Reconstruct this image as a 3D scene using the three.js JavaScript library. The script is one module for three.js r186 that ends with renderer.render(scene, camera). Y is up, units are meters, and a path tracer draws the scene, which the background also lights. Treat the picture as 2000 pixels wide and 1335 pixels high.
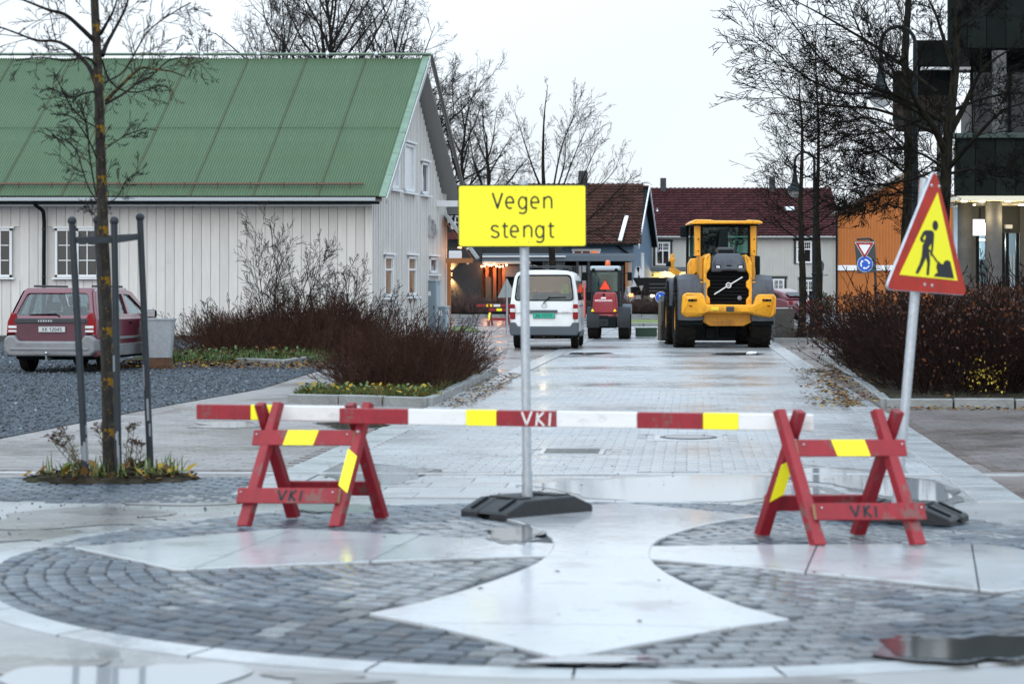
import * as THREE from 'three';
import { mergeGeometries, toCreasedNormals } from 'three/addons/utils/BufferGeometryUtils.js';
import { RoundedBoxGeometry } from 'three/addons/geometries/RoundedBoxGeometry.js';

// ---------------------------------------------------------------- camera, sky, sun, exposure
const scene = new THREE.Scene();
const renderer = new THREE.WebGLRenderer({ antialias: true });
renderer.toneMapping = THREE.LinearToneMapping;
renderer.toneMappingExposure = 1.43;
renderer.shadowMap.enabled = true;
const FOCAL = 4200, HORIZON = 557, EYE = 1.6;            // focal length and horizon of the survey, eye height in metres
const camera = new THREE.PerspectiveCamera(2 * Math.atan(667.5 / FOCAL) * 180 / Math.PI, 2000 / 1335, 0.5, 2000);
camera.position.set(0, EYE, 0);
camera.lookAt(0, EYE, -10);
camera.setViewOffset(2000, 1335, 0, 110.5, 2000, 1335);
camera.focus = 44;
camera.userData.fStop = 3.4;
scene.add(camera);
{ // overcast sky: brighter overhead, nearly white at the horizon, faint cloud structure
  const W = 512, Hh = 256, d = new Float32Array(W * Hh * 4);
  for (let j = 0; j < Hh; j++) for (let i = 0; i < W; i++) {
    const el = ((j + 0.5) / Hh - 0.5) * Math.PI, az = (i + 0.5) / W * Math.PI * 2, s = Math.max(0, Math.sin(el));
    const c = Math.cos(el), x = c * Math.cos(az), z = c * Math.sin(az);
    const n = Math.sin(x * 5.1 + Math.sin(z * 4.3) * 1.3 + s * 3) * Math.sin(z * 6.2 + x * 2.1 + s * 4.4) * 0.05 + Math.sin(x * 13 + z * 9 + s * 31) * 0.02 + Math.sin(x * 7 - z * 15 + s * 24 + Math.sin(x * 9) * 1.5) * 0.025;
    const L = (0.68 + 0.72 * s) * (1 + n * Math.min(1, 0.25 + s * 9));
    const k = (j * W + i) * 4;
    d[k] = L * (0.93 - 0.22 * s); d[k + 1] = L * (0.995 - 0.04 * s); d[k + 2] = L * (1.045 + 0.17 * s); d[k + 3] = 1;
  }
  const t = new THREE.DataTexture(d, W, Hh, THREE.RGBAFormat, THREE.FloatType);
  t.mapping = THREE.EquirectangularReflectionMapping; t.magFilter = THREE.LinearFilter; t.minFilter = THREE.LinearFilter; t.needsUpdate = true;
  scene.background = t; scene.environment = t;
}
const sun = new THREE.DirectionalLight(0xfff6ec, 1.1);
sun.position.set(-25, 62, 40); sun.target.position.set(0, 0, -40);
sun.castShadow = true; sun.shadow.radius = 150; sun.shadow.mapSize.set(2048, 2048);
Object.assign(sun.shadow.camera, { left: -60, right: 60, top: 60, bottom: -60, near: 1, far: 200 });
scene.add(sun, sun.target);

// ---------------------------------------------------------------- helpers
const V3 = (x, y, z) => new THREE.Vector3(x, y, z);
const P = (px, py, D) => V3((px - 1000) * D / FOCAL, EYE - (py - HORIZON) * D / FOCAL, -D);   // point seen in a direction at a distance
const ISL = { x: 0.51, D: 12.36, R: 3.62, h: 0.07 };    // domed roundabout island
const dome = (x, D) => { const r = Math.hypot(x - ISL.x, D - ISL.D) / ISL.R; return r < 1 ? ISL.h * (1 - r * r) : 0; };
function gnd(px, py) { let h = 0, D, x; for (let i = 0; i < 6; i++) { D = FOCAL * (EYE - h) / (py - HORIZON); x = (px - 1000) * D / FOCAL; h = dome(x, D); } return [x, D, h]; }
function mulberry(a) { return () => { a |= 0; a = a + 0x6D2B79F5 | 0; let t = Math.imul(a ^ a >>> 15, 1 | a); t = t + Math.imul(t ^ t >>> 7, 61 | t) ^ t; return ((t ^ t >>> 14) >>> 0) / 4294967296; }; }
const R = mulberry(20231);
const rr = (a, b, r = R) => a + (b - a) * r();
const used = {};
function numbered(n) { used[n] = (used[n] ?? -1) + 1; return used[n] ? n + '_' + String(used[n]).padStart(3, '0') : n; }
function tag(o, label, category, group) { o.userData.label = label; if (category) o.userData.category = category; if (group) o.userData.group = group; return o; }
function thing(name, label, category, pos = [0, 0, 0], turn = 0, group) {
  const o = new THREE.Group(); o.name = numbered(name); o.position.set(...pos); o.rotation.y = turn; scene.add(o);
  return tag(o, label, category, group);
}
function prep(g) {
  g = g.index ? g.toNonIndexed() : g.clone();
  for (const k of Object.keys(g.attributes)) if (!['position', 'normal', 'uv'].includes(k)) g.deleteAttribute(k);
  if (!g.attributes.normal) g.computeVertexNormals();
  if (!g.attributes.uv) g.setAttribute('uv', new THREE.BufferAttribute(new Float32Array(g.attributes.position.count * 2), 2));
  g.morphAttributes = {}; return g;
}
const join = (gs) => gs.length === 1 ? prep(gs[0]) : mergeGeometries(gs.map(prep));
function uvBox(g, s = 1) {   // metres-based uv from the dominant normal
  g = prep(g); const p = g.attributes.position, n = g.attributes.normal, u = new Float32Array(p.count * 2);
  for (let i = 0; i < p.count; i += 3) {
    let ax = 0, ay = 0, az = 0; for (let k = 0; k < 3; k++) { ax += n.getX(i + k); ay += n.getY(i + k); az += n.getZ(i + k); }
    ax = Math.abs(ax); ay = Math.abs(ay); az = Math.abs(az);
    for (let k = 0; k < 3; k++) { const x = p.getX(i + k), y = p.getY(i + k), z = p.getZ(i + k), j = (i + k) * 2;
      if (ay >= ax && ay >= az) { u[j] = x / s; u[j + 1] = z / s; } else if (az >= ax) { u[j] = x / s; u[j + 1] = y / s; } else { u[j] = z / s; u[j + 1] = y / s; } }
  }
  g.setAttribute('uv', new THREE.BufferAttribute(u, 2)); return g;
}
function mesh(name, geo, mat, parent, o = {}) {
  let g = Array.isArray(geo) ? join(geo) : geo;
  if (o.uv) g = uvBox(g, o.uv);
  const m = new THREE.Mesh(g, mat); m.castShadow = m.receiveShadow = true;
  if (parent) { m.name = name; parent.add(m); } else { m.name = numbered(name); scene.add(m); }
  if (o.label) m.userData.label = o.label;
  if (o.kind) m.userData.kind = o.kind;
  return m;
}
const struct = (name, geo, mat, o = {}) => mesh(name, geo, mat, null, { ...o, kind: 'structure' });
function bx(w, h, d, x = 0, y = 0, z = 0, rad = 0, rx = 0, ry = 0, rz = 0) {
  const g = rad ? new RoundedBoxGeometry(w, h, d, 2, Math.min(rad, w / 2.05, h / 2.05, d / 2.05)) : new THREE.BoxGeometry(w, h, d);
  if (rx || ry || rz) g.applyMatrix4(new THREE.Matrix4().makeRotationFromEuler(new THREE.Euler(rx, ry, rz)));
  g.translate(x, y, z); return g;
}
function bar(a, b, w, h, side = V3(1, 0, 0), rad = 0) {   // a beam from a to b, w along side, h along the third axis
  const y = b.clone().sub(a), L = y.length(); y.normalize();
  const z = V3().crossVectors(side, y).normalize(), x = V3().crossVectors(y, z).normalize();
  const g = rad ? new RoundedBoxGeometry(w, L, h, 1, Math.min(rad, w / 2.1, h / 2.1)) : new THREE.BoxGeometry(w, L, h);
  g.applyMatrix4(new THREE.Matrix4().makeBasis(x, y, z)); g.translate((a.x + b.x) / 2, (a.y + b.y) / 2, (a.z + b.z) / 2); return g;
}
function rod(a, b, r0, r1 = r0, n = 8) {
  const y = b.clone().sub(a), L = y.length(); y.normalize();
  const g = new THREE.CylinderGeometry(r1, r0, L, n); g.applyQuaternion(new THREE.Quaternion().setFromUnitVectors(V3(0, 1, 0), y));
  g.translate((a.x + b.x) / 2, (a.y + b.y) / 2, (a.z + b.z) / 2); return g;
}
const lathe = (pts, n = 24) => new THREE.LatheGeometry(pts.map(([r, y]) => new THREE.Vector2(Math.max(r, 1e-4), y)), n);
function shape(pts, holes = []) { const s = new THREE.Shape(pts.map(([x, y]) => new THREE.Vector2(x, y))); for (const h of holes) s.holes.push(new THREE.Path(h.map(([x, y]) => new THREE.Vector2(x, y)))); return s; }
function prism(pts, depth, bevel = 0, holes = [], z = 0, seg = 1) {   // outline in x,y; extruded to z .. z + depth
  const g = new THREE.ExtrudeGeometry(shape(pts, holes), { depth: depth - 2 * bevel, bevelEnabled: bevel > 0, bevelSize: bevel, bevelOffset: -bevel, bevelThickness: bevel, bevelSegments: seg, curveSegments: 8 });
  g.translate(0, 0, z + bevel); return g;
}
function roundPoly(pts, r, n = 4) {   // rounds the corners of a polygon
  const out = [], N = pts.length;
  for (let i = 0; i < N; i++) {
    const p = pts[i], a = pts[(i + N - 1) % N], b = pts[(i + 1) % N], rad = p[2] ?? r;
    const la = Math.hypot(a[0] - p[0], a[1] - p[1]), lb = Math.hypot(b[0] - p[0], b[1] - p[1]), d = Math.min(rad, la * 0.48, lb * 0.48);
    const s = [p[0] + (a[0] - p[0]) / la * d, p[1] + (a[1] - p[1]) / la * d], e = [p[0] + (b[0] - p[0]) / lb * d, p[1] + (b[1] - p[1]) / lb * d];
    for (let k = 0; k <= n; k++) { const t = k / n, u = 1 - t; out.push([u * u * s[0] + 2 * u * t * p[0] + t * t * e[0], u * u * s[1] + 2 * u * t * p[1] + t * t * e[1]]); }
  }
  return out;
}
const rect = (x0, y0, x1, y1) => [[x0, y0], [x1, y0], [x1, y1], [x0, y1]];
function warp(g, f) { const p = g.attributes.position, v = V3(); for (let i = 0; i < p.count; i++) { v.fromBufferAttribute(p, i); f(v); p.setXYZ(i, v.x, v.y, v.z); } g.computeVertexNormals(); return g; }
const crease = (g, a = 0.6) => toCreasedNormals(g.index ? g.toNonIndexed() : g, a);
function flat(pts, y = 0) { const g = new THREE.ShapeGeometry(shape(pts.map(([x, D]) => [x, D]))); g.rotateX(-Math.PI / 2); g.translate(0, y, 0); return prepUV(g); }   // ground sheet from x, distance pairs; uv in metres
function prepUV(g) { const p = g.attributes.position, u = new Float32Array(p.count * 2); for (let i = 0; i < p.count; i++) { u[2 * i] = p.getX(i); u[2 * i + 1] = p.getZ(i); } g.setAttribute('uv', new THREE.BufferAttribute(u, 2)); return g; }
function inside(x, y, poly) { let c = false; for (let i = 0, j = poly.length - 1; i < poly.length; j = i++) { const [xi, yi] = poly[i], [xj, yj] = poly[j]; if ((yi > y) !== (yj > y) && x < (xj - xi) * (y - yi) / (yj - yi) + xi) c = !c; } return c; }
function loft(rings, closed = true) {   // rings of equal point counts -> smooth surface
  const n = rings[0].length, pos = [], idx = [];
  for (const r of rings) for (const p of r) pos.push(p.x, p.y, p.z);
  const m = closed ? n : n - 1;
  for (let i = 0; i + 1 < rings.length; i++) for (let j = 0; j < m; j++) { const a = i * n + j, b = i * n + (j + 1) % n, c = a + n, d = b + n; idx.push(a, b, d, a, d, c); }
  const g = new THREE.BufferGeometry(); g.setAttribute('position', new THREE.Float32BufferAttribute(pos, 3)); g.setIndex(idx); g.computeVertexNormals(); return g;
}
// many thin tapered tubes in one geometry
class Tubes {
  constructor() { this.p = []; this.n = []; this.u = []; this.i = []; }
  add(pts, rad, sides) {
    const t = V3(), a = V3(), b = V3(), up = V3(); let base = this.p.length / 3, len = 0;
    for (let k = 0; k < pts.length; k++) {
      t.subVectors(pts[Math.min(k + 1, pts.length - 1)], pts[Math.max(k - 1, 0)]).normalize();
      if (k === 0) { up.set(Math.abs(t.y) > 0.9 ? 1 : 0, Math.abs(t.y) > 0.9 ? 0 : 1, 0); } 
      a.crossVectors(t, up).normalize(); b.crossVectors(t, a); up.copy(b).negate(); 
      if (k) len += pts[k].distanceTo(pts[k - 1]);
      const r = rad[k];
      for (let s = 0; s < sides; s++) { const f = s / sides * Math.PI * 2, c = Math.cos(f), d = Math.sin(f), x = a.x * c + b.x * d, y = a.y * c + b.y * d, z = a.z * c + b.z * d;
        this.p.push(pts[k].x + x * r, pts[k].y + y * r, pts[k].z + z * r); this.n.push(x, y, z); this.u.push(s / sides, len); }
      if (k) for (let s = 0; s < sides; s++) { const q = base + (k - 1) * sides, e = (s + 1) % sides; this.i.push(q + s, q + sides + e, q + sides + s, q + s, q + e, q + sides + e); }
    }
  }
  geo() { const g = new THREE.BufferGeometry(); g.setAttribute('position', new THREE.Float32BufferAttribute(this.p, 3)); g.setAttribute('normal', new THREE.Float32BufferAttribute(this.n, 3)); g.setAttribute('uv', new THREE.Float32BufferAttribute(this.u, 2)); g.setIndex(this.i); return g; }
}
const catmull = (pts, n) => new THREE.CatmullRomCurve3(pts).getPoints(n);

// ---------------------------------------------------------------- textures
function hash2(x, y, s) { let h = Math.imul(x, 374761393) + Math.imul(y, 668265263) + Math.imul(s, 1442695041) | 0; h = Math.imul(h ^ h >>> 13, 1274126177); return ((h ^ h >>> 16) >>> 0) / 4294967296; }
function vnoise(x, y, per, s) { const xi = Math.floor(x), yi = Math.floor(y), fx = x - xi, fy = y - yi, u = fx * fx * (3 - 2 * fx), v = fy * fy * (3 - 2 * fy), m = (a) => ((a % per) + per) % per;
  const a = hash2(m(xi), m(yi), s), b = hash2(m(xi + 1), m(yi), s), c = hash2(m(xi), m(yi + 1), s), d = hash2(m(xi + 1), m(yi + 1), s); return a + (b - a) * u + (c - a) * v + (a - b - c + d) * u * v; }
function fbm(u, v, f, oct, s) { let t = 0, a = 0.5, n = 0; for (let i = 0; i < oct; i++) { t += a * vnoise(u * f, v * f, f, s + i * 17); n += a; f *= 2; a *= 0.55; } return t / n; }
function tex(w, h, fn, srgb, rx = 1, ry = rx) {
  const d = new Uint8Array(w * h * 4), enc = (c) => { c = Math.min(1, Math.max(0, c)); return Math.round(255 * (srgb ? (c <= 0.0031308 ? 12.92 * c : 1.055 * Math.pow(c, 1 / 2.4) - 0.055) : c)); };
  for (let j = 0; j < h; j++) for (let i = 0; i < w; i++) { let c = fn((i + 0.5) / w, (j + 0.5) / h); if (typeof c === 'number') c = [c, c, c]; const k = (j * w + i) * 4; d[k] = enc(c[0]); d[k + 1] = enc(c[1]); d[k + 2] = enc(c[2]); d[k + 3] = 255; }
  const t = new THREE.DataTexture(d, w, h); t.wrapS = t.wrapT = THREE.RepeatWrapping; t.magFilter = THREE.LinearFilter; t.minFilter = THREE.LinearMipmapLinearFilter; t.generateMipmaps = true;
  if (srgb) t.colorSpace = THREE.SRGBColorSpace; t.repeat.set(rx, ry); t.needsUpdate = true; return t;
}
function canvasTex(w, h, draw) { const c = document.createElement('canvas'); c.width = w; c.height = h; draw(c.getContext('2d'), w, h); const t = new THREE.CanvasTexture(c); t.colorSpace = THREE.SRGBColorSpace; return t; }
const again = (t, rx, ry = rx) => { const c = t.clone(); c.repeat.set(rx, ry); c.needsUpdate = true; return c; };
const T = {};
T.fine = tex(512, 512, (u, v) => fbm(u, v, 32, 4, 3));
T.coarse = tex(512, 512, (u, v) => fbm(u, v, 5, 6, 11));
T.tone = tex(512, 512, (u, v) => 0.72 + 0.28 * fbm(u, v, 6, 6, 5), true);          // neutral colour variation
T.toneStrong = tex(512, 512, (u, v) => { const a = fbm(u, v, 4, 6, 8), b = fbm(u, v, 24, 4, 9); return 0.5 + 0.42 * a + 0.22 * (b - 0.3); }, true);
T.wet = tex(512, 512, (u, v) => { const a = fbm(u, v, 3, 5, 21), b = fbm(u, v, 40, 3, 22); return Math.min(1, Math.max(0, 0.5 + (a - 0.5) * 1.8)) * 0.8 + 0.2 * b; });
T.wood = tex(256, 512, (u, v) => { const g = fbm(u + 0.03 * fbm(u, v, 4, 3, 31), v * 0.125, 24, 3, 30); return 0.8 + 0.2 * g; }, true);
T.boardDirt = tex(512, 512, (u, v) => { const s = fbm(u, v * 0.12, 40, 4, 41), a = fbm(u, v, 4, 5, 42); const k = 0.8 + 0.2 * (s * 0.55 + a * 0.45); return [k, k * 0.995, k * 0.985]; }, true);
T.galv = tex(512, 512, (u, v) => { const a = fbm(u, v, 22, 3, 51), b = fbm(u, v * 0.3, 8, 5, 52); const k = 0.62 + 0.26 * a + 0.16 * (b - 0.5); return [k * 0.97, k, k * 1.03]; }, true);
T.bark = tex(512, 512, (u, v) => { const s = fbm(u + 0.05 * fbm(u, v, 6, 3, 60), v * 0.35, 14, 5, 61), l = fbm(u, v, 9, 5, 62) + 0.5 * (fbm(u, v, 2, 3, 64) - 0.5), f = fbm(u, v, 40, 3, 63);
  const k = 0.012 + 0.05 * s * s + 0.015 * f, m = Math.min(1, Math.max(0, (l + 0.16 * f - 0.72) * 9)); return [k * 1.1 * (1 - m) + 0.19 * m * (0.5 + f), k * (1 - m) + 0.105 * m * (0.5 + f), k * 0.9 * (1 - m) + 0.012 * m]; }, true);
T.barkDull = tex(256, 256, (u, v) => { const s = fbm(u, v * 0.35, 12, 5, 66), l = fbm(u, v, 5, 5, 67); const k = 0.008 + 0.026 * s * s, m = Math.min(1, Math.max(0, (l - 0.57) * 7)) * 0.75; return [k * (1 - m) + 0.032 * m, k * 0.9 * (1 - m) + 0.028 * m, k * 0.82 * (1 - m) + 0.006 * m]; }, true);
T.barkBump = tex(256, 256, (u, v) => fbm(u, v * 0.35, 12, 5, 61));
T.gravel = tex(1024, 1024, (u, v) => { // pebble cells
  const f = 110, x = u * f, y = v * f, xi = Math.floor(x), yi = Math.floor(y); let d1 = 9, id = 0;
  for (let a = -1; a <= 1; a++) for (let b = -1; b <= 1; b++) { const cx = ((xi + a) % f + f) % f, cy = ((yi + b) % f + f) % f, dx = xi + a + hash2(cx, cy, 1) - x, dy = yi + b + hash2(cx, cy, 2) - y, d = dx * dx + dy * dy; if (d < d1) { d1 = d; id = hash2(cx, cy, 3); } }
  const k = (0.035 + 0.11 * id * id) * (1 - 0.55 * Math.min(1, d1 * 1.3)) * (0.75 + 0.5 * fbm(u, v, 5, 4, 71)); return [k * 0.93, k, k * 1.1]; }, true);
T.gravelBump = tex(1024, 1024, (u, v) => { const f = 110, x = u * f, y = v * f, xi = Math.floor(x), yi = Math.floor(y); let d1 = 9; for (let a = -1; a <= 1; a++) for (let b = -1; b <= 1; b++) { const cx = ((xi + a) % f + f) % f, cy = ((yi + b) % f + f) % f, dx = xi + a + hash2(cx, cy, 1) - x, dy = yi + b + hash2(cx, cy, 2) - y; d1 = Math.min(d1, dx * dx + dy * dy); } return 1 - Math.min(1, Math.sqrt(d1)); });
function paverCell(u, v, nx, ny) { const row = Math.floor(v * ny), x = u * nx + (row % 2) * 0.5, col = ((Math.floor(x) % nx) + nx) % nx; const fx = x - Math.floor(x), fy = v * ny - row; return [Math.min(fx, 1 - fx), Math.min(fy, 1 - fy), hash2(col, row, 5)]; }
T.paver = tex(1024, 1024, (u, v) => { const [ex, ey, id] = paverCell(u, v, 20, 32); const j = Math.min(1, Math.min(ex * 25, ey * 15)); const k = (0.72 + 0.28 * id) * (0.35 + 0.65 * j) * (0.82 + 0.3 * fbm(u, v, 5, 5, 81)); return k; }, true);
T.paverBump = tex(1024, 1024, (u, v) => { const [ex, ey, id] = paverCell(u, v, 20, 32); return Math.min(1, Math.min(ex * 25, ey * 15)) * (0.8 + 0.2 * id); });
T.roofDirt = tex(512, 512, (u, v) => { const s = fbm(u, v * 0.1, 36, 4, 250), a = fbm(u, v, 3, 6, 251), l = fbm(u, v, 11, 5, 252); const k = 0.62 + 0.3 * a + 0.22 * (s - 0.3), m = Math.min(1, Math.max(0, (l - 0.6) * 9)) * 0.3; return [k * (1 - m) + 0.95 * m, k * (1 - m) + 0.85 * m, k * 0.97 * (1 - m) + 0.6 * m]; }, true);
T.grime = tex(512, 512, (u, v) => { const a = fbm(u, v, 4, 6, 260), b = fbm(u, v * 0.3, 26, 4, 261), c = fbm(u, v, 40, 3, 262); const d = Math.min(1, Math.max(0, (a * 0.6 + b * 0.4 - 0.47) * 5)) * 0.42 + (c > 0.7 ? 0.2 : 0); return [1 - d * 0.85, 1 - d * 0.9, 1 - d * 0.6]; }, true);
T.slab = tex(1024, 1024, (u, v) => { const a = fbm(u, v, 4, 6, 240), b = fbm(u, v, 60, 3, 241), c = fbm(u, v, 8, 5, 242); const st = Math.min(1, Math.max(0, (c - 0.6) * 8)) * 0.22, sp = b > 0.74 ? 0.12 : 0; const k = 0.78 + 0.2 * a + 0.06 * (b - 0.5) - sp; return [k * (1 - st), k * (1 - st * 1.06), k * (1 - st * 1.1)]; }, true);
T.soil = tex(256, 256, (u, v) => { const a = fbm(u, v, 20, 4, 91), b = fbm(u, v, 5, 4, 92); const k = 0.012 + 0.05 * a * a, m = Math.max(0, (b - 0.5) * 3) * 0.5; return [k * 1.2 + 0.01 * m, k + 0.03 * m, k * 0.7]; }, true);
T.paintRed = tex(512, 512, (u, v) => { const g = fbm(u + 0.02 * fbm(u, v, 5, 3, 31), v * 0.2, 30, 3, 30), a = fbm(u, v, 6, 6, 210), b = fbm(u, v * 0.5, 30, 4, 211); const wr = Math.min(1, Math.max(0, (a * 0.6 + b * 0.4 - 0.6) * 14)) * 0.75, d = 0.75 + 0.35 * fbm(u, v, 4, 5, 212), k = (0.8 + 0.3 * (g - 0.5)) * d; return [0.35 * k * (1 - wr) + 0.15 * wr, 0.008 * k * (1 - wr) + 0.08 * wr, 0.021 * k * (1 - wr) + 0.07 * wr]; }, true);
T.paintWhite = tex(512, 512, (u, v) => { const g = fbm(u * 0.2, v + 0.02 * fbm(u, v, 5, 3, 31), 30, 3, 230), a = fbm(u, v, 5, 6, 213), b = fbm(u * 0.4, v, 30, 4, 214); const wr = Math.min(1, Math.max(0, (a * 0.6 + b * 0.4 - 0.57) * 8)) * 0.55, k = 0.7 + 0.1 * (g - 0.5); return [k * (1 - wr) + 0.34 * wr, k * 0.985 * (1 - wr) + 0.31 * wr, k * 0.96 * (1 - wr) + 0.27 * wr]; }, true);
T.rust = tex(256, 256, (u, v) => { const a = fbm(u, v, 8, 5, 95); return [0.05 + 0.09 * a, 0.03 + 0.035 * a, 0.02 + 0.012 * a]; }, true);

// ---------------------------------------------------------------- materials
const M = {};
const std = (r, g, b, rough = 0.7, o = {}) => new THREE.MeshStandardMaterial({ color: new THREE.Color().setRGB(r, g, b), roughness: rough, ...o });
const phy = (r, g, b, rough = 0.5, o = {}) => new THREE.MeshPhysicalMaterial({ color: new THREE.Color().setRGB(r, g, b), roughness: rough, ...o });
const dull = (r, g, b, rough = 0.9, o = {}) => phy(r, g, b, rough, { specularIntensity: 0.15, ...o });   // matt surfaces: bark, soil, rubber
const glow = (r, g, b, k) => std(0.1, 0.1, 0.1, 0.6, { emissive: new THREE.Color().setRGB(r, g, b), emissiveIntensity: k });
M.black = dull(0.008, 0.012, 0.013, 0.55); M.rubber = dull(0.014, 0.0125, 0.011, 0.85, { bumpMap: again(T.fine, 3), bumpScale: 0.002 });
M.darkMetal = std(0.025, 0.028, 0.033, 0.4, { metalness: 0.3 }); M.steel = std(0.5, 0.51, 0.53, 0.35, { metalness: 0.9 });
M.galv = std(0.62, 0.64, 0.66, 0.42, { map: again(T.galv, 2), metalness: 0.55, roughnessMap: null });
M.glassDark = phy(0.012, 0.015, 0.017, 0.04, { specularIntensity: 1 });
M.pane = phy(0.86, 0.93, 0.93, 0.02, { transmission: 1, thickness: 0, ior: 1.45 });
M.paneTint = phy(0.6, 0.76, 0.72, 0.02, { transmission: 1, thickness: 0, ior: 1.45 });
M.paneCar = phy(0.62, 0.7, 0.72, 0.03, { transmission: 1, thickness: 0, ior: 1.5 });
M.white = std(0.78, 0.79, 0.8, 0.5); M.whiteTrim = std(0.72, 0.735, 0.745, 0.5);
M.bark = dull(1, 1, 1, 0.85, { map: again(T.bark, 1, 2.4), bumpMap: again(T.barkBump, 1, 2.4), bumpScale: 0.012 });
M.barkDull = dull(1, 1, 1, 0.85, { map: again(T.barkDull, 2, 1.6), bumpMap: again(T.barkBump, 2, 1.6), bumpScale: 0.015 });
M.twig = dull(0.022, 0.017, 0.016, 0.85); M.twigGrey = dull(0.046, 0.04, 0.036, 0.85); M.twigBlack = dull(0.009, 0.0085, 0.009, 0.9); M.twigFar = dull(0.022, 0.019, 0.019); M.twigRed = dull(0.034, 0.0165, 0.0115, 0.9);
// ================================================================ ground
const wetMap = (s) => again(T.wet, 1 / s);
function wetMat(r, g, b, rough, o = {}) { return std(r, g, b, rough, { map: again(o.map ?? T.tone, 1 / (o.ms ?? 5)), roughnessMap: wetMap(o.ws ?? 7), bumpMap: again(o.bump ?? T.fine, 1 / (o.bs ?? 1.2)), bumpScale: o.bh ?? 0.0015 }); }
M.asphalt = wetMat(0.1, 0.105, 0.115, 0.6, { bh: 0.003 });
M.plaza = wetMat(0.35, 0.35, 0.345, 0.55, { map: T.toneStrong, ms: 6 });
M.road = wetMat(0.4, 0.405, 0.41, 0.5, { map: T.paver, ms: 4, bump: T.paverBump, bs: 4, bh: 0.002 });
M.paverRoad = [0.39, 0.41, 0.43].map((k) => wetMat(k, k * 1.0, k * 1.01, 0.48, { map: T.toneStrong, ms: 7 }));
M.forecourt = wetMat(0.27, 0.235, 0.225, 0.62, { map: T.paver, ms: 4, bump: T.paverBump, bs: 4, bh: 0.004 });
M.paverPink = [0.21, 0.25, 0.29].map((k) => wetMat(k, k * 0.87, k * 0.83, 0.6, { map: T.toneStrong, ms: 5 }));
M.sidewalk = wetMat(0.16, 0.12, 0.105, 0.6, { map: T.paver, ms: 4, bump: T.paverBump, bs: 4, bh: 0.004 });
M.paverBrown = [0.11, 0.135, 0.16].map((k) => wetMat(k, k * 0.78, k * 0.7, 0.6, { map: T.toneStrong, ms: 3 }));
M.gravel = std(0.72, 0.86, 1, 0.75, { map: again(T.gravel, 1 / 2.6), bumpMap: again(T.gravelBump, 1 / 2.6), bumpScale: 0.02 });
M.granite = wetMat(0.47, 0.48, 0.485, 0.5, { map: T.toneStrong, ms: 2.5, bh: 0.002 });
M.kerb = wetMat(0.27, 0.28, 0.275, 0.6, { map: T.toneStrong, ms: 1.2, bh: 0.006, bs: 0.6 });
M.star = wetMat(0.5, 0.51, 0.52, 0.27, { ms: 2.6, bh: 0.0012, map: T.slab });
M.mortar = std(0.05, 0.052, 0.055, 0.75, { map: again(T.tone, 0.5) });
M.setts = [[0.062, 0.082, 0.108], [0.086, 0.11, 0.14], [0.115, 0.142, 0.172], [0.095, 0.1, 0.114], [0.048, 0.064, 0.086]].map(([r, g, b]) => std(r, g, b, 0.28, { map: again(T.toneStrong, 1.3), bumpMap: again(T.fine, 1.5), bumpScale: 0.004 }));
M.settsWet = [0.15, 0.2, 0.25].map((k) => std(k * 0.94, k, k * 1.06, 0.17, { map: again(T.toneStrong, 1.3), bumpMap: again(T.fine, 1.5), bumpScale: 0.0015 }));
const wetAt = (x, D) => fbm(x * 0.11 + 3, D * 0.11, 8, 3, 301) + 0.34 * Math.exp(-((x - 0.5) ** 2) / 2.2 - ((D - 11.2) ** 2) / 7) + 0.25 * Math.exp(-((x - 0.8) ** 2) / 1.2 - ((D - 9.3) ** 2) / 0.6) > 0.66;
M.soil = dull(1, 1, 1, 0.95, { map: again(T.soil, 0.5), bumpMap: again(T.fine, 0.7), bumpScale: 0.03 });
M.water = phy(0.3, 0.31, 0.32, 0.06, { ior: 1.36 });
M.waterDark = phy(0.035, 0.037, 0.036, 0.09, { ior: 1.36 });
M.grass = [[0.06, 0.11, 0.018], [0.085, 0.12, 0.025], [0.04, 0.075, 0.015]].map(([r, g, b]) => std(r, g, b, 0.7, { side: THREE.DoubleSide }));
M.leafs = [[0.1, 0.035, 0.015], [0.16, 0.08, 0.02], [0.07, 0.03, 0.018], [0.3, 0.2, 0.03], [0.05, 0.022, 0.014], [0.2, 0.11, 0.04]].map(([r, g, b]) => dull(r, g, b, 0.8, { side: THREE.DoubleSide }));

const sgroup = (name) => { const o = new THREE.Group(); o.name = numbered(name); o.userData.kind = 'structure'; scene.add(o); return o; };
const ground = struct('ground', flat([[-500, -60], [500, -60], [500, 1100], [-500, 1100]], -0.06), M.asphalt);
const bandL = (D) => -3.62 + 0.089 * D, bandR = (D) => 2.16 + 0.081 * D;      // outer left edge and inner right edge of the flush granite bands
const plazaPoly = [[-20, 1], [20, 1], [20, 16.1], [-20, 16.1]];
struct('plaza', flat(plazaPoly, -0.004), M.plaza);
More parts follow.
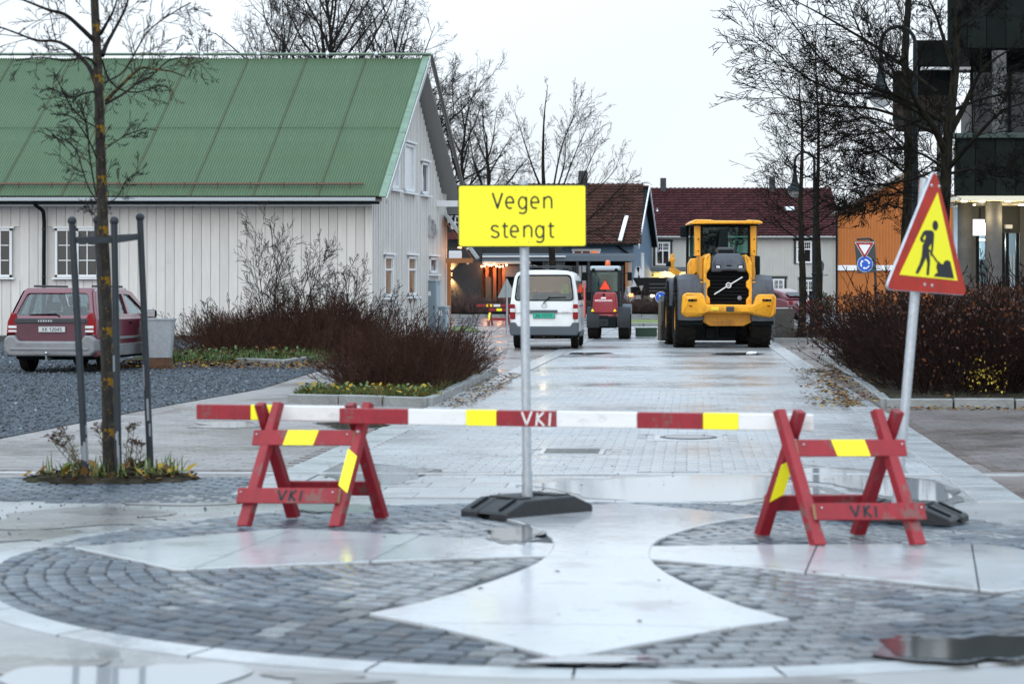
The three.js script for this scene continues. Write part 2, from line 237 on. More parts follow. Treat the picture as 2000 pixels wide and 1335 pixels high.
// shared paver pieces
function blockGeo(w, h, d, inset, jit, seed) {   // a stone with a worn, slightly domed top at y = 0
  const r = mulberry(seed), j = () => (r() - 0.5) * jit, p = [], q = inset;
  const c = [[-1, -1], [1, -1], [1, 1], [-1, 1]], e = c.map(([a, b]) => [a * w / 2 + j(), b * d / 2 + j()]);
  for (const [x, z] of e) p.push(x, -h, z);
  for (const [x, z] of e) p.push(x, -q * 0.6 + j() * 0.1, z);
  e.forEach(([x, z], i) => p.push(x - c[i][0] * q, j() * 0.12, z - c[i][1] * q));
  p.push(0, q * 0.22, 0);
  const i = [];
  for (let k = 0; k < 4; k++) { const n = (k + 1) % 4; i.push(k, k + 4, n + 4, k, n + 4, n, k + 4, k + 8, n + 8, k + 4, n + 8, n + 4, k + 8, 12, n + 8); }
  const g = new THREE.BufferGeometry(); g.setAttribute('position', new THREE.Float32BufferAttribute(p, 3)); g.setIndex(i); g.computeVertexNormals();
  const u = new Float32Array(26); for (let k = 0; k < 13; k++) { u[2 * k] = p[3 * k] + seed * 0.37; u[2 * k + 1] = p[3 * k + 2] + seed * 0.73; } g.setAttribute('uv', new THREE.BufferAttribute(u, 2));
  return g;
}
class Laid {   // stones laid one by one: the ones that show largest as parts, the rest joined
  constructor(parent, name, geos, mats, most) { Object.assign(this, { parent, name, geos, mats, most, list: [] }); }
  put(x, y, z, turn, sx = 1, sz = 1, tilt = 0.006, mi = -1) { this.list.push([x, y, z, turn, sx, sz, (R() - 0.5) * tilt, (R() - 0.5) * tilt, Math.floor(R() * this.geos.length), mi >= 0 ? mi : Math.floor(R() * this.mats.length)]); }
  done() {
    this.list.sort((a, b) => b[2] - a[2]);
    const rest = this.mats.map(() => []), e = new THREE.Euler(), s = V3(), q = new THREE.Quaternion();
    this.list.forEach(([x, y, z, t, sx, sz, ta, tb, gi, mi], k) => {
      e.set(ta, t, tb); 
      if (k < this.most) { const m = new THREE.Mesh(this.geos[gi], this.mats[mi]); m.name = this.name; m.position.set(x, y, z); m.rotation.copy(e); m.scale.set(sx, 1, sz); m.receiveShadow = true; this.parent.add(m); }
      else { const g = this.geos[gi].clone(); g.applyMatrix4(new THREE.Matrix4().compose(V3(x, y, z), q.setFromEuler(e), s.set(sx, 1, sz)));
        const u = g.attributes.uv, p = g.attributes.position; for (let i = 0; i < u.count; i++) u.setXY(i, p.getX(i), p.getZ(i)); rest[mi].push(g); }
    });
    rest.forEach((l, i) => { if (l.length) mesh(this.name + '_field', mergeGeometries(l), this.mats[i], this.parent, { kind: 'stuff' }); });
  }
}
function layArea(parent, name, poly, w, d, gap, mats, most, dir, D0, D1, seed, hole) {   // running bond along the road
  const geos = [1, 2, 3].map((k) => blockGeo(w - gap, 0.03, d - gap, 0.004, 0.004, seed + k)), L = new Laid(parent, name, geos, mats, most);
  const turn = -Math.atan(dir);
  for (let D = D0, row = 0; D < D1; D += d, row++) for (let x = -12; x < 12; x += w) {
    const X = x + dir * D + (row % 2) * w / 2, DD = D - dir * x * 0.9;
    const ok = [[-w / 2, -d / 2], [w / 2, -d / 2], [w / 2, d / 2], [-w / 2, d / 2]].every(([a, b]) => inside(X + a, DD + b, poly));
    if (ok && !(hole && hole(X, DD))) L.put(X, 0.001 + rr(-0.0015, 0.0015), -DD, turn);
  }
  L.done();
}
// ---- road between the granite bands
const roadPoly = [[bandL(16.1) + 0.36, 16.1], [bandR(16.1), 16.1], [bandR(84), 84], [bandL(84) + 0.36, 84]];
const road = struct('road', flat(roadPoly, -0.010), M.road);
const manholes = [[1345, 855, 0.72, 0.9], [1118, 882, 0.62, 0.62]].map(([px, py, w, d]) => [...gnd(px, py), w, d]);
const atManhole = (x, D) => manholes.some(([mx, mD, , w, d]) => Math.abs(x - mx) < w / 2 + 0.1 && Math.abs(D - mD) < d / 2 + 0.06);
layArea(road, 'paver', roadPoly.map(([x, D], i) => [x, Math.min(D, 33)]).map(([x, D], i) => i < 2 ? [x, 18.35] : [i === 2 ? bandR(33) : bandL(33) + 0.36, 33]), 0.21, 0.14, 0.003, M.paverRoad, 260, 0.083, 16, 34, 10, atManhole);
// larger slabs just beyond the island, and the two narrow pale cross strips
layArea(road, 'slab', [[bandL(16.2) + 0.4, 16.2], [bandR(16.2), 16.2], [bandR(18.1), 18.1], [bandL(18.1) + 0.36, 18.1]], 0.62, 0.42, 0.008, M.paverRoad, 60, 0.083, 15, 19.5, 30);
const strip = sgroup('cross_strip');
for (let k = 0; k < 13; k++) { const x = -6.3 + k * 0.96; mesh('slab', uvBox(bx(0.95, 0.05, 0.14, x, -0.02, -18.28 + 0.025 * x, 0.004)), M.granite, strip); }
// ---- flush granite bands
function band(name, edge, D0, D1, w, dirn) {
  const s = sgroup(name);
  for (let D = D0; D < D1;) { const L = rr(0.75, 1.25), x = edge(D + L / 2) + dirn * w / 2; const g = uvBox(bx(w, 0.06, L - 0.012, 0, 0, 0, 0.006)); const m = mesh('slab', g, M.granite, s); m.position.set(x, -0.024 + rr(-0.002, 0.002), -(D + L / 2)); m.rotation.y = -0.083; D += L; }
}
band('granite_band', bandL, 16.4, 84, 0.35, 1); band('granite_band', bandR, 15.9, 84, 0.36, 1);
// ---- forecourt on the left with reddish pavers, gravel lot beyond
const foreLeft = [[-20, 16.1], [bandL(16.1), 16.1], [bandL(84), 84], [-2.4, 84], [-4.4, 60], [-20, 60]];
const forecourt = struct('forecourt', flat(foreLeft, -0.011), M.forecourt);
const gravelPoly = [[-30, 17.5], [-6.6, 19.6], [-5.4, 22.4], [-5.08, 25], [-4.72, 28.1], [-3.9, 33.4], [-3.6, 41.5], [-3.9, 62.5], [-30, 62.5]];
layArea(forecourt, 'paver', [[-6.3, 18.55], [bandL(18.55), 18.55], [bandL(30), 30], [-3.2, 30], [-3.2, 29.2], [-4.4, 28.3], [-4.75, 25], [-5.1, 22.4], [-6.3, 19.7]], 0.21, 0.14, 0.004, M.paverPink, 230, 0.083, 17, 34, 50);
const gravel = struct('gravel_lot', flat(gravelPoly, -0.002), M.gravel);
{ // loose stones
  const g = new THREE.IcosahedronGeometry(1, 0), n = 34000, im = new THREE.InstancedMesh(g, std(1, 1, 1, 0.75), n), m = new THREE.Matrix4(), q = new THREE.Quaternion(), c = new THREE.Color(); let k = 0;
  const r = mulberry(77);
  while (k < n) { const D = 19 + 42 * r() ** 1.6, x = -14 + 10.8 * r(); if (!inside(x, D, gravelPoly)) continue; const s = (0.007 + 0.014 * r() ** 2) * (1 + (D - 19) * 0.02);
    q.setFromEuler(new THREE.Euler(r() * 6, r() * 6, r() * 6)); m.compose(V3(x, 0.004, -D), q, V3(s * 1.3, s * 0.8, s)); im.setMatrixAt(k, m); const v = 0.03 + 0.1 * r() + (r() < 0.025 ? 0.2 : 0); im.setColorAt(k, c.setRGB(v * 0.68, v * 0.84, v)); k++; }
  im.name = 'gravel'; im.userData.kind = 'stuff'; im.userData.label = 'loose dark grey gravel stones on the car park'; im.castShadow = im.receiveShadow = true; scene.add(im);
}
// ---- brown brick sidewalk on the right
const walkPoly = [[bandR(16.1) + 0.36, 16.1], [20, 16.1], [20, 84], [bandR(84) + 0.36, 84]];
const sidewalk = struct('sidewalk', flat(walkPoly, -0.011), M.sidewalk);
layArea(sidewalk, 'paver', [[bandR(18.6) + 0.38, 18.6], [8.4, 18.6], [8.4, 27.5], [bandR(27.5) + 0.38, 27.5]], 0.21, 0.105, 0.006, M.paverBrown, 220, 0.083, 17, 30, 70);
// ---- cross street and verges far away
struct('cross_street', flat([[-60, 84.5], [80, 84.5], [80, 108], [-60, 108]], -0.02), wetMat(0.2, 0.205, 0.215, 0.4));
const verge = struct('grass_verge', flat([[-3.2, 74], [-1.0, 74], [-1.6, 83.5], [-5, 83.5]], 0.01), std(0.09, 0.13, 0.03, 0.9, { map: again(T.toneStrong, 0.4) }));
const island2 = struct('traffic_island', flat([[4.2, 86], [8.2, 86], [8.6, 97], [4.6, 98]], 0.06), std(0.16, 0.2, 0.04, 0.9, { map: again(T.toneStrong, 0.5) }));
for (let k = 0; k < 7; k++) mesh('kerb_stone', uvBox(bx(0.62, 0.2, 0.25, 4.3 + k * 0.64, 0, -85.9, 0.03)), M.kerb, island2);

// ================================================================ domed roundabout island
const island = struct('roundabout', (() => { const rings = []; for (let i = 0; i <= 14; i++) { const r = ISL.R * Math.max(i / 14, 0.001), ring = []; for (let k = 0; k < 72; k++) { const a = k / 72 * Math.PI * 2, x = ISL.x + Math.cos(a) * r, D = ISL.D + Math.sin(a) * r; ring.push(V3(x, dome(x, D) - 0.008, -D)); } rings.push(ring); } return prepUV(loft(rings)); })(), M.mortar);
// granite ring
for (let k = 0; k < 26; k++) {
  const a0 = k / 26 * Math.PI * 2 + 0.05, a1 = a0 + Math.PI * 2 / 26 - 0.0035, r0 = ISL.R - 0.18, r1 = ISL.R, rings = [];
  for (let i = 0; i <= 8; i++) { const a = a0 + (a1 - a0) * i / 8, pt = (r, y) => { const x = ISL.x + Math.cos(a) * r, D = ISL.D + Math.sin(a) * r; return V3(x, y + dome(x, D), -D); }; rings.push([pt(r0, -0.05), pt(r0, 0.001), pt(r0 + 0.006, 0.005), pt(r1 - 0.006, 0.004), pt(r1, 0.0), pt(r1, -0.05)]); }
  mesh('ring_stone', prepUV(crease(loft(rings), 0.5)), M.granite, island);
}
// star of pale slabs: an hourglass along the road, two arms across it
const lerpT = (tab, d) => { for (let i = 0; i + 1 < tab.length; i++) if (d <= tab[i + 1][0]) { const t = (d - tab[i][0]) / (tab[i + 1][0] - tab[i][0]); return tab[i][1] + (tab[i + 1][1] - tab[i][1]) * t; } return 0; };
const hourW = [[0, 0.29], [0.3, 0.3], [0.6, 0.335], [0.92, 0.405], [1.25, 0.505], [1.6, 0.63], [1.95, 0.79], [2.26, 1.0], [2.45, 0.77], [2.68, 0.55], [2.95, 0.29], [3.28, 0.0]], armW = [[0, 0.27], [0.33, 0.3], [2.2, 1.02], [3.2, 0.0]];
const arms = [[-0.09, -1, hourW, 0], [0.09, 1, hourW, 0], [-0.98, 0.185, armW, 0.335], [0.98, -0.19, armW, 0.335]];
const starHas = (x, D, grow) => { for (const [ax, aD, tab, s] of arms) { const l = Math.hypot(ax, aD), ux = ax / l, uD = aD / l, rx = x - ISL.x, rD = D - ISL.D, d = rx * ux + rD * uD, c = Math.abs(-rx * uD + rD * ux); if (d >= s - 0.1 && d < 3.4 && c < lerpT(tab, Math.max(d, 0)) + grow) return true; } return false; };
function slab(ax, aD, tab, d0, d1, drop = 0) {
  const l = Math.hypot(ax, aD), ux = ax / l, uD = aD / l, N = Math.max(8, Math.ceil(Math.abs(d1 - d0) * 16)), rings = [];
  for (let i = 0; i <= N; i++) { const d = d0 + (d1 - d0) * i / N, w = Math.max(0.004, lerpT(tab, Math.abs(d)) - 0.006), ring = [], pt = (c, y) => { const x = ISL.x + ux * d - uD * c, D = ISL.D + uD * d + ux * c; return V3(x, dome(x, D) + y - drop, -D); };
    ring.push(pt(-w, -0.03), pt(-w, 0.006)); for (let k = 0; k <= 6; k++) ring.push(pt(-(w - 0.008) + 2 * (w - 0.008) * k / 6, 0.01)); ring.push(pt(w, 0.006), pt(w, -0.03)); rings.push(ring); }
  const caps = [rings[0].map((p) => V3(p.x, p.y - 0.03, p.z)), ...rings, rings[N].map((p) => V3(p.x, p.y - 0.03, p.z))];
  const g = prepUV(crease(loft(caps, false), 0.4)); const m = mesh('slab', g, M.star, island);
}
for (const [ax, aD, tab, s] of arms) for (const [a, b] of s ? [[0.22, 1.2], [1.21, 2.1], [2.11, 3.2]] : [[0.33, 2.5], [2.51, 3.3]]) slab(ax, aD, tab, a, b, s ? 0.0025 : 0);
slab(-0.09, -1, hourW, -0.322, 0.322);
{ // setts in concentric courses
  const geos = [1, 2, 3, 4, 5, 6].map((k) => blockGeo(1, 0.3, 1, 0.11, 0.07, 100 + k).scale(1, 0.1, 1)), L = new Laid(island, 'sett', geos, [...M.setts, ...M.settsWet], 300);
  for (let r = 0.45, c = 0; r < ISL.R - 0.2; r += 0.109, c++) { const n = Math.round(2 * Math.PI * r / 0.142); for (let k = 0; k < n; k++) {
    const a = (k + (c % 2) * 0.5 + rr(-0.09, 0.09)) / n * Math.PI * 2, q = r + rr(-0.008, 0.008), x = ISL.x + Math.cos(a) * q, D = ISL.D + Math.sin(a) * q;
    if (starHas(x, D, 0.055)) continue; const w = 2 * Math.PI * r / n * rr(0.86, 0.97);
    L.put(x, dome(x, D) + 0.004 + rr(-0.004, 0.004), -D, a + Math.PI / 2, w, 0.109 * rr(0.84, 0.97), 0.05, wetAt(x, D) ? 5 + Math.floor(R() * 3) : Math.floor(R() * 5)); } }
  L.done();
}
// ---- strip of setts round the tree pit
const pitPoly = [[-6.5, 16.2], [-1.92, 15.75], [-2.2, 17.95], [-6.5, 18.1]];
const paving = struct('sett_strip', flat(pitPoly, -0.008), M.mortar);
{ const geos = [1, 2, 3, 4].map((k) => blockGeo(1, 0.3, 1, 0.1, 0.08, 140 + k).scale(1, 0.1, 1)), L = new Laid(paving, 'sett', geos, [M.setts[0], M.setts[1], M.setts[4]], 160);
  for (let D = 15.9, c = 0; D < 18; D += 0.125, c++) for (let x = -6.6; x < -1.9; x += 0.14) { const X = x + (c % 2) * 0.07 + rr(-0.01, 0.01); if (inside(X, D, pitPoly) && Math.hypot((X + 3.3) / 0.75, (D - 17.75) / 0.42) > 1) L.put(X, 0.004 + rr(-0.004, 0.004), -D, rr(-0.06, 0.06), 0.13 * rr(0.88, 1), 0.115 * rr(0.88, 1), 0.05); }
  L.done(); }
// ---- dirt washed over the plaza at the left, small lumps of soil
{ const r = mulberry(5), g = new THREE.DodecahedronGeometry(1, 0), n = 500, im = new THREE.InstancedMesh(g, std(0.05, 0.045, 0.04, 0.9), n), m = new THREE.Matrix4(), q = new THREE.Quaternion();
  for (let k = 0; k < n; k++) { const s = 0.003 + 0.009 * r() ** 3, far = r() < 0.45, D = far ? 18.5 + 22 * r() ** 2 : 13.3 + 2.6 * r(), x = far ? bandL(D) + 0.4 + (D * 0.09 + 5) * r() : -4.4 + 2.6 * r(); q.setFromEuler(new THREE.Euler(r() * 6, r() * 6, r() * 6)); m.compose(V3(x, 0, -D), q, V3(s, s * 0.7, s)); im.setMatrixAt(k, m); }
  im.name = 'dirt'; im.userData.kind = 'stuff'; im.userData.label = 'small lumps of dark dirt scattered over the wet paving'; scene.add(im); }
// ---- thin dirt dried on the plaza and tyre-dark patches
const wobble0 = (s) => { const r = mulberry(s), a = [1, 2, 3, 4, 5, 7, 9, 12].map((k) => [r() * 6.28, (r() - 0.5) * 0.9 / k, k + 1]); return (t) => 1 + a.reduce((q, [p, m, k]) => q + m * Math.sin(k * t + p), 0); };
M.dirtFilm = [0.2, 0.25, 0.15].map((k) => wetMat(k, k * 0.93, k * 0.88, 0.7, { map: T.toneStrong, ms: 1.5, bh: 0.003 }));
[[150, 1010, 200, 17, 0], [330, 975, 160, 10, 1], [60, 1045, 90, 14, 2], [380, 1012, 90, 8, 1], [70, 1300, 120, 20, 1], [1500, 1328, 190, 10, 1], [640, 1325, 130, 9, 1], [220, 1000, 90, 5, 2]].forEach(([px, py, rx, ry, m], i) => { const [x, D] = gnd(px, py), w = wobble0(60 + i), sx = rx * D / FOCAL, sD = ry * D * D / FOCAL / EYE, pts = []; for (let k = 0; k < 110; k++) { const t = k / 110 * Math.PI * 2, q = w(t); pts.push([x + Math.cos(t) * sx * q, D + Math.sin(t) * sD * q]); } const o = struct('dirt_patch', flat(pts, 0.0004 + i * 0.0002), M.dirtFilm[m]); o.userData.label = 'thin film of dried dirt on the wet paving'; });
// ---- puddles
const wobble = (s) => { const r = mulberry(s), a = [1, 2, 3, 4, 5, 7, 9, 12, 15].map((k) => [r() * 6.28, (r() - 0.5) * 0.75 / k]); return (t) => 1 + a.reduce((q, [p, m], k) => q + m * Math.sin([1, 2, 3, 4, 5, 7, 9, 12, 15][k] * t + t + p), 0); };
M.damp = wetMat(0.27, 0.275, 0.28, 0.3, { map: T.toneStrong, ms: 1.5, ws: 1.5 }); M.dampDark = wetMat(0.1, 0.115, 0.13, 0.3, { map: T.toneStrong, ms: 1.5, ws: 1.5 });
function puddle(label, px, py, rx, ry, seed, mat = M.water, lift = 0.004) {
  const [x, D, h] = gnd(px, py), w = wobble(seed), sx = rx * D / FOCAL, sD = ry * D * D / FOCAL / EYE, pts = [];
  for (let k = 0; k < 120; k++) { const t = k / 120 * Math.PI * 2, q = w(t); pts.push([x + Math.cos(t) * sx * q, D + Math.sin(t) * sD * q]); }
  if (lift > 0.002) { const ring = []; for (let k = 0; k < 90; k++) { const t = k / 90 * Math.PI * 2, q = w(t + 0.05) * 1.12 + 0.05 * Math.sin(7 * t + seed) + 0.04 * Math.sin(13 * t); ring.push([x + Math.cos(t) * sx * q, D + Math.sin(t) * sD * q * 1.1]); } const dm = struct('damp_patch', flat(ring, h + lift - 0.0022), lift > 0.01 ? M.dampDark : M.damp); dm.userData.label = 'dark damp margin round a puddle'; }
  const m = struct('puddle', flat(pts, h + lift), mat); m.userData.label = label; return m;
}
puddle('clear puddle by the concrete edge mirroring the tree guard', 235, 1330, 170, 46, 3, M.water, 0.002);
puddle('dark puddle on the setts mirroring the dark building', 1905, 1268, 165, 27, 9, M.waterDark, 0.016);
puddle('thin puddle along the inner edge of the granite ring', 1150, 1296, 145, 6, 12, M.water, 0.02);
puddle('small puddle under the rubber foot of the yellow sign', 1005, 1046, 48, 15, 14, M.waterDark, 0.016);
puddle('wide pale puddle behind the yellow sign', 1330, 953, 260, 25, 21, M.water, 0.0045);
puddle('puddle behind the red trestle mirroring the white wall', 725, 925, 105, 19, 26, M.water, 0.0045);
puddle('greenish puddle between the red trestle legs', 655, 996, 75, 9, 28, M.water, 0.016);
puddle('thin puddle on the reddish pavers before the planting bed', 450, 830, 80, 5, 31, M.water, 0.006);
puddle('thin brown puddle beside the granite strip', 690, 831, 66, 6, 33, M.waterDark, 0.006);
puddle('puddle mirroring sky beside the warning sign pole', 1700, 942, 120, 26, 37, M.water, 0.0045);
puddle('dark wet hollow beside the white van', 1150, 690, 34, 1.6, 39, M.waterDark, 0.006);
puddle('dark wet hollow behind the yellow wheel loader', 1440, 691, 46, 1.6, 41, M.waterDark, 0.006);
// ---- manhole covers
manholes.forEach(([x, D, , w, d], i) => {
  const t = thing('manhole_cover', i ? 'rectangular iron drain cover in the wet road beside the sign pole' : 'round iron manhole cover set in a square concrete slab', 'manhole cover', [x, 0, -D], -0.083);
  mesh('frame', uvBox(bx(w, 0.03, d, 0, -0.008, 0, 0.004)), M.granite, t);
  if (!i) { mesh('lid', lathe([[0.3, 0], [0.3, 0.012], [0.285, 0.016], [0.27, 0.012], [0.001, 0.012]], 32), M.darkMetal, t); const k = []; for (let a = -3; a <= 3; a++) k.push(bx(2 * Math.sqrt(0.06 - (a * 0.07) ** 2) || 0.1, 0.004, 0.03, 0, 0.014, a * 0.07)); mesh('rib', k, M.steel, t); }
  else { const k = []; for (let a = 0; a < 9; a++) k.push(bx(w - 0.1, 0.006, 0.03, 0, 0.011, -d / 2 + 0.08 + a * (d - 0.16) / 8)); mesh('grate', k, M.kerb, t); }
});
// ================================================================ red trestles, striped bars, signs on rubber feet
const paintMat = (r, g, b, rough = 0.5) => std(r, g, b, rough, { map: again(T.wood, 3, 1.5), bumpMap: again(T.wood, 3, 1.5), bumpScale: 0.0015 });
const painted = (t, k) => std(k, k, k, 0.5, { map: again(t, 1.4), bumpMap: again(t, 1.4), bumpScale: 0.002 });
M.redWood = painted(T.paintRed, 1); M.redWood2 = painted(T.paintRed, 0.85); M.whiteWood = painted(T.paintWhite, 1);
M.yellow = std(0.95, 0.86, 0.012, 0.45); M.letterBlack = std(0.012, 0.012, 0.02, 0.6); M.rawWood = std(0.33, 0.2, 0.1, 0.8, { map: again(T.wood, 4) });
M.bolt = M.steel;
function strokes(list, w, t, z) { return list.map(([x0, y0, x1, y1]) => { const L = Math.hypot(x1 - x0, y1 - y0); return bx(w, L, t, (x0 + x1) / 2, (y0 + y1) / 2, z, 0, 0, 0, Math.atan2(-(x1 - x0), y1 - y0)); }); }
const VKI = (s) => [[-1.45, 0.55, -1.05, -0.5], [-1.05, -0.5, -0.6, 0.6], [-0.1, 0.5, -0.22, -0.55], [0.42, 0.55, -0.16, -0.02], [-0.12, 0.02, 0.45, -0.55], [0.98, 0.5, 0.9, -0.55]].map((l) => l.map((v) => v * s));
function trestle(label, px, py, yaw, out) {   // out: at which end the legs stand outside the rails (+1 right, -1 left)
  const [x, D, h] = gnd(px, py), t = thing('trestle', label, 'barrier trestle', [x, h + 0.008, -D], yaw, 'red wooden trestles holding the striped bars');
  const cross = 0.68, foot = 0.285, zAt = (y) => foot * (1 - y / cross);
  for (const e of [-1, 1]) for (const s of [1, -1]) {
    const xe = (e === out ? 0.32 : 0.275) * e + (s > 0 ? 0.033 : -0.033) * e * (e === out ? 1 : -1);
    const a = V3(xe, 0, s * foot), b = V3(xe, 0.782, s * zAt(0.782));
    const g = bar(a, b, 0.07, 0.052, V3(1, 0, 0), 0.006); warp(g, (v) => { if (v.y > 0.7) v.x += -(v.x - xe) * 0.3; if (v.y < 0.03) v.y = Math.max(v.y, 0); });
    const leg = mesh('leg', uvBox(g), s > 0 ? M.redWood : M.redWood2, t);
    if (e === out && s === out) { const c0 = V3(xe, 0.24, s * zAt(0.24) + 0.031), c1 = V3(xe, 0.47, s * zAt(0.47) + 0.031); const g2 = bar(c0, c1, 0.069, 0.003, V3(1, 0, 0)); warp(g2, (v) => { const q = (v.x - xe) * 0.7 * out * -1; v.y += q; v.z -= s * q * foot / cross; }); mesh('reflector', g2, M.yellow, leg); mesh('bolt', lathe([[0.011, 0], [0.011, 0.006], [0.005, 0.01], [0.001, 0.01]], 8).rotateX(Math.PI / 2).translate(xe, 0.6, s * zAt(0.6) + 0.03), M.bolt, leg); }
  }
  const x0 = -0.37, x1 = 0.285, L = x1 - x0, xm0 = (x0 + x1) / 2 * out;
  const lean = Math.atan2(foot, cross);
  let xm = 0; for (const [y, z, s] of [[0.56, 0.075, 1], [0.55, -0.085, -1], [0.2, zAt(0.2) + 0.062, 1], [0.2, -zAt(0.2) - 0.062, -1]]) {
    xm = xm0 + (s > 0 ? (y > 0.4 ? 0.045 : 0.075) : 0) * out; const g = bx(L, 0.1, 0.026, 0, 0, 0, 0.004); g.rotateX(-lean * s * 0.55); g.translate(xm, y, z);
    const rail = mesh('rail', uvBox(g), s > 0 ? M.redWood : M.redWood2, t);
    if (s > 0 && y > 0.4) { const w = 0.1, g2 = prism([[-w - 0.01, -0.049], [w - 0.012, -0.049], [w + 0.012, 0.049], [-w + 0.012, 0.049]].map(([a, b]) => [a * out * -1 * -1, b]), 0.003, 0); g2.translate(0, 0, 0.0135); g2.rotateX(-lean * 0.55); g2.translate(xm - 0.01, y, z); mesh('reflector', g2, M.yellow, rail); }
    if (s > 0 && y < 0.4) { const g3 = join(strokes(VKI(0.062), 0.014, 0.002, 0.0142)); g3.rotateX(-lean * 0.55); g3.translate(xm + 0.03 * out, y, z); mesh('lettering', g3, M.letterBlack, rail); }
    if (s > 0) for (const e of [-1, 1]) for (const yy of [0.025, -0.03]) { const b = lathe([[0.006, 0], [0.006, 0.003], [0.001, 0.004]], 6); b.rotateX(Math.PI / 2); b.translate(xm + e * (L / 2 - 0.03), y + yy, z + 0.0142 + yy * 0.1); mesh('screw', b, M.bolt, rail); }
    mesh('end_grain', bx(0.002, 0.09, 0.02, xm + out * (L / 2 + 0.001), y, z, 0, -lean * s * 0.55), M.rawWood, rail);
  }
  // the frame has racked sideways: the rear feet stand further along than the front ones
  t.traverse((m) => { if (m.isMesh) { m.geometry = m.geometry.clone(); warp2(m.geometry, -0.54 * out); } });
  return t;
}
function warp2(g, k) { const p = g.attributes.position, n = g.attributes.normal; for (let i = 0; i < p.count; i++) { p.setX(i, p.getX(i) + k * p.getZ(i)); const x = n.getX(i), y = n.getY(i), z = n.getZ(i) - k * x, l = Math.hypot(x, y, z) || 1; n.setXYZ(i, x / l, y / l, z / l); } }
trestle('red wooden trestle carrying both striped bars, lettered low on its rail, beside the tree guard', 607, 1022, -0.04, 1);
trestle('red wooden trestle carrying one bar end, standing before the roadworks warning sign', 1645, 1057, 0.05, -1);
function stripedBar(label, a, b, segs, px0, px1) {
  const L = a.distanceTo(b), ang = Math.atan2(-(b.z - a.z), b.x - a.x), t = thing('barrier_bar', label, 'barrier bar', a.toArray(), ang, 'striped wooden barrier bars'); t.rotation.z = Math.atan2(b.y - a.y, Math.hypot(b.x - a.x, b.z - a.z));
  const k = L / (px1 - px0);
  for (const [p0, p1, c, text] of segs) { const x0 = (p0 - px0) * k, x1 = (p1 - px0) * k, edge = c === 'y';
    const g = bx(x1 - x0 - 0.0005, edge ? 0.101 : 0.1, edge ? 0.0495 : 0.048, (x0 + x1) / 2, 0, 0, 0.006);
    const m = mesh(c === 'y' ? 'reflector' : 'stripe', uvBox(g), c === 'r' ? M.redWood : c === 'y' ? M.yellow : M.whiteWood, t);
    if (text) mesh('lettering', join(strokes(VKI(0.078), 0.013, 0.0015, 0.0248)).translate((x0 + x1) / 2 + 0.085, 0, 0), M.whiteWood, m); }
  return t;
}
stripedBar('shorter striped bar ending in plain red, resting only on the trestle beside the tree guard', P(385, 803.5, 14.42), P(702, 808, 14.2), [[385, 492, 'r'], [492, 549, 'y'], [549, 702, 'w']], 385, 702);
stripedBar('long red, white and yellow striped bar spanning between the two trestles, lettered in white', P(665, 811.5, 14.06), P(1590, 825, 13.05), [[665, 808, 'r'], [808, 926, 'w'], [926, 987, 'y'], [987, 1106, 'r', 1], [1106, 1262, 'w'], [1262, 1387, 'r'], [1387, 1453, 'y'], [1453, 1590, 'w']], 665, 1590);
// ---- rubber feet
M.foot = std(0.024, 0.025, 0.027, 0.62, { map: again(T.toneStrong, 2), bumpMap: again(T.fine, 4), bumpScale: 0.003 });
function rubberFoot(label, x, D, h, yaw) {
  const t = thing('rubber_foot', label, 'sign base', [x, h + 0.006, -D], yaw, 'rubber feet under the road signs');
  const prof = [[-0.43, 0], [-0.43, 0.035], [-0.415, 0.05], [-0.24, 0.118], [0.24, 0.118], [0.415, 0.05], [0.43, 0.035], [0.43, 0]];
  for (const s of [-1, 1]) mesh('block', uvBox(prism(prof, 0.155, 0.008).translate(0, 0, s > 0 ? 0.06 : -0.215)), M.foot, t);
  mesh('block', uvBox(prism([[-0.42, 0.03], [-0.4, 0.048], [-0.235, 0.112], [-0.07, 0.112], [-0.07, 0.03]], 0.13, 0.006).translate(0, 0, -0.065)), M.foot, t);
  mesh('block', uvBox(prism([[0.42, 0.03], [0.4, 0.048], [0.235, 0.112], [0.07, 0.112], [0.07, 0.03]], 0.13, 0.006).translate(0, 0, -0.065)), M.foot, t);
  for (const e of [-1, 1]) for (const s of [-1, 1]) { const g = bar(V3(e * 0.405, 0.062, s * 0.13), V3(e * 0.25, 0.124, s * 0.13), 0.012, 0.022, V3(0, 1, 0), 0.003); mesh('rib', g, M.black, t); }
  for (const xx of [-0.17, 0.17]) mesh('pad', bx(0.1, 0.016, 0.3, xx, 0.122, 0, 0.004), M.foot, t);
  return t;
}
const [f1x, f1D, f1h] = gnd(1030, 1004), [f2x, f2D, f2h] = gnd(1752, 1018);
rubberFoot('black rubber foot holding the yellow text sign, standing in the open by the puddle', f1x, f1D, f1h, 0.8);
rubberFoot('black rubber foot half hidden behind a trestle, under the leaning triangular sign', f2x, f2D, f2h, -0.48);
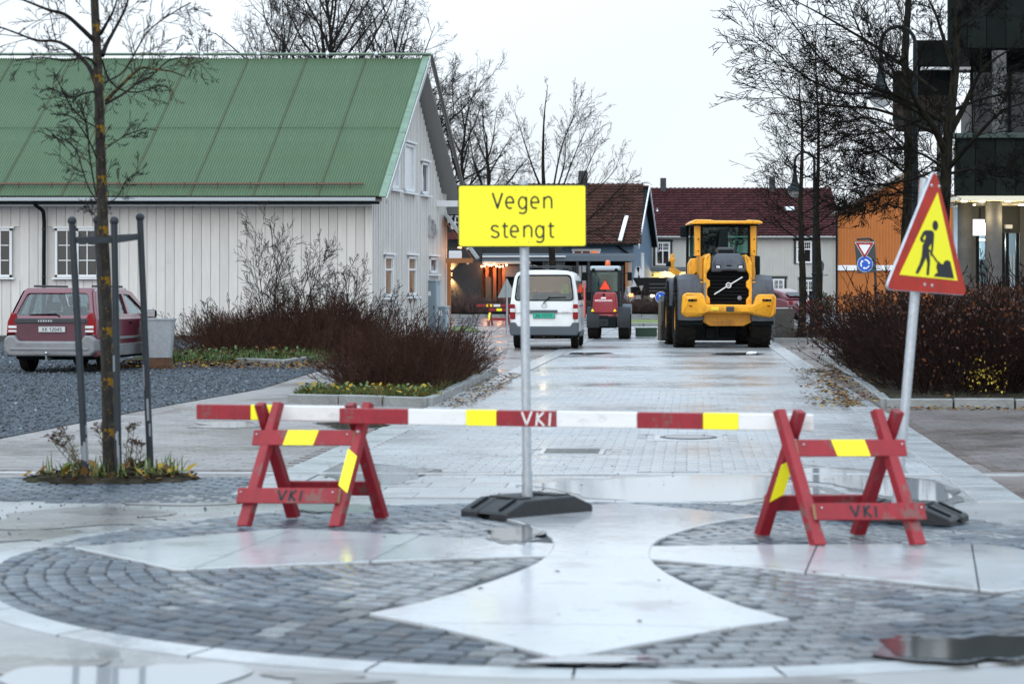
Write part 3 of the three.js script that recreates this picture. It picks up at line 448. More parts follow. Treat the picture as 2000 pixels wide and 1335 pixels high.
// ---- the yellow text sign
{
  const D = f1D, base = V3(f1x, f1h + 0.1, -D), top = P(1022.5, 352, D);
  const t = thing('road_closed_sign', 'yellow rectangular text sign on a galvanised pole in the middle of the road', 'road sign', [base.x, base.y, base.z]);
  const tp = top.clone().sub(base), z0 = V3(0, 0, 0);
  mesh('pole', uvBox(rod(z0, tp, 0.031, 0.031, 20), 0.6), M.galv, t);
  mesh('sleeve', uvBox(rod(z0, tp.clone().multiplyScalar(0.09), 0.036, 0.036, 20), 0.6), M.galv, t);
  mesh('bolt', [rod(V3(-0.035, 0.1, 0.02), V3(-0.075, 0.1, 0.03), 0.006), bx(0.018, 0.026, 0.026, -0.07, 0.1, 0.03, 0.004)], M.steel, t);
  const s = D / FOCAL, W = 250 * s, Hh = 121 * s, c = P(1020, 421.5, D - 0.055).sub(base);
  const pl = mesh('panel', prism(roundPoly(rect(-W / 2, -Hh / 2, W / 2, Hh / 2), 0.018), 0.012, 0.002), M.darkMetal, t); pl.position.copy(c); pl.rotation.z = 0.004; pl.rotation.y = 0.02;
  const face = canvasTex(1804, 876, (g, w, h) => {
    g.scale(2, 2); g.fillStyle = '#171a08'; g.fillRect(0, 0, 902, 438); g.fillStyle = '#fff21e'; g.beginPath(); g.roundRect(5, 5, 892, 428, 14); g.fill();
    g.strokeStyle = '#050601'; g.lineWidth = 14.5; g.lineCap = 'butt'; g.lineJoin = 'round'; g.translate(-161, -112);
    const e = (x, y) => { g.beginPath(); g.moveTo(x, y + 41); g.lineTo(x + 53, y + 41); g.ellipse(x + 27, y + 41, 27, 41, 0, 0, -Math.PI * 1.68, true); g.stroke(); };
    const n = (x, y) => { g.beginPath(); g.moveTo(x, y); g.lineTo(x, y + 85); g.moveTo(x, y + 34); g.bezierCurveTo(x + 4, y - 6, x + 54, y - 14, x + 54, y + 36); g.lineTo(x + 54, y + 85); g.stroke(); };
    const gg = (x, y) => { g.beginPath(); g.ellipse(x + 27, y + 41, 27, 41, 0, 0, 7); g.moveTo(x + 54, y - 2); g.lineTo(x + 54, y + 84); g.bezierCurveTo(x + 54, y + 122, x + 20, y + 122, x + 2, y + 108); g.stroke(); };
    const t2 = (x, y) => { g.beginPath(); g.moveTo(x, y - 24); g.lineTo(x, y + 60); g.bezierCurveTo(x, y + 82, x + 10, y + 84, x + 25, y + 80); g.moveTo(x - 18, y + 2); g.lineTo(x + 25, y + 2); g.stroke(); };
    const ss = (x, y) => { g.beginPath(); g.moveTo(x + 50, y + 12); g.bezierCurveTo(x + 38, y - 6, x + 2, y - 6, x + 3, y + 20); g.bezierCurveTo(x + 4, y + 44, x + 52, y + 34, x + 52, y + 62); g.bezierCurveTo(x + 52, y + 88, x + 12, y + 90, x, y + 70); g.stroke(); };
    g.lineWidth = 16; g.beginPath(); g.moveTo(402, 166); g.lineTo(437, 274); g.lineTo(472, 166); g.stroke(); g.lineWidth = 14.5;
    e(497, 195); gg(587, 197); e(674, 195); n(766, 194); ss(393, 401); t2(487, 402); e(529, 401); n(624, 400); gg(708, 403); t2(812, 402);
    g.fillStyle = '#5a5a30'; for (const [x, y] of [[565, 146], [650, 146], [572, 520], [656, 520]]) { g.beginPath(); g.arc(x, y, 5, 0, 7); g.fill(); }
    g.fillStyle = 'rgba(110,100,20,0.35)'; for (const [x, y, r] of [[223, 525, 4], [1040, 535, 3], [250, 540, 3]]) { g.beginPath(); g.arc(x, y, r, 0, 7); g.fill(); }
  });
  const fg = new THREE.PlaneGeometry(W - 0.006, Hh - 0.006); fg.translate(0, 0, 0.0135);
  mesh('printed_face', fg, new THREE.MeshStandardMaterial({ map: face, roughness: 0.42 }), pl);
  for (const y of [Hh / 2 - 0.04, -Hh / 2 + 0.04]) mesh('clamp', bx(0.12, 0.03, 0.05, tp.x * 0.85 - c.x * 1, y, -0.03, 0.004), M.galv, pl);
}
// ---- the triangular warning sign
{
  const D = f2D, base = V3(f2x, f2h + 0.1, -D), top = P(1807, 348, D), tp = top.clone().sub(base);
  const t = thing('roadworks_sign', 'triangular red and yellow roadworks warning sign on a leaning pole', 'road sign', base.toArray());
  mesh('pole', uvBox(rod(V3(), tp, 0.032, 0.032, 20), 0.6), M.galv, t);
  mesh('sleeve', uvBox(rod(V3(), tp.clone().multiplyScalar(0.09), 0.037, 0.037, 20), 0.6), M.galv, t);
  const side = 0.96, hh = 0.835, q = new THREE.Quaternion().setFromEuler(new THREE.Euler(0, 0.79, 0));
  const toSign = (X, Y) => { // survey points on the tilted panel -> panel plane
    const BL = [91.8, 780], BR = [738.6, 813.7], AP = [479.9, -208.7], m = [(BL[0] + BR[0]) / 2, (BL[1] + BR[1]) / 2], e1 = [BR[0] - BL[0], BR[1] - BL[1]], e2 = [AP[0] - m[0], AP[1] - m[1]], d = e1[0] * e2[1] - e1[1] * e2[0], p = [X - m[0], Y - m[1]];
    return [(p[0] * e2[1] - p[1] * e2[0]) / d * side, (e1[0] * p[1] - e1[1] * p[0]) / d * hh]; };
  const pn = new THREE.Group(); pn.name = 'panel'; t.add(pn);
  pn.position.copy(P(1799.5, 571, D).sub(base)); pn.quaternion.setFromEuler(new THREE.Euler(0, 0, -0.062)).multiply(q); pn.translateZ(0.05);
  const S = (l) => l.map(([a, b]) => toSign(a, b));
  const out = roundPoly([[-side / 2, 0], [side / 2, 0], [0, hh]], 0.07, 6);
  M.signRed = std(0.52, 0.02, 0.004, 0.45, { map: again(T.toneStrong, 1.7) });
  mesh('plate', prism(out, 0.02, 0.003), M.galv, pn).position.z = -0.021;
  mesh('red_border', prism(roundPoly([[-side / 2 + 0.006, 0.005], [side / 2 - 0.006, 0.005], [0, hh - 0.01]], 0.066, 6), 0.003, 0), M.signRed, pn);
  mesh('yellow_field', prism(S([[194.4, 658], [654, 692], [495, -10]]), 0.0028, 0, [], 0.003), M.yellow, pn);
  const el = []; for (let k = 0; k < 20; k++) el.push([473 + 22 * Math.cos(k / 20 * 6.2832), 255 + 40 * Math.sin(k / 20 * 6.2832)]);
  const polys = [el, [[392, 297], [445, 296], [460, 310], [463, 345], [458, 375], [441, 400], [420, 436], [385, 436], [370, 428], [384, 392], [398, 352]],
    [[394, 298], [376, 312], [352, 365], [356, 382], [372, 397], [386, 380], [373, 366], [384, 340], [404, 330]], [[452, 306], [463, 325], [455, 440], [450, 470], [446, 500], [434, 496], [440, 440], [443, 380]],
    [[372, 425], [418, 436], [395, 520], [372, 575], [337, 644], [320, 645], [318, 632], [350, 560], [366, 500]], [[392, 430], [420, 436], [430, 540], [420, 654], [404, 656], [402, 640], [409, 560], [392, 480]],
    [[417, 450], [425, 446], [494, 544], [484, 552]], [[460, 662], [474, 642], [492, 630], [481, 590], [484, 566], [500, 540], [516, 560], [538, 562], [545, 540], [566, 527], [592, 540], [606, 600], [622, 675]]];
  const gs = polys.map((p, i) => prism(S(p), 0.0024 + i * 0.00015, 0, [], 0.0058)); mesh('worker_pictogram', gs, M.letterBlack, pn);
  for (const [a, b] of [[448, -62], [508, -60], [392, 732], [450, 738]]) { const [x, y] = toSign(a, b); mesh('rivet', lathe([[0.012, 0], [0.01, 0.004], [0.001, 0.006]], 10).rotateX(Math.PI / 2).translate(x, y, 0.003), M.steel, pn); }
}
// ================================================================ steel tree guard
{
  const D0 = 17.75, c = [-3.3, D0];
  const t = thing('tree_guard', 'dark steel tree guard of four ball-topped posts round the young tree', 'tree guard', [c[0], 0, -D0]);
  M.guard = std(0.028, 0.036, 0.044, 0.55, { metalness: 0.35, map: again(T.toneStrong, 1.5), bumpMap: again(T.fine, 3), bumpScale: 0.001 });
  M.guardBare = std(0.3, 0.33, 0.36, 0.5, { metalness: 0.4, map: again(T.toneStrong, 3) });
  const posts = [[[168, 946], [140, 436], 17.42], [[231, 942], [222.5, 436], 17.5], [[294, 925], [273, 429], 18.05], [[214, 931], [189, 434], 18.1]];
  const tops = [];
  for (const [[bx0, by0], [tx, ty], D] of posts) { const b = P(bx0, by0, D), a = P(tx, ty, D); b.y = 0; b.sub(t.position); a.sub(t.position); const p = mesh('post', uvBox(rod(b, a, 0.029, 0.027, 14), 0.5), M.guard, t); tops.push([b, a]);
    const s = new THREE.SphereGeometry(0.037, 16, 12); s.translate(a.x, a.y + 0.02, a.z); mesh('ball', s, M.guard, p);
    const r = mulberry(Math.floor(bx0)); for (let k = 0; k < 4; k++) { const f = 0.05 + 0.4 * r() ** 1.5, ang = r() * 2 - 1, l = 0.02 + 0.08 * r(), q0 = b.clone().lerp(a, f), q1 = b.clone().lerp(a, f + l); const off = V3(Math.sin(ang) * 0.0295, 0, Math.cos(ang) * 0.0295); mesh('worn_patch', bar(q0.add(off), q1.add(off), 0.012 + 0.014 * r(), 0.001, V3(Math.cos(ang), 0, -Math.sin(ang)), 0), M.guardBare, p); } }
  const ring = (f) => [0, 1, 2, 3].map((i) => tops[i][0].clone().lerp(tops[i][1], f)); const q = ring(0.935);
  for (const [i, j] of [[0, 1], [1, 2], [2, 3], [3, 0]]) mesh('hoop', bar(q[i], q[j], 0.05, 0.01, V3(0, 1, 0), 0.003), M.guard, t);
}
// ================================================================ long white wooden building with green corrugated roof
{
  const C1 = [-4.10, 62], C2 = [-2.26, 72], XL = -17.6;
  const t = thing('wooden_hall', 'long white wooden building with green corrugated roof and a gable toward the road', 'building', [0, 0, 0]);
  M.clad = std(0.69, 0.672, 0.645, 0.62, { map: again(T.boardDirt, 0.5) }); M.clad2 = std(0.64, 0.622, 0.598, 0.62, { map: again(T.boardDirt, 0.45) });
  M.greenRoof = [0, 1, 2].map((k) => std([0.1, 0.09, 0.109][k], [0.166, 0.152, 0.177][k], [0.09, 0.082, 0.097][k], 0.55, { map: again(T.roofDirt, 0.17 + 0.05 * k), metalness: 0.1 }));
  M.greenTrim = std(0.2, 0.3, 0.21, 0.5, { map: again(T.toneStrong, 1) }); M.rust = std(1, 1, 1, 0.85, { map: again(T.rust, 2) });
  M.soffit = std(0.3, 0.3, 0.29, 0.8, { map: again(T.boardDirt, 0.8) }); M.plinth = std(0.06, 0.06, 0.06, 0.9);
  const eaveY = 4.05, u0 = (px, D = 62) => (px - 1000) * D / FOCAL, yy = (py, D = 62) => EYE - (py - HORIZON) * D / FOCAL;
  const gpos = (s) => V3(C1[0] + (C2[0] - C1[0]) * s, 0, -(C1[1] + (C2[1] - C1[1]) * s));
  const gdir = V3(C2[0] - C1[0], 0, -(C2[1] - C1[1])), glen = gdir.length(); gdir.normalize(); const gnorm = V3(-gdir.z, 0, gdir.x); if (gnorm.x < 0) gnorm.negate();
  const ridgeS = 0.5, ridgeY = 8.5, eaveFar = 4.25;
  // backing walls
  mesh('wall', uvBox(bx(C1[0] - XL - 0.02, 4.5, 0.12, (C1[0] + XL) / 2, 2.25, -62.12)), M.clad2, t);
  { const g = prism([[0, 0], [glen, 0], [glen, eaveFar], [glen / 2, ridgeY - 0.12], [0, eaveY + 0.1]], 0.1); const m = new THREE.Matrix4().makeBasis(gdir, V3(0, 1, 0), gnorm).setPosition(gpos(0).addScaledVector(gnorm, -0.12)); g.applyMatrix4(m); mesh('wall', uvBox(g), M.clad2, t); }
  mesh('wall', uvBox(bx(16, 5, 0.1, -10.2, 2.5, -72.1)), M.clad2, t);
  mesh('plinth', bx(C1[0] - XL, 0.16, 0.2, (C1[0] + XL) / 2, 0.06, -62.08), M.plinth, t);
  // windows in the long wall
  const wins = [[107, 193, 446, 541], [-62, 23, 446, 541]].map(([a, b, c, d]) => [u0(a), u0(b), yy(d), yy(c)]);
  const bays = (parent, ox, oy, w, h, place) => {   // two casements of two by three panes
    const add = (name, g, m, p) => { g.applyMatrix4(place); return mesh(name, g, m, p); };
    const win = add('window', bx(w - 0.02, h - 0.02, 0.04, ox + w / 2, oy + h / 2, -0.02), M.glassDark, parent);
    for (const [a, b, c, d] of [[0, w, 0, 0.07], [0, w, h - 0.07, h], [0, 0.07, 0, h], [w - 0.07, w, 0, h], [w / 2 - 0.05, w / 2 + 0.05, 0, h]]) add('frame', bx(b - a, d - c, 0.07, ox + (a + b) / 2, oy + (c + d) / 2, 0.02, 0.004), M.whiteTrim, win);
    for (const cx of [w * 0.27, w * 0.73]) add('glazing_bar', bx(0.028, h - 0.14, 0.03, ox + cx, oy + h / 2, 0.012), M.whiteTrim, win);
    for (const k of [1, 2]) for (const cx of [w * 0.27, w * 0.73]) add('glazing_bar', bx(w * 0.38, 0.026, 0.032, ox + cx, oy + 0.05 + (h - 0.1) * k / 3, 0.012), M.whiteTrim, win);
    add('sill', bx(w + 0.16, 0.05, 0.12, ox + w / 2, oy - 0.04, 0.04, 0.006), M.whiteTrim, win); add('head', bx(w + 0.12, 0.06, 0.1, ox + w / 2, oy + h + 0.03, 0.03, 0.006), M.whiteTrim, win);
    return win; };
  wins.forEach(([x0, x1, y0, y1]) => bays(t, x0, y0, x1 - x0, y1 - y0, new THREE.Matrix4().makeTranslation(0, 0, -62.0)));
  // vertical boards of the long wall
  const bw = 0.262;
  for (let x = C1[0] - 0.14, i = 0; x > XL; x -= bw, i++) {
    const a = x - bw, b = x - 0.012, m = i % 3 ? M.clad : M.clad2; let spans = [[0.16, eaveY + 0.35]];
    for (const [x0, x1, y0, y1] of wins) if (b > x0 - 0.05 && a < x1 + 0.05) spans = [[0.16, y0 - 0.08], [y1 + 0.05, eaveY + 0.35]];
    for (const [p, q] of spans) { const g = uvBox(bx(b - a, q - p, 0.03, (a + b) / 2, (p + q) / 2, -62.04 + rr(-0.003, 0.003), 0.006)); const u = g.attributes.uv; for (let k = 0; k < u.count; k++) u.setX(k, u.getX(k) + i * 0.37); mesh('board', g, m, t); }
  }
  mesh('corner_board', uvBox(bx(0.13, 4.3, 0.1, C1[0] - 0.07, 2.25, -62.0, 0.006)), M.clad, t);
  // gable windows (survey: left, right, top, bottom)
  const gs = (px) => { const a = px - 1000; return (a * 62 + 17220) / (7728 - 10 * a); };
  const gw = [[758, 776, 300, 368, 'w'], [786, 806, 281, 374, 'w'], [820, 833, 317, 379, 'o'], [747, 764, 499, 579, 'l'], [793, 810, 500, 577, 'l'], [836, 851, 502, 533, 'o']].map(([a, b, c, d, k]) => { const s0 = gs(a), s1 = gs(b), Dm = 62 + 10 * (s0 + s1) / 2; return [s0 * glen, s1 * glen, yy(d, Dm), yy(c, Dm), k]; });
  M.warmPane = std(0.2, 0.11, 0.05, 0.12); M.blind = std(0.62, 0.63, 0.64, 0.25);
  const gplace = new THREE.Matrix4().makeBasis(gdir, V3(0, 1, 0), gnorm).setPosition(gpos(0));
  for (const [s0, s1, y0, y1, k] of gw) {
    const w = s1 - s0, h = y1 - y0, add = (name, g, m, p) => { g.applyMatrix4(gplace); return mesh(name, g, m, p); };
    const win = add('window', bx(w - 0.1, h - 0.1, 0.04, (s0 + s1) / 2, (y0 + y1) / 2, -0.01), k === 'w' ? M.blind : k === 'l' ? M.warmPane : M.glassDark, t);
    for (const [a, b, c, d] of [[0, w, 0, 0.09], [0, w, h - 0.09, h], [0, 0.1, 0, h], [w - 0.1, w, 0, h]]) add('frame', bx(b - a, d - c, 0.09, s0 + (a + b) / 2, y0 + (c + d) / 2, 0.035, 0.006), M.whiteTrim, win);
    if (k === 'l') add('glazing_bar', bx(w - 0.1, 0.06, 0.05, (s0 + s1) / 2, y0 + h * 0.66, 0.03), M.whiteTrim, win);
    add('sill', bx(w + 0.22, 0.06, 0.2, (s0 + s1) / 2, y0 - 0.06, 0.08, 0.008), M.whiteTrim, win); add('head', bx(w + 0.18, 0.06, 0.16, (s0 + s1) / 2, y1 + 0.05, 0.07, 0.008), M.whiteTrim, win);
  }
  const rakeY = (s) => s < glen / 2 ? eaveY + (ridgeY - eaveY) * s / (glen / 2) : ridgeY + (eaveFar - ridgeY) * (s - glen / 2) / (glen / 2);
  for (let s = 0.02, i = 0; s < glen - 0.1; s += 0.205, i++) {   // board and batten
    const top = Math.min(rakeY(s), rakeY(s + 0.2)) - 0.02; let spans = [[0.2, top]];
    for (const [s0, s1, y0, y1] of gw) if (s + 0.19 > s0 - 0.02 && s < s1 + 0.02) spans = spans.flatMap(([p, q]) => [[p, Math.min(q, y0 - 0.1)], [Math.max(p, y1 + 0.07), q]]).filter(([p, q]) => q - p > 0.05);
    for (const [p, q] of spans) { const g = bx(0.135, q - p, 0.03, s + 0.1, (p + q) / 2, 0.035 + rr(-0.004, 0.004), 0.005); g.applyMatrix4(gplace); mesh('board', uvBox(g), i % 3 ? M.clad : M.clad2, t); }
  }
  { const g = bx(0.12, 3.9, 0.1, 0.0, 2.1, 0.03, 0.006); g.applyMatrix4(gplace); mesh('corner_board', uvBox(g), M.clad, t); const g2 = bx(0.12, 4, 0.1, glen - 0.02, 2.1, 0.03, 0.006); g2.applyMatrix4(gplace); mesh('corner_board', uvBox(g2), M.clad, t); }
  // roof: two courses of corrugated sheets on the near slope
  const e0 = V3(0, 4.15, -61.35), r0 = V3(0, 8.72, -67.0), upv = r0.clone().sub(e0), upl = upv.length(); upv.normalize();
  const nrm = V3(0, -upv.z, upv.y); if (nrm.y < 0) nrm.negate();
  const skew = (f) => f * 1.02;         // the verge follows the gable
  const xr0 = -3.72, roof = new THREE.Group(); roof.name = 'roof'; t.add(roof);
  const at = (x, f, w) => V3(x, 0, 0).add(e0).addScaledVector(upv, f * upl).addScaledVector(nrm, w);
  const pitch = 0.0762, sheetW = pitch * 24; let si = 0;
  for (const [f0, f1, lift] of [[0.0, 0.475, 0], [0.465, 0.985, 0.012]]) for (let k = 0; k < 9; k++) {
    const xa = xr0 - k * sheetW, rings = [[], []], n = 24 * 6;
    for (let i = 0; i <= n; i++) { const x = xa - (sheetW + 0.02) * i / n, w = 0.02 * Math.cos(i / 6 * Math.PI * 2) + lift + (k % 2) * 0.006; rings[0].push(at(x + skew(f0), f0, w)); rings[1].push(at(x + skew(f1), f1, w)); }
    mesh('roof_sheet', uvBox(loft(rings, false)), M.greenRoof[(si++ * 2 + k) % 3], roof);
    const sm = []; for (const x of [xa + 0.012]) sm.push(bar(at(x + skew(f0), f0, 0.027 + lift), at(x + skew(f1), f1, 0.027 + lift), 0.013, 0.003, V3(1, 0, 0))); if (k) mesh('seam', sm, M.rust, roof);
  }
  mesh('ridge_cap', bar(V3(XL - 1, 8.8, -67), V3(-2.55, 8.8, -67), 0.3, 0.06, V3(0, 0, 1), 0.02), M.greenTrim, roof);
  for (const px of [395, 505, 640, 735]) mesh('ridge_joint', bx(0.1, 0.1, 0.34, (px - 1000) * 67 / FOCAL, 8.81, -66.98, 0.02), M.whiteTrim, roof);
  // roof deck, far slope and gable overhang
  const over = 0.62, deck = (zA, yA, zB, yB, xs) => { const rings = [[V3(XL, yA - 0.06, -zA), V3(xs[0], yA - 0.06, -zA), V3(xs[0], yA - 0.19, -zA), V3(XL, yA - 0.19, -zA)], [V3(XL, yB - 0.06, -zB), V3(xs[1], yB - 0.06, -zB), V3(xs[1], yB - 0.19, -zB), V3(XL, yB - 0.19, -zB)]]; return crease(loft(rings), 0.3); };
  mesh('roof_deck', uvBox(deck(61.45, 4.18, 67, 8.7, [-3.74, -2.72])), M.soffit, roof); mesh('roof_deck', uvBox(deck(67, 8.7, 72.9, 4.2, [-2.72, -1.66])), M.soffit, roof);
  // verge boards: green flashing on the near rake, dark boards on the far rake
  const nearA = V3(-3.70, 4.12, -61.3), top = V3(-2.66, 8.78, -67), farA = V3(-1.62, 4.15, -73.0);
  for (let k = 0; k < 7; k++) mesh('verge_flashing', uvBox(bar(nearA.clone().lerp(top, k / 7), nearA.clone().lerp(top, (k + 0.99) / 7), 0.2, 0.05, V3(1, 0, 0), 0.01)), M.greenTrim, roof);
  mesh('verge_board', uvBox(bar(nearA.clone().add(V3(0.12, -0.12, 0)), top.clone().add(V3(0.12, -0.12, 0)), 0.03, 0.2, V3(1, 0, 0), 0.005)), std(0.42, 0.44, 0.43, 0.6), roof);
  mesh('verge_board', uvBox(bar(top.clone().add(V3(0.12, -0.06, 0)), farA.clone().add(V3(0.12, -0.06, 0)), 0.03, 0.24, V3(1, 0, 0), 0.005)), std(0.1, 0.1, 0.1, 0.7), roof);
  mesh('verge_board', uvBox(bar(top.clone().add(V3(0.16, 0.02, 0)), farA.clone().add(V3(0.16, 0.02, 0)), 0.06, 0.07, V3(1, 0, 0), 0.005)), std(0.22, 0.2, 0.18, 0.7), roof);
  mesh('rafter_end', uvBox(bx(0.75, 0.2, 0.12, -2.12, 4.28, -70.6, 0.01)), M.whiteTrim, roof);
  // snow guard, gutter, downpipe
  const sg = (x0, x1) => { const a = at(x0, 0.062, 0.1), b = at(x1, 0.062, 0.1); return bar(a, b, 0.03, 0.075, nrm.clone(), 0.005); };
  mesh('snow_guard', uvBox(sg(XL, -11.0)), M.rust, roof); mesh('snow_guard', uvBox(sg(-10.95, -4.25)), M.rust, roof);
  for (let x = -17; x < -4.3; x += 0.95) mesh('snow_guard_bracket', bar(at(x, 0.05, 0.02), at(x, 0.066, 0.14), 0.03, 0.02, V3(1, 0, 0)), M.rust, roof);
  mesh('eave_flashing', bx(-3.9 - XL, 0.1, 0.03, (-3.9 + XL) / 2, 4.06, -61.36, 0.004), std(0.34, 0.38, 0.41, 0.4, { metalness: 0.3 }), roof);
  { const pr = []; for (let k = 0; k <= 10; k++) { const a = Math.PI + Math.PI * k / 10; pr.push([0.075 * Math.cos(a), 0.075 * Math.sin(a)]); } const g = prism([...pr, [0.065, 0], ...pr.map(([a, b]) => [a * 0.86, b * 0.86]).reverse()], -3.78 - XL); g.rotateY(Math.PI / 2); g.translate(XL, 3.99, -61.32); mesh('gutter', g, M.black, t); }
  mesh('fascia', uvBox(bx(-4 - XL, 0.13, 0.04, (-4 + XL) / 2, 3.93, -61.5, 0.004)), M.whiteTrim, t);
  mesh('soffit_board', uvBox(bx(-4 - XL, 0.03, 0.5, (-4 + XL) / 2, 3.98, -61.75)), M.whiteTrim, t);
  { const T2 = new Tubes(), c = [P(68, 391, 61.4), P(68, 399, 61.4), P(83, 412, 61.75), P(85, 424, 61.85), P(85, 500, 61.86), P(85, 655, 61.86)]; const pts = catmull(c, 30); T2.add(pts, pts.map(() => 0.055), 10); mesh('downpipe', T2.geo(), M.black, t); for (const y of [447, 540]) mesh('pipe_clip', lathe([[0.062, -0.02], [0.066, 0], [0.062, 0.02]], 12).translate(...P(85, y, 61.86).toArray()), M.darkMetal, t); }
  // metal lettering plate on the gable
  { const s0 = gs(833) * glen, k = 71.3 / FOCAL; const g = [bx(0.04, 0.62, 0.06, s0, 3.55, 0.11), bx(0.95, 0.05, 0.06, s0 + 0.45, 3.22, 0.11), bx(0.3, 0.06, 0.06, s0 + 0.55, 3.7, 0.11), bx(0.06, 0.4, 0.06, s0 + 0.55, 3.5, 0.11), bx(0.24, 0.06, 0.06, s0 + 0.55, 3.48, 0.11), bx(0.06, 0.36, 0.06, s0 + 0.8, 3.42, 0.11), bx(0.2, 0.2, 0.06, s0 + 0.95, 3.36, 0.11, 0.02), bx(0.14, 0.14, 0.05, s0 + 0.14, 3.75, 0.11, 0.02)]; g.forEach((q) => q.applyMatrix4(gplace)); mesh('metal_emblem', g, M.steel, t); }
  // lean-to entrance at the far corner with a warm lamp under its roof
  M.warmWood = std(0.42, 0.16, 0.05, 0.55, { map: again(T.wood, 1.5) });
  const ax = -2.2, az = -72.6;
  const po = mesh('porch_roof', uvBox(bar(V3(-2.2, 3.95, -72.4), V3(-1.15, 2.5, -72.4), 2.4, 0.12, V3(0, 0, 1), 0.02)), std(0.4, 0.41, 0.42, 0.5), t);
  mesh('porch_ceiling', uvBox(bar(V3(-2.25, 3.78, -72.4), V3(-1.28, 2.45, -72.4), 2.2, 0.02, V3(0, 0, 1))), M.warmWood, po);
  mesh('porch_beam', uvBox(bx(0.9, 0.16, 0.1, -1.75, 2.42, -71.3, 0.01)), M.warmWood, po);
  mesh('porch_post', uvBox(bx(0.14, 2.5, 0.14, -2.12, 1.25, -72.2, 0.01)), M.warmWood, po);
  mesh('porch_wall', uvBox(bx(0.1, 3.2, 2.2, -2.3, 1.6, -73.4)), M.clad, po);
  const lamp = mesh('porch_lamp', lathe([[0.001, 0.05], [0.06, 0.04], [0.07, 0], [0.001, -0.01]], 12).translate(-1.75, 2.85, -72.0), glow(1, 0.5, 0.18, 4), po);
  const pl = new THREE.PointLight(new THREE.Color().setRGB(1, 0.5, 0.2), 0.7); pl.position.set(-1.75, 2.72, -72.0); pl.castShadow = true; scene.add(pl);
}
// ================================================================ grey utility cabinets at the gable
{
  M.cabinet = std(0.23, 0.29, 0.34, 0.45, { map: again(T.boardDirt, 1) }); M.cabinet2 = std(0.3, 0.37, 0.42, 0.45);
  const cab = (label, px0, px1, py0, py1, D, d) => { const a = P(px0, py1, D), b = P(px1, py0, D), w = b.x - a.x, h = b.y; const t = thing('utility_cabinet', label, 'utility cabinet', [(a.x + b.x) / 2, 0, -D], -0.35);
    mesh('body', bx(w * 0.86, h - 0.06, d, 0, (h - 0.06) / 2, 0, 0.012), M.cabinet, t); mesh('lid', bx(w * 0.92, 0.06, d + 0.06, 0, h - 0.03, 0, 0.012), M.cabinet2, t);
    const door = mesh('door', bx(w * 0.76, h * 0.8, 0.02, 0, h * 0.48, d / 2 + 0.008, 0.006), M.cabinet, t); mesh('handle', bx(0.02, 0.12, 0.03, w * 0.3, h * 0.5, d / 2 + 0.03, 0.005), M.black, door); mesh('notice', bx(0.1, 0.14, 0.004, -w * 0.1, h * 0.75, d / 2 + 0.02), M.white, door);
    const sd = mesh('side_panel', bx(0.02, h * 0.84, d * 0.8, w * 0.43 + 0.006, h * 0.48, 0, 0.005), M.cabinet2, t); };
  cab('tall grey-blue utility cabinet against the white gable', 834, 858, 546, 655, 69.5, 0.42);
  cab('low pale utility cabinet beside the taller grey one at the gable corner', 857, 876, 597, 657, 68.6, 0.36);
}
// ================================================================ vehicles
M.carRed = phy(0.13, 0.008, 0.024, 0.35, { clearcoat: 0.8, clearcoatRoughness: 0.12, map: again(T.tone, 0.8) }); M.carDirty = phy(0.105, 0.018, 0.036, 0.5, { clearcoat: 0.3, clearcoatRoughness: 0.35, map: again(T.toneStrong, 0.8) });
M.cladGrey = std(0.27, 0.275, 0.285, 0.5, { map: again(T.toneStrong, 0.9), metalness: 0.25 }); M.lampRed = phy(0.22, 0.003, 0.006, 0.3, { specularIntensity: 0.5 }); M.lampClear = phy(0.6, 0.6, 0.6, 0.15, { clearcoat: 1 });
M.plastic = std(0.03, 0.033, 0.038, 0.5); M.interior = std(0.035, 0.037, 0.042, 0.85); M.vanWhite = phy(0.77, 0.79, 0.79, 0.35, { clearcoat: 0.5, clearcoatRoughness: 0.15, map: again(T.tone, 0.5) });
M.vanGrey = std(0.06, 0.075, 0.09, 0.55); M.rim = std(0.4, 0.41, 0.42, 0.35, { metalness: 0.7 }); M.mud = dull(0.03, 0.026, 0.023, 0.9);
function wheel(parent, x, z, r, w, rimR, rimMat = M.rim, lugs = 0, y = r) {
  const g = lathe([[rimR, -w / 2 + 0.03], [r * 0.8, -w / 2], [r * 0.95, -w / 2 + 0.02], [r, -w / 2 + w * 0.14], [r, w / 2 - w * 0.14], [r * 0.95, w / 2 - 0.02], [r * 0.8, w / 2], [rimR, w / 2 - 0.03], [rimR, -w / 2 + 0.03]], 36); g.rotateZ(Math.PI / 2);
  const parts = [g]; for (let k = 0; k < lugs; k++) for (const s of [-1, 1]) { const a = (k + (s > 0 ? 0.5 : 0)) / lugs * Math.PI * 2; const b = bx(w * 0.46, r * 0.055, r * 0.12, s * w * 0.25, 0, 0, 0, 0, s * 0.45, 0); b.translate(0, r * 1.005, 0); b.rotateX(a); parts.push(b); }
  const t = mesh('wheel', parts, M.rubber, parent); t.position.set(x, y, z);
  const sx = x > 0 ? 1 : -1; const rg = lathe([[0.001, w * 0.22], [rimR * 0.28, w * 0.24], [rimR * 0.34, w * 0.12], [rimR * 0.85, w * 0.16], [rimR * 0.98, w * 0.42], [rimR, w * 0.4], [rimR, -w * 0.4]], 28); rg.rotateZ(-Math.PI / 2 * sx); mesh('rim', rg, rimMat, t); return t;
}
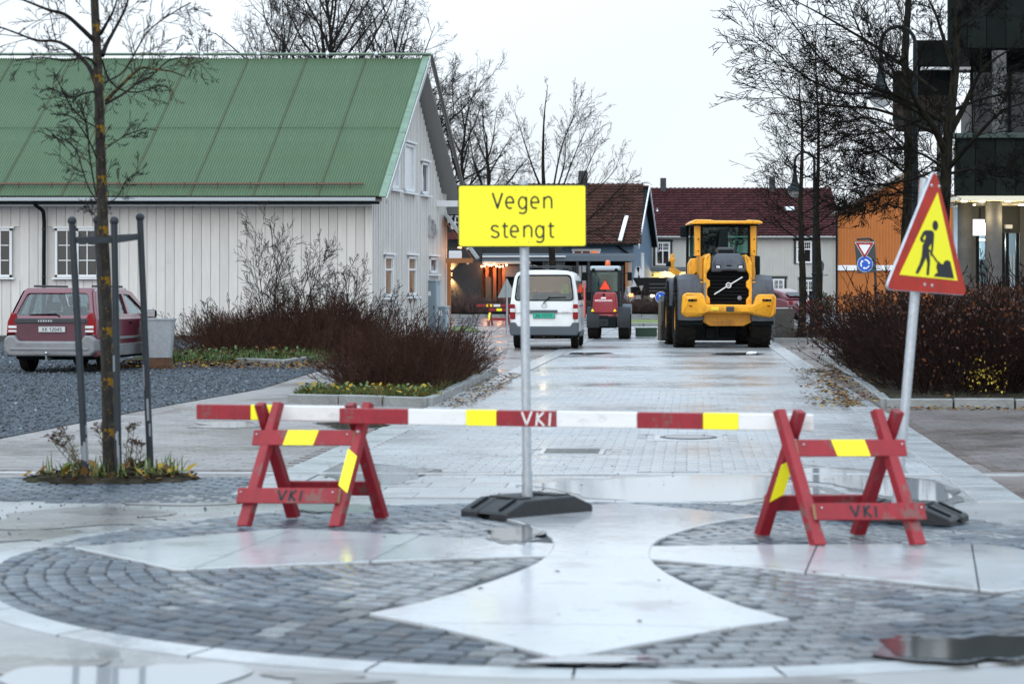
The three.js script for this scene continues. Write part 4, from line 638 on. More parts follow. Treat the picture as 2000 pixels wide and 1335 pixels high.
function plateText(text, bg, fg, w, h) { return new THREE.MeshStandardMaterial({ roughness: 0.5, map: canvasTex(520, 110, (c) => { c.fillStyle = bg; c.fillRect(0, 0, 520, 110); c.strokeStyle = fg; c.lineWidth = 4; c.strokeRect(4, 4, 512, 102); c.fillStyle = fg; c.font = 'bold 92px sans-serif'; c.textAlign = 'center'; c.textBaseline = 'middle'; c.fillText(text, 260, 58, 480); }) }); }
const face = (w, h, m, name, parent, x, y, z, rx = 0) => { const o = mesh(name, bx(w, h, 0.012, 0, 0, 0), M.plastic, parent); const f = mesh('print', new THREE.PlaneGeometry(w - 0.004, h - 0.004).translate(0, 0, 0.008), m, o); o.position.set(x, y, z); o.rotation.x = rx; return o; };
// ---- red estate car on the gravel
{
  const rear = gnd(101, 727), yaw = -0.16, Lc = 4.45;
  const t = thing('parked_car', 'dirty red estate car with grey lower bodywork parked on the gravel by the white hall', 'car', [-8.42 + Math.sin(0.16) * Lc / 2, 0, -39.15 - Math.cos(0.16) * Lc / 2], yaw);
  const Z = (s) => Lc / 2 - s, arch = (c, r) => { const a = []; for (let k = 0; k <= 10; k++) { const f = Math.PI - Math.PI * k / 10; a.push([c + Math.cos(f) * r, 0.3 + Math.sin(f) * (r + 0.02)]); } return a; };
  const toSide = (g, sx, xo) => { g.rotateY(Math.PI / 2); g.translate(0, 0, Lc / 2); if (sx < 0) g.scale(-1, 1, 1); g.translate(sx * xo, 0, 0); if (sx < 0) { const i = g.index; g = g.index ? g : g; const p = g.attributes.position; for (let k = 0; k < p.count; k += 3) for (const a of Object.values(g.attributes)) for (let c = 0; c < a.itemSize; c++) { const b = a.getComponent(k + 1, c); a.setComponent(k + 1, c, a.getComponent(k + 2, c)); a.setComponent(k + 2, c, b); } g.computeVertexNormals(); } return g; };
  // extruded side: x of the outline is the distance from the rear
  const low = [[0.1, 0.3], ...arch(0.88, 0.37), ...arch(3.6, 0.37), [4.3, 0.3], [4.42, 0.5], [4.38, 0.74], [4.15, 0.89], [3.1, 0.99], [0.16, 1.0], [0.06, 0.7]];
  const top = [[0.16, 0.98], [0.3, 1.25], [0.46, 1.5], [0.7, 1.545], [2.1, 1.53], [2.45, 1.47], [3.2, 0.98]], holes = [[[0.5, 1.05], [0.68, 1.43], [1.02, 1.45], [1.02, 1.05]], [[1.08, 1.05], [1.08, 1.45], [1.82, 1.45], [1.86, 1.05]], [[1.94, 1.05], [1.9, 1.45], [2.25, 1.43], [2.95, 1.06]]];
  for (const sx of [1, -1]) {
    const a = prism(low, 0.1, 0.03, [], 0, 3), b = prism(top, 0.06, 0.012, holes, 0);
    // outline x runs toward the front: after rotateY(+90) it runs along -z from z = 0
    const body = mesh('side_panel', uvBox(toSide(prep(a), 1, 0).translate(0.765, 0, 0).scale(sx, 1, 1)), M.carRed, t); 
    const fr = prep(b); fr.rotateY(Math.PI / 2); fr.translate(0.795, 0, Lc / 2); warp(fr, (v) => { v.x -= (v.y - 0.98) * 0.3 + (v.z < -0.9 ? 0 : 0); }); fr.scale(sx, 1, 1); mesh('window_frame', uvBox(fr), M.carRed, t);
    const gl = prism([[0.42, 1.0], [0.62, 1.47], [2.3, 1.47], [3.0, 1.0]], 0.006, 0); gl.rotateY(Math.PI / 2); gl.translate(0.812, 0, Lc / 2); warp(gl, (v) => { v.x -= (v.y - 0.98) * 0.3; }); gl.scale(sx, 1, 1); mesh('side_window', gl, M.paneCar, t);
    mesh('lower_cladding', uvBox(bx(0.03, 0.22, 2.0, sx * 0.872, 0.4, -0.02, 0.012)), M.cladGrey, t); mesh('rub_strip', bx(0.02, 0.05, 2.1, sx * 0.876, 0.62, -0.1, 0.008), M.cladGrey, t);
    mesh('handle', bx(0.03, 0.04, 0.16, sx * 0.872, 0.9, 0.3, 0.01), M.black, t);
    const mir = mesh('wing_mirror', bx(0.2, 0.15, 0.12, sx * 0.99, 1.05, -0.55, 0.04), M.black, t); mesh('mirror_glass', bx(0.17, 0.12, 0.01, sx * 0.99, 1.05, -0.487, 0.004), M.steel, mir);
    mesh('roof_rail', bar(V3(sx * 0.56, 1.585, 1.55), V3(sx * 0.55, 1.575, -0.1), 0.04, 0.04, V3(1, 0, 0), 0.01), M.plastic, t);
    // tail lamp wrapping the corner
    const tl = prism([[0.62, 0.72], [0.855, 0.7], [0.84, 0.93], [0.77, 1.1], [0.7, 1.08], [0.64, 0.9]], 0.24, 0.02); tl.translate(0, 0, Lc / 2 - 0.29); tl.scale(sx, 1, 1); const lamp = mesh('tail_lamp', crease(prep(tl), 0.5), M.lampRed, t); mesh('lens', [bx(0.16, 0.05, 0.02, sx * 0.735, 0.84, Lc / 2 - 0.048, 0.006), bx(0.16, 0.04, 0.02, sx * 0.735, 0.765, Lc / 2 - 0.048, 0.006)], M.lampClear, lamp);
    wheel(t, sx * 0.75, Z(0.88), 0.325, 0.21, 0.2); wheel(t, sx * 0.75, Z(3.6), 0.325, 0.21, 0.2);
  }
  const lean = (g) => warp(g, (v) => { v.z -= Math.max(0, v.y - 0.95) * 0.6; });
  const tg = prism(roundPoly([[-0.66, 0.56], [0.66, 0.56], [0.7, 0.72], [0.72, 1.0], [-0.72, 1.0], [-0.7, 0.72]], 0.06), 0.08, 0.02); tg.translate(0, 0, Lc / 2 - 0.12); const gate = mesh('tailgate', uvBox(prep(tg)), M.carDirty, t);
  const up = prism([[-0.8, 0.98], [0.8, 0.98], [0.64, 1.53], [-0.64, 1.53]], 0.06, 0.012, [roundPoly([[-0.71, 1.05], [0.71, 1.05], [0.575, 1.45], [-0.575, 1.45]], 0.06)]); up.translate(0, 0, Lc / 2 - 0.14); mesh('window_frame', uvBox(lean(prep(up))), M.carRed, t);
  const rw = prism([[-0.73, 1.02], [0.73, 1.02], [0.59, 1.48], [-0.59, 1.48]], 0.006, 0); rw.translate(0, 0, Lc / 2 - 0.11); mesh('rear_window', lean(prep(rw)), M.paneCar, t);
  mesh('garnish', bx(1.36, 0.09, 0.05, 0, 0.955, Lc / 2 - 0.045, 0.012), M.plastic, gate);
  { const m = new THREE.MeshStandardMaterial({ roughness: 0.4, map: canvasTex(512, 64, (c) => { c.fillStyle = '#2c3036'; c.fillRect(0, 0, 512, 64); c.fillStyle = '#c9ced4'; c.font = 'bold 52px sans-serif'; c.textAlign = 'center'; c.textBaseline = 'middle'; c.fillText('S U B A R U', 256, 34, 470); }) }); mesh('badge_lettering', new THREE.PlaneGeometry(0.52, 0.065).translate(-0.1, 0.955, Lc / 2 - 0.0185), m, gate); }
  face(0.52, 0.11, plateText('XK 12045', '#b9bcbc', '#33363a'), 'number_plate', t, 0.03, 0.8, Lc / 2 - 0.025);
  mesh('wiper', [rod(V3(-0.45, 1.06, Lc / 2 - 0.16), V3(0.05, 1.075, Lc / 2 - 0.16), 0.012), rod(V3(0.05, 1.075, Lc / 2 - 0.16), V3(0.14, 1.03, Lc / 2 - 0.12), 0.014)], M.black, t);
  const bp = prism(roundPoly([[-0.87, 0.4], [-0.78, 0.31], [0.78, 0.31], [0.87, 0.4], [0.87, 0.62], [0.8, 0.69], [0.66, 0.69], [0.6, 0.585], [-0.6, 0.585], [-0.66, 0.69], [-0.8, 0.69], [-0.87, 0.62]], 0.04), 0.55, 0.04, [], 0, 3); bp.translate(0, 0, Lc / 2 - 0.5); mesh('rear_bumper', uvBox(prep(bp)), M.cladGrey, t); mesh('bumper_lip', bx(1.5, 0.05, 0.04, 0, 0.44, Lc / 2 + 0.045, 0.015), M.cladGrey, t);
  mesh('tow_hitch', [rod(V3(-0.02, 0.27, Lc / 2 - 0.1), V3(-0.02, 0.25, Lc / 2 + 0.12), 0.025), rod(V3(-0.02, 0.25, Lc / 2 + 0.12), V3(-0.02, 0.34, Lc / 2 + 0.13), 0.02), new THREE.SphereGeometry(0.03, 12, 8).translate(-0.02, 0.37, Lc / 2 + 0.13)], M.steel, t);
  const rf = bx(1.28, 0.06, 1.85, 0, 1.52, 0.83, 0.025); mesh('roof_panel', uvBox(warp(prep(rf), (v) => { v.y += 0.035 * (1 - (v.x / 0.64) ** 2); })), M.carRed, t);
  mesh('bonnet', uvBox(bar(V3(0, 0.97, Z(3.15)), V3(0, 0.87, Z(4.3)), 1.55, 0.08, V3(1, 0, 0), 0.03)), M.carRed, t); const ws = bar(V3(0, 0.99, Z(3.2)), V3(0, 1.48, Z(2.4)), 1.3, 0.008, V3(1, 0, 0)); mesh('windscreen', ws, M.paneCar, t);
  mesh('front_bumper', bx(1.7, 0.5, 0.3, 0, 0.55, Z(4.3), 0.1), M.carRed, t);
  mesh('floor', bx(1.55, 0.25, 3.9, 0, 0.36, 0, 0.05), M.black, t);
  for (const sx of [-0.36, 0.36]) { mesh('front_seat', [bx(0.46, 0.6, 0.14, sx, 0.9, -0.05, 0.05, 0.15), bx(0.24, 0.2, 0.1, sx, 1.3, 0.02, 0.05)], M.interior, t); mesh('headrest', bx(0.24, 0.17, 0.09, sx * 1.05, 1.2, 1.0, 0.04), M.interior, t); }
  mesh('rear_seat', bx(1.3, 0.5, 0.16, 0, 0.85, 1.0, 0.05, 0.2), M.interior, t); mesh('dashboard', bx(1.35, 0.2, 0.3, 0, 0.95, -0.85, 0.06), M.interior, t);
}
// ---- white van
{
  const Lv = 4.6, yaw = -0.075, xr = 0.80, Dr = 53.7;
  const t = thing('parked_van', 'white van with dark bumper and green number plate parked half on the road', 'van', [xr + Math.sin(0.075) * Lv / 2, 0, -Dr - Math.cos(0.075) * Lv / 2], yaw);
  const Z = (s) => Lv / 2 - s, half = [[0.8, 0.36], [0.84, 0.46], [0.85, 0.8], [0.848, 1.15], [0.81, 1.5], [0.755, 1.8], [0.7, 1.91], [0.58, 1.965], [0.3, 1.985]];
  const ring = (s, k, yk) => { const r = half.map(([x, y]) => V3(x * k, y > 1.2 ? 1.2 + (y - 1.2) * yk : y, Z(s))); return [...r, ...r.slice().reverse().map((v) => V3(-v.x, v.y, v.z))]; };
  const lean = (y) => Math.max(0, y - 0.95) * 0.22;
  const sh = loft([[0, 0.99, 1], [0.06, 1, 1], [1, 1, 1], [2.4, 1, 1], [3.3, 1, 0.98], [3.7, 0.99, 0.8], [4.2, 0.97, 0.15], [4.55, 0.93, -0.3], [4.6, 0.85, -0.5]].map(([s, a, b]) => ring(s, a, b)), false); warp(sh, (v) => { if (v.z > 1.2) v.z -= lean(v.y) * (v.z - 1.2) / (Lv / 2 - 1.2); }); mesh('body', uvBox(crease(sh, 0.7)), M.vanWhite, t);
  const out = ring(0, 0.99, 1).map((v) => [v.x, v.y]), hole = roundPoly([[-0.71, 1.25], [0.71, 1.25], [0.635, 1.83], [-0.635, 1.83]], 0.1);
  const rear = prism(out, 0.05, 0.012, [hole]); rear.translate(0, 0, Z(0) - 0.04); const back = mesh('tailgate', uvBox(warp(prep(rear), (v) => { v.z -= lean(v.y); })), M.vanWhite, t);
  const win = prism(roundPoly([[-0.735, 1.225], [0.735, 1.225], [0.655, 1.855], [-0.655, 1.855]], 0.1), 0.006, 0); win.translate(0, 0, Z(0) + 0.002); mesh('rear_window', warp(prep(win), (v) => { v.z -= lean(v.y); }), M.paneCar, t);
  const seal = prism(roundPoly([[-0.75, 1.21], [0.75, 1.21], [0.67, 1.87], [-0.67, 1.87]], 0.11), 0.02, 0.004, [roundPoly([[-0.715, 1.245], [0.715, 1.245], [0.64, 1.835], [-0.64, 1.835]], 0.1).reverse()]); seal.translate(0, 0, Z(0) + 0.004); mesh('window_seal', warp(prep(seal), (v) => { v.z -= lean(v.y); }), M.black, t);
  mesh('seam', bx(1.5, 0.012, 0.006, 0, 0.905, Z(0) + 0.012), M.black, back); mesh('grip', bx(0.78, 0.06, 0.04, -0.05, 0.955, Z(0) + 0.022, 0.015), M.vanGrey, back);
  mesh('emblem', new THREE.TorusGeometry(0.045, 0.008, 6, 18).scale(1.3, 1, 1).translate(0.0, 1.1, Z(0) - 0.02), M.steel, back); mesh('badge_lettering', bx(0.2, 0.02, 0.008, 0.53, 0.945, Z(0) + 0.014), M.steel, back);
  face(0.55, 0.13, plateText('XD 77177', '#19a58a', '#06231f'), 'number_plate', t, 0.0, 0.845, Z(0) + 0.022);
  for (const sx of [1, -1]) { const tl = prism(roundPoly([[0.72, 0.76], [0.852, 0.76], [0.845, 1.13], [0.73, 1.13]], 0.03), 0.12, 0.015); tl.translate(0, 0, Z(0) - 0.09); tl.scale(sx, 1, 1); const l = mesh('tail_lamp', crease(prep(tl), 0.5), M.lampRed, t); mesh('lens', bx(0.125, 0.09, 0.02, sx * 0.787, 0.975, Z(0) + 0.028, 0.006), M.lampClear, l);
    wheel(t, sx * 0.73, Z(1.05), 0.33, 0.2, 0.2); wheel(t, sx * 0.73, Z(3.55), 0.33, 0.2, 0.2);
    for (const [s0, s1] of [[0.35, 1.5], [1.65, 2.75], [2.85, 3.5]]) { const w = prism(roundPoly([[s0, 1.22], [s1, 1.22], [s1, 1.72], [s0, 1.72]], 0.07), 0.01, 0); w.rotateY(Math.PI / 2); w.translate(0.848, 0, Lv / 2); warp(prep(w), () => 0); const w2 = warp(prep(w), (v) => { v.x -= Math.max(0, v.y - 1.15) * 0.125; }); w2.scale(sx, 1, 1); mesh('side_window', w2, M.glassDark, t); }
    mesh('slide_rail', bx(0.02, 0.03, 1.7, sx * 0.855, 1.08, 0.6, 0.005), M.plastic, t); mesh('door_seam', bx(0.006, 1.1, 0.015, sx * 0.852, 0.95, 0.0), M.black, t); mesh('sill', bx(0.04, 0.14, 2.2, sx * 0.84, 0.36, 0, 0.02), M.vanGrey, t);
    const wm = mesh('wing_mirror', bx(0.14, 0.24, 0.1, sx * 0.97, 1.32, Z(3.75), 0.03), M.black, t); }
  const bp = prism(roundPoly([[-0.86, 0.42], [-0.82, 0.35], [0.82, 0.35], [0.86, 0.42], [0.86, 0.68], [0.72, 0.68], [0.66, 0.58], [-0.66, 0.58], [-0.72, 0.68], [-0.86, 0.68]], 0.03), 0.34, 0.03, [], 0, 2); bp.translate(0, 0, Z(0) - 0.25); mesh('rear_bumper', uvBox(prep(bp)), M.vanGrey, t);
  mesh('exhaust', rod(V3(0.35, 0.3, Z(0.1)), V3(0.35, 0.28, Z(1)), 0.03), M.mud, t); mesh('underbody', bx(1.4, 0.16, 4.1, 0, 0.34, 0, 0.05), M.black, t); mesh('hitch', [bx(0.5, 0.08, 0.06, 0, 0.3, Z(0.05)), bx(0.06, 0.1, 0.16, 0, 0.32, Z(-0.06), 0.02)], M.mud, t);
  mesh('wiper', [rod(V3(-0.02, 1.15, Z(0) + 0.0), V3(0.16, 1.32, Z(0) - 0.05), 0.012), rod(V3(0.1, 1.29, Z(0) - 0.045), V3(0.55, 1.3, Z(0) - 0.05), 0.014)], M.black, t);
  mesh('roof_rack', [...[0.35, 1.1, 1.9].flatMap((s) => [rod(V3(-0.66, 2.07, Z(s)), V3(0.6, 2.07, Z(s)), 0.018), rod(V3(-0.62, 1.93, Z(s)), V3(-0.64, 2.07, Z(s)), 0.014), rod(V3(0.62, 1.93, Z(s)), V3(0.6, 2.07, Z(s)), 0.014)]), rod(V3(-0.55, 2.1, Z(0.2)), V3(-0.5, 2.1, Z(2.8)), 0.03), rod(V3(-0.3, 2.1, Z(0.25)), V3(-0.35, 2.1, Z(2.6)), 0.02)], M.darkMetal, t);
  // load seen through the rear window, lit by the cabin lamp
  const card = std(0.5, 0.33, 0.2, 0.8), cloth = std(0.55, 0.36, 0.26, 0.9), hivis = std(0.75, 0.7, 0.1, 0.7);
  mesh('bulkhead', bx(1.5, 0.95, 0.04, 0, 1.42, Z(2.3)), std(0.34, 0.29, 0.25, 0.8), t); mesh('load_floor', bx(1.5, 0.05, 2.2, 0, 0.75, Z(1.2)), M.interior, t);
  mesh('dark_box', bx(1.3, 0.62, 0.3, 0.02, 1.08, Z(0.55), 0.03), std(0.16, 0.12, 0.1, 0.8), t); mesh('cardboard_box', bx(0.3, 0.16, 0.12, -0.45, 1.3, Z(0.4), 0.01), card, t);
  for (let k = 0; k < 7; k++) { const g = new THREE.IcosahedronGeometry(0.1, 2); g.scale(rr(1, 2.2), rr(0.4, 0.7), 1); const p = g.attributes.position; const h = new Map(); warp(prep(g), () => 0); mesh('crumpled_sack', warp(prep(g), (v) => { const n = Math.sin(v.x * 40 + k) * Math.sin(v.y * 55 + k * 2) * 0.02; v.y += n; v.x += n; }), cloth, t).position.set(-0.5 + k * 0.17, 1.42 + rr(-0.02, 0.03), Z(0.75 + rr(0, 0.2))); }
  mesh('hi_vis_jacket', [bx(0.1, 0.36, 0.06, 0.56, 1.47, Z(0.5), 0.03, 0, 0, 0.2), bx(0.08, 0.3, 0.06, 0.46, 1.45, Z(0.52), 0.03, 0, 0, -0.15)], hivis, t);
  const dl = mesh('cabin_lamp', bx(0.3, 0.03, 0.12, -0.1, 1.9, Z(1.3), 0.01), glow(1, 0.72, 0.45, 3), t); const pl = new THREE.PointLight(new THREE.Color().setRGB(1, 0.6, 0.34), 1.3); pl.position.copy(V3(-0.1, 1.84, Z(1.3)).applyEuler(t.rotation).add(t.position)); scene.add(pl);
}
// ---- red compact loader
{
  const D = 64.3, cx = (1186 - 1000) * D / FOCAL, k = D / FOCAL, X = (px) => (px - 1186) * k, Y = (py) => EYE - (py - HORIZON) * k;
  const t = thing('compact_loader', 'small red articulated loader with grey cab and warning triangle beyond the white van', 'loader', [cx, 0, -D], -0.07);
  M.wRed = phy(0.3, 0.01, 0.022, 0.4, { clearcoat: 0.5, map: again(T.tone, 0.8) }); M.wGrey = std(0.4, 0.46, 0.5, 0.45); M.wDark = dull(0.022, 0.025, 0.028, 0.6, { specularIntensity: 0.4 });
  mesh('engine_cover', uvBox(prism(roundPoly([[X(1157), Y(612)], [X(1207), Y(612)], [X(1205), Y(580)], [X(1202), Y(570)], [X(1163), Y(570)], [X(1159), Y(580)]], 0.06), 1.0, 0.05, [], -0.95, 3)), M.wRed, t);
  mesh('rear_weight', uvBox(prism(roundPoly([[X(1151), Y(634)], [X(1212), Y(634)], [X(1210), Y(612)], [X(1156), Y(612)]], 0.05), 0.9, 0.05, [], -0.85, 3)), M.wRed, t);
  mesh('seam', bx(0.72, 0.012, 0.01, X(1182), Y(611.5), 0.055), M.black, t); mesh('vent', bx(0.26, 0.05, 0.02, X(1179), Y(617.5), 0.05, 0.01), M.black, t); mesh('latch', bx(0.07, 0.07, 0.02, X(1179.5), Y(575), 0.055, 0.02), M.black, t);
  mesh('hitch', [bx(0.3, 0.22, 0.12, X(1179), Y(630), 0.08, 0.02), rod(V3(X(1179), Y(634), 0.1), V3(X(1179), Y(627), 0.16), 0.02)], M.wDark, t);
  { const m = new THREE.MeshStandardMaterial({ roughness: 0.5, map: canvasTex(512, 128, (c) => { c.fillStyle = '#95101f'; c.fillRect(0, 0, 512, 128); c.fillStyle = '#f2eeee'; c.fillRect(190, 6, 130, 40); c.font = 'bold 74px sans-serif'; c.textAlign = 'center'; c.textBaseline = 'middle'; c.fillText('WEIDEMANN', 256, 92, 500); }) }); mesh('lettering', new THREE.PlaneGeometry(0.58, 0.145).translate(X(1179), Y(584.5), 0.053), m, t); }
  for (const sx of [1157.5, 1201]) { mesh('reflector', prism([[-0.05, 0], [0.05, 0], [0, 0.09]], 0.008, 0).translate(X(sx), Y(608), 0.052), M.yellow, t); mesh('tail_lamp', bx(0.09, 0.1, 0.05, X(sx - 0.5), Y(616), 0.05, 0.02), std(0.05, 0.006, 0.006, 0.3), t); }
  const cab = [[1152, 1156], [1206, 1210]]; const zc = -0.75;
  for (const px of [1154, 1207.5]) for (const z of [zc + 0.1, zc - 1.0]) mesh('cab_post', bx(0.07, Y(527) - Y(570), 0.07, X(px), (Y(527) + Y(570)) / 2, z, 0.015), M.wDark, t);
  mesh('cab_roof', bx(X(1211) - X(1151), 0.15, 1.25, X(1181), Y(523.5), zc - 0.45, 0.06), M.wGrey, t); mesh('roof_band', bx(X(1208) - X(1153), 0.05, 0.05, X(1181), Y(529), zc + 0.12, 0.01), M.wDark, t);
  for (const px of [1158, 1203]) mesh('work_lamp', lathe([[0.001, 0], [0.05, 0], [0.055, 0.03], [0.03, 0.07], [0.001, 0.07]], 14).rotateX(-Math.PI / 2).translate(X(px), Y(527), zc + 0.22), M.black, t);
  mesh('rear_window', bx(X(1206) - X(1155), Y(530) - Y(569), 0.008, X(1181), (Y(530) + Y(569)) / 2, zc + 0.1), M.paneTint, t); mesh('front_window', bx(X(1206) - X(1155), Y(530) - Y(569), 0.008, X(1181), (Y(530) + Y(569)) / 2, zc - 1.0), M.paneTint, t); mesh('window_bar', bx(0.02, Y(530) - Y(569), 0.03, X(1193), (Y(530) + Y(569)) / 2, zc + 0.06), M.wDark, t);
  mesh('seat', [bx(0.42, 0.6, 0.14, X(1180), Y(560), zc - 0.35, 0.05), bx(0.26, 0.16, 0.1, X(1180), Y(540), zc - 0.36, 0.04)], M.interior, t);
  mesh('cab_base', bx(X(1211) - X(1152), 0.5, 1.3, X(1181), Y(585), zc - 0.55, 0.04), M.wDark, t);
  const tri = mesh('warning_triangle', prism(roundPoly([[-0.19, 0], [0.19, 0], [0, 0.33]], 0.03), 0.015, 0), std(0.16, 0.01, 0.01, 0.5), t); tri.position.set(X(1181), Y(566), zc + 0.19); const tri2 = mesh('bright_centre', prism([[-0.155, 0.02], [0.155, 0.02], [0, 0.29]], 0.004, 0, [], 0.0152), std(0.9, 0.06, 0.01, 0.4), tri);
  const bc = mesh('beacon', lathe([[0.07, 0], [0.08, 0.03], [0.075, 0.13], [0.05, 0.17], [0.001, 0.18]], 16).translate(X(1186), Y(519), zc + 0.05), phy(0.75, 0.12, 0.01, 0.15, { clearcoat: 1 }), t); mesh('stem', rod(V3(X(1186), Y(525), zc + 0.12), V3(X(1186), Y(518), zc + 0.05), 0.02), M.black, t);
  for (const s of [-1, 1]) { const px = s < 0 ? 1154 : 1208; mesh('mirror_arm', rod(V3(X(px), Y(536), zc - 0.95), V3(X(px + s * 20), Y(534 - (s > 0 ? 3 : 0)), zc - 1.15), 0.012), M.black, t); mesh('mirror', bx(0.14, 0.26, 0.05, X(px + s * (s < 0 ? 17 : 20)), Y(539), zc - 1.15, 0.03), M.black, t); }
  for (const s of [-1, 1]) { const wx = s < 0 ? X(1159) : X(1221); wheel(t, s < 0 ? -0.42 : 0.5, -0.35, 0.44, 0.34, 0.24, M.wGrey, 16); wheel(t, s < 0 ? -0.4 : 0.52, -1.95, 0.44, 0.34, 0.24, M.wGrey, 16);
    const a = []; for (let q = 0; q <= 10; q++) { const f = -0.2 + (Math.PI + 0.2) * q / 10; a.push(V3(0, 0.44 + Math.sin(f) * 0.52, -0.35 + Math.cos(f) * 0.52)); } const rings = a.map((p) => [V3((s < 0 ? -0.42 : 0.5) - 0.19, p.y, p.z), V3((s < 0 ? -0.42 : 0.5) + 0.19, p.y, p.z)]); mesh('fender', loft(rings, false), M.wDark, t); }
  mesh('chassis', bx(0.6, 0.35, 2.2, 0, 0.5, -1.0, 0.05), M.black, t); mesh('lift_arm', [bx(0.12, 0.14, 1.6, 0.35, 1.0, -2.2, 0.02, -0.25), bx(0.12, 0.14, 1.6, -0.35, 1.0, -2.2, 0.02, -0.25)], M.wDark, t); mesh('counter_box', bx(0.28, 0.3, 0.3, X(1224), Y(604), -0.9, 0.02), std(0.17, 0.22, 0.27, 0.5), t);
  mesh('warning_pole', rod(V3(X(1142), Y(620), 0), V3(X(1141.5), Y(551), 0), 0.03), std(0.6, 0.12, 0.1, 0.5), t);
}
// ---- big yellow wheel loader
{
  const D = 54.8, cx = (1422 - 1000) * D / FOCAL, k = D / FOCAL, X = (px) => (px - 1422) * k, Y = (py) => EYE - (py - HORIZON) * k;
  const t = thing('wheel_loader', 'large yellow wheel loader with grey bonnet and glass cab seen from behind', 'wheel loader', [cx, 0, -D], -0.005);
  M.lYel = phy(0.88, 0.385, 0.006, 0.4, { clearcoat: 0.35, clearcoatRoughness: 0.3, map: again(T.grime, 0.55) }); M.lYelDark = phy(0.55, 0.24, 0.012, 0.5, { map: again(T.grime, 0.8) }); M.lGrey = std(0.05, 0.056, 0.065, 0.5, { map: again(T.grime, 0.7) }); M.lGreyLight = std(0.15, 0.165, 0.18, 0.5); M.grille = dull(0.005, 0.0055, 0.0065, 0.5);
  const S = (l) => l.map(([a, b, c]) => c === undefined ? [X(a), Y(b)] : [X(a), Y(b), c]);
  // counterweight with two raised lamp lobes
  const pocket = (a, b) => S([[a, 580.5], [b, 580.5], [b - (b > 1450 ? 0 : 3), 592], [a + (b > 1450 ? 3 : 0), 592]]);
  const cw = prism(roundPoly(S([[1331, 612], [1334, 576], [1341, 571.5], [1371, 572], [1376, 578], [1380, 594], [1472, 595], [1477, 580], [1482, 574.5], [1512, 574], [1517, 580], [1517, 613], [1508, 622], [1476, 616], [1463, 611.5], [1379, 611.5], [1372, 618], [1341, 621]]), 0.03), 0.7, 0.04, [roundPoly(pocket(1341, 1366), 0.04), roundPoly(pocket(1484, 1510), 0.04)], -0.65, 3);
  warp(cw, (v) => { if (v.y < Y(607)) v.z -= (Y(607) - v.y) * 1.3; if (v.x < X(1345)) v.z -= (X(1345) - v.x) * 0.6; if (v.x > X(1503)) v.z -= (v.x - X(1503)) * 0.6; });
  mesh('counterweight', uvBox(prep(crease(cw, 0.5))), M.lYel, t);
  mesh('counterweight_chin', uvBox(prism(S([[1345, 606], [1503, 606], [1500, 628], [1470, 630], [1455, 637], [1390, 637], [1375, 628], [1348, 626]]), 0.5, 0.03, [], -0.85, 2)), M.lYelDark, t);
  for (const [a, b, lx] of [[1341, 1366, 1349.5], [1484, 1510, 1502]]) { mesh('lamp_pocket', bx(X(b) - X(a), 0.17, 0.02, X((a + b) / 2), Y(586), -0.11), M.lYelDark, t); const l = mesh('tail_lamp', bx(0.12, 0.15, 0.12, X(lx), Y(586.5), -0.05, 0.04), M.black, t); for (const dy of [-0.035, 0, 0.035]) mesh('lens_rib', bx(0.08, 0.008, 0.01, X(lx), Y(586.5) + dy, 0.013), M.lGreyLight, l); mesh('reflector', bx(0.075, 0.032, 0.012, X(lx - 0.5), Y(597.5), 0.05, 0.004), M.lampRed, t); }
  mesh('badge_plate', bx(0.19, 0.09, 0.012, X(1396.5), Y(602), 0.05, 0.01), std(0.75, 0.62, 0.03, 0.5), t); mesh('cover_plate', bx(0.2, 0.13, 0.02, X(1426), Y(603.5), 0.052, 0.008), M.plastic, t);
  // engine hood: yellow flanks, black grille, emblem
  const zg = -0.25;
  mesh('hood_flank', uvBox(prism(roundPoly(S([[1376, 594], [1388.5, 594], [1388.5, 583], [1383, 576], [1383, 564], [1388.5, 558], [1388.5, 548], [1382, 543], [1382, 534], [1389.5, 522], [1390, 500], [1388, 494], [1380, 500], [1376, 512]]), 0.02), 1.6, 0.03, [], zg - 1.55, 2)), M.lYel, t);
  mesh('hood_flank', uvBox(prism(roundPoly(S([[1471, 596], [1459.5, 596], [1459.5, 585], [1465, 578], [1465, 566], [1459.5, 560], [1459.5, 550], [1465, 545], [1465, 536], [1458, 524], [1457, 500], [1459, 496], [1467, 504], [1471, 514]]), 0.02), 1.6, 0.03, [], zg - 1.55, 2)), M.lYel, t);
  for (const px of [1372.5, 1475]) { mesh('side_column', uvBox(bx(0.085, Y(500) - Y(594), 1.2, X(px), (Y(500) + Y(594)) / 2, zg - 0.75, 0.02)), M.lYelDark, t); mesh('hinge', bx(0.09, 0.04, 0.08, X(px), Y(551), zg - 0.1, 0.01), M.lYel, t); }
  for (const px of [1377.8]) mesh('model_plate', bx(0.05, 0.55, 0.015, X(px), Y(572), zg + 0.07), M.lGreyLight, t);
  mesh('grille', bx(X(1466) - X(1382), Y(518) - Y(594), 0.1, X(1424), (Y(518) + Y(594)) / 2, zg - 0.13), M.grille, t);
  for (let i = 0; i < 10; i++) mesh('grille_slat', bx(X(1459) - X(1388), 0.035, 0.05, X(1424), Y(591 - i * 7), zg - 0.06, 0.008, -0.5), M.grille, t);
  mesh('emblem', [new THREE.TorusGeometry(0.062, 0.015, 8, 28).translate(X(1425), Y(557), zg + 0.01), bx(0.08, 0.022, 0.02, X(1425), Y(557), zg + 0.01), bar(V3(X(1397), Y(574.5), zg), V3(X(1420), Y(560), zg), 0.02, 0.03, V3(0, 0, 1)), bar(V3(X(1430), Y(554), zg), V3(X(1452.5), Y(540.5), zg), 0.02, 0.03, V3(0, 0, 1))], std(0.75, 0.76, 0.78, 0.3, { metalness: 0.3 }), t);
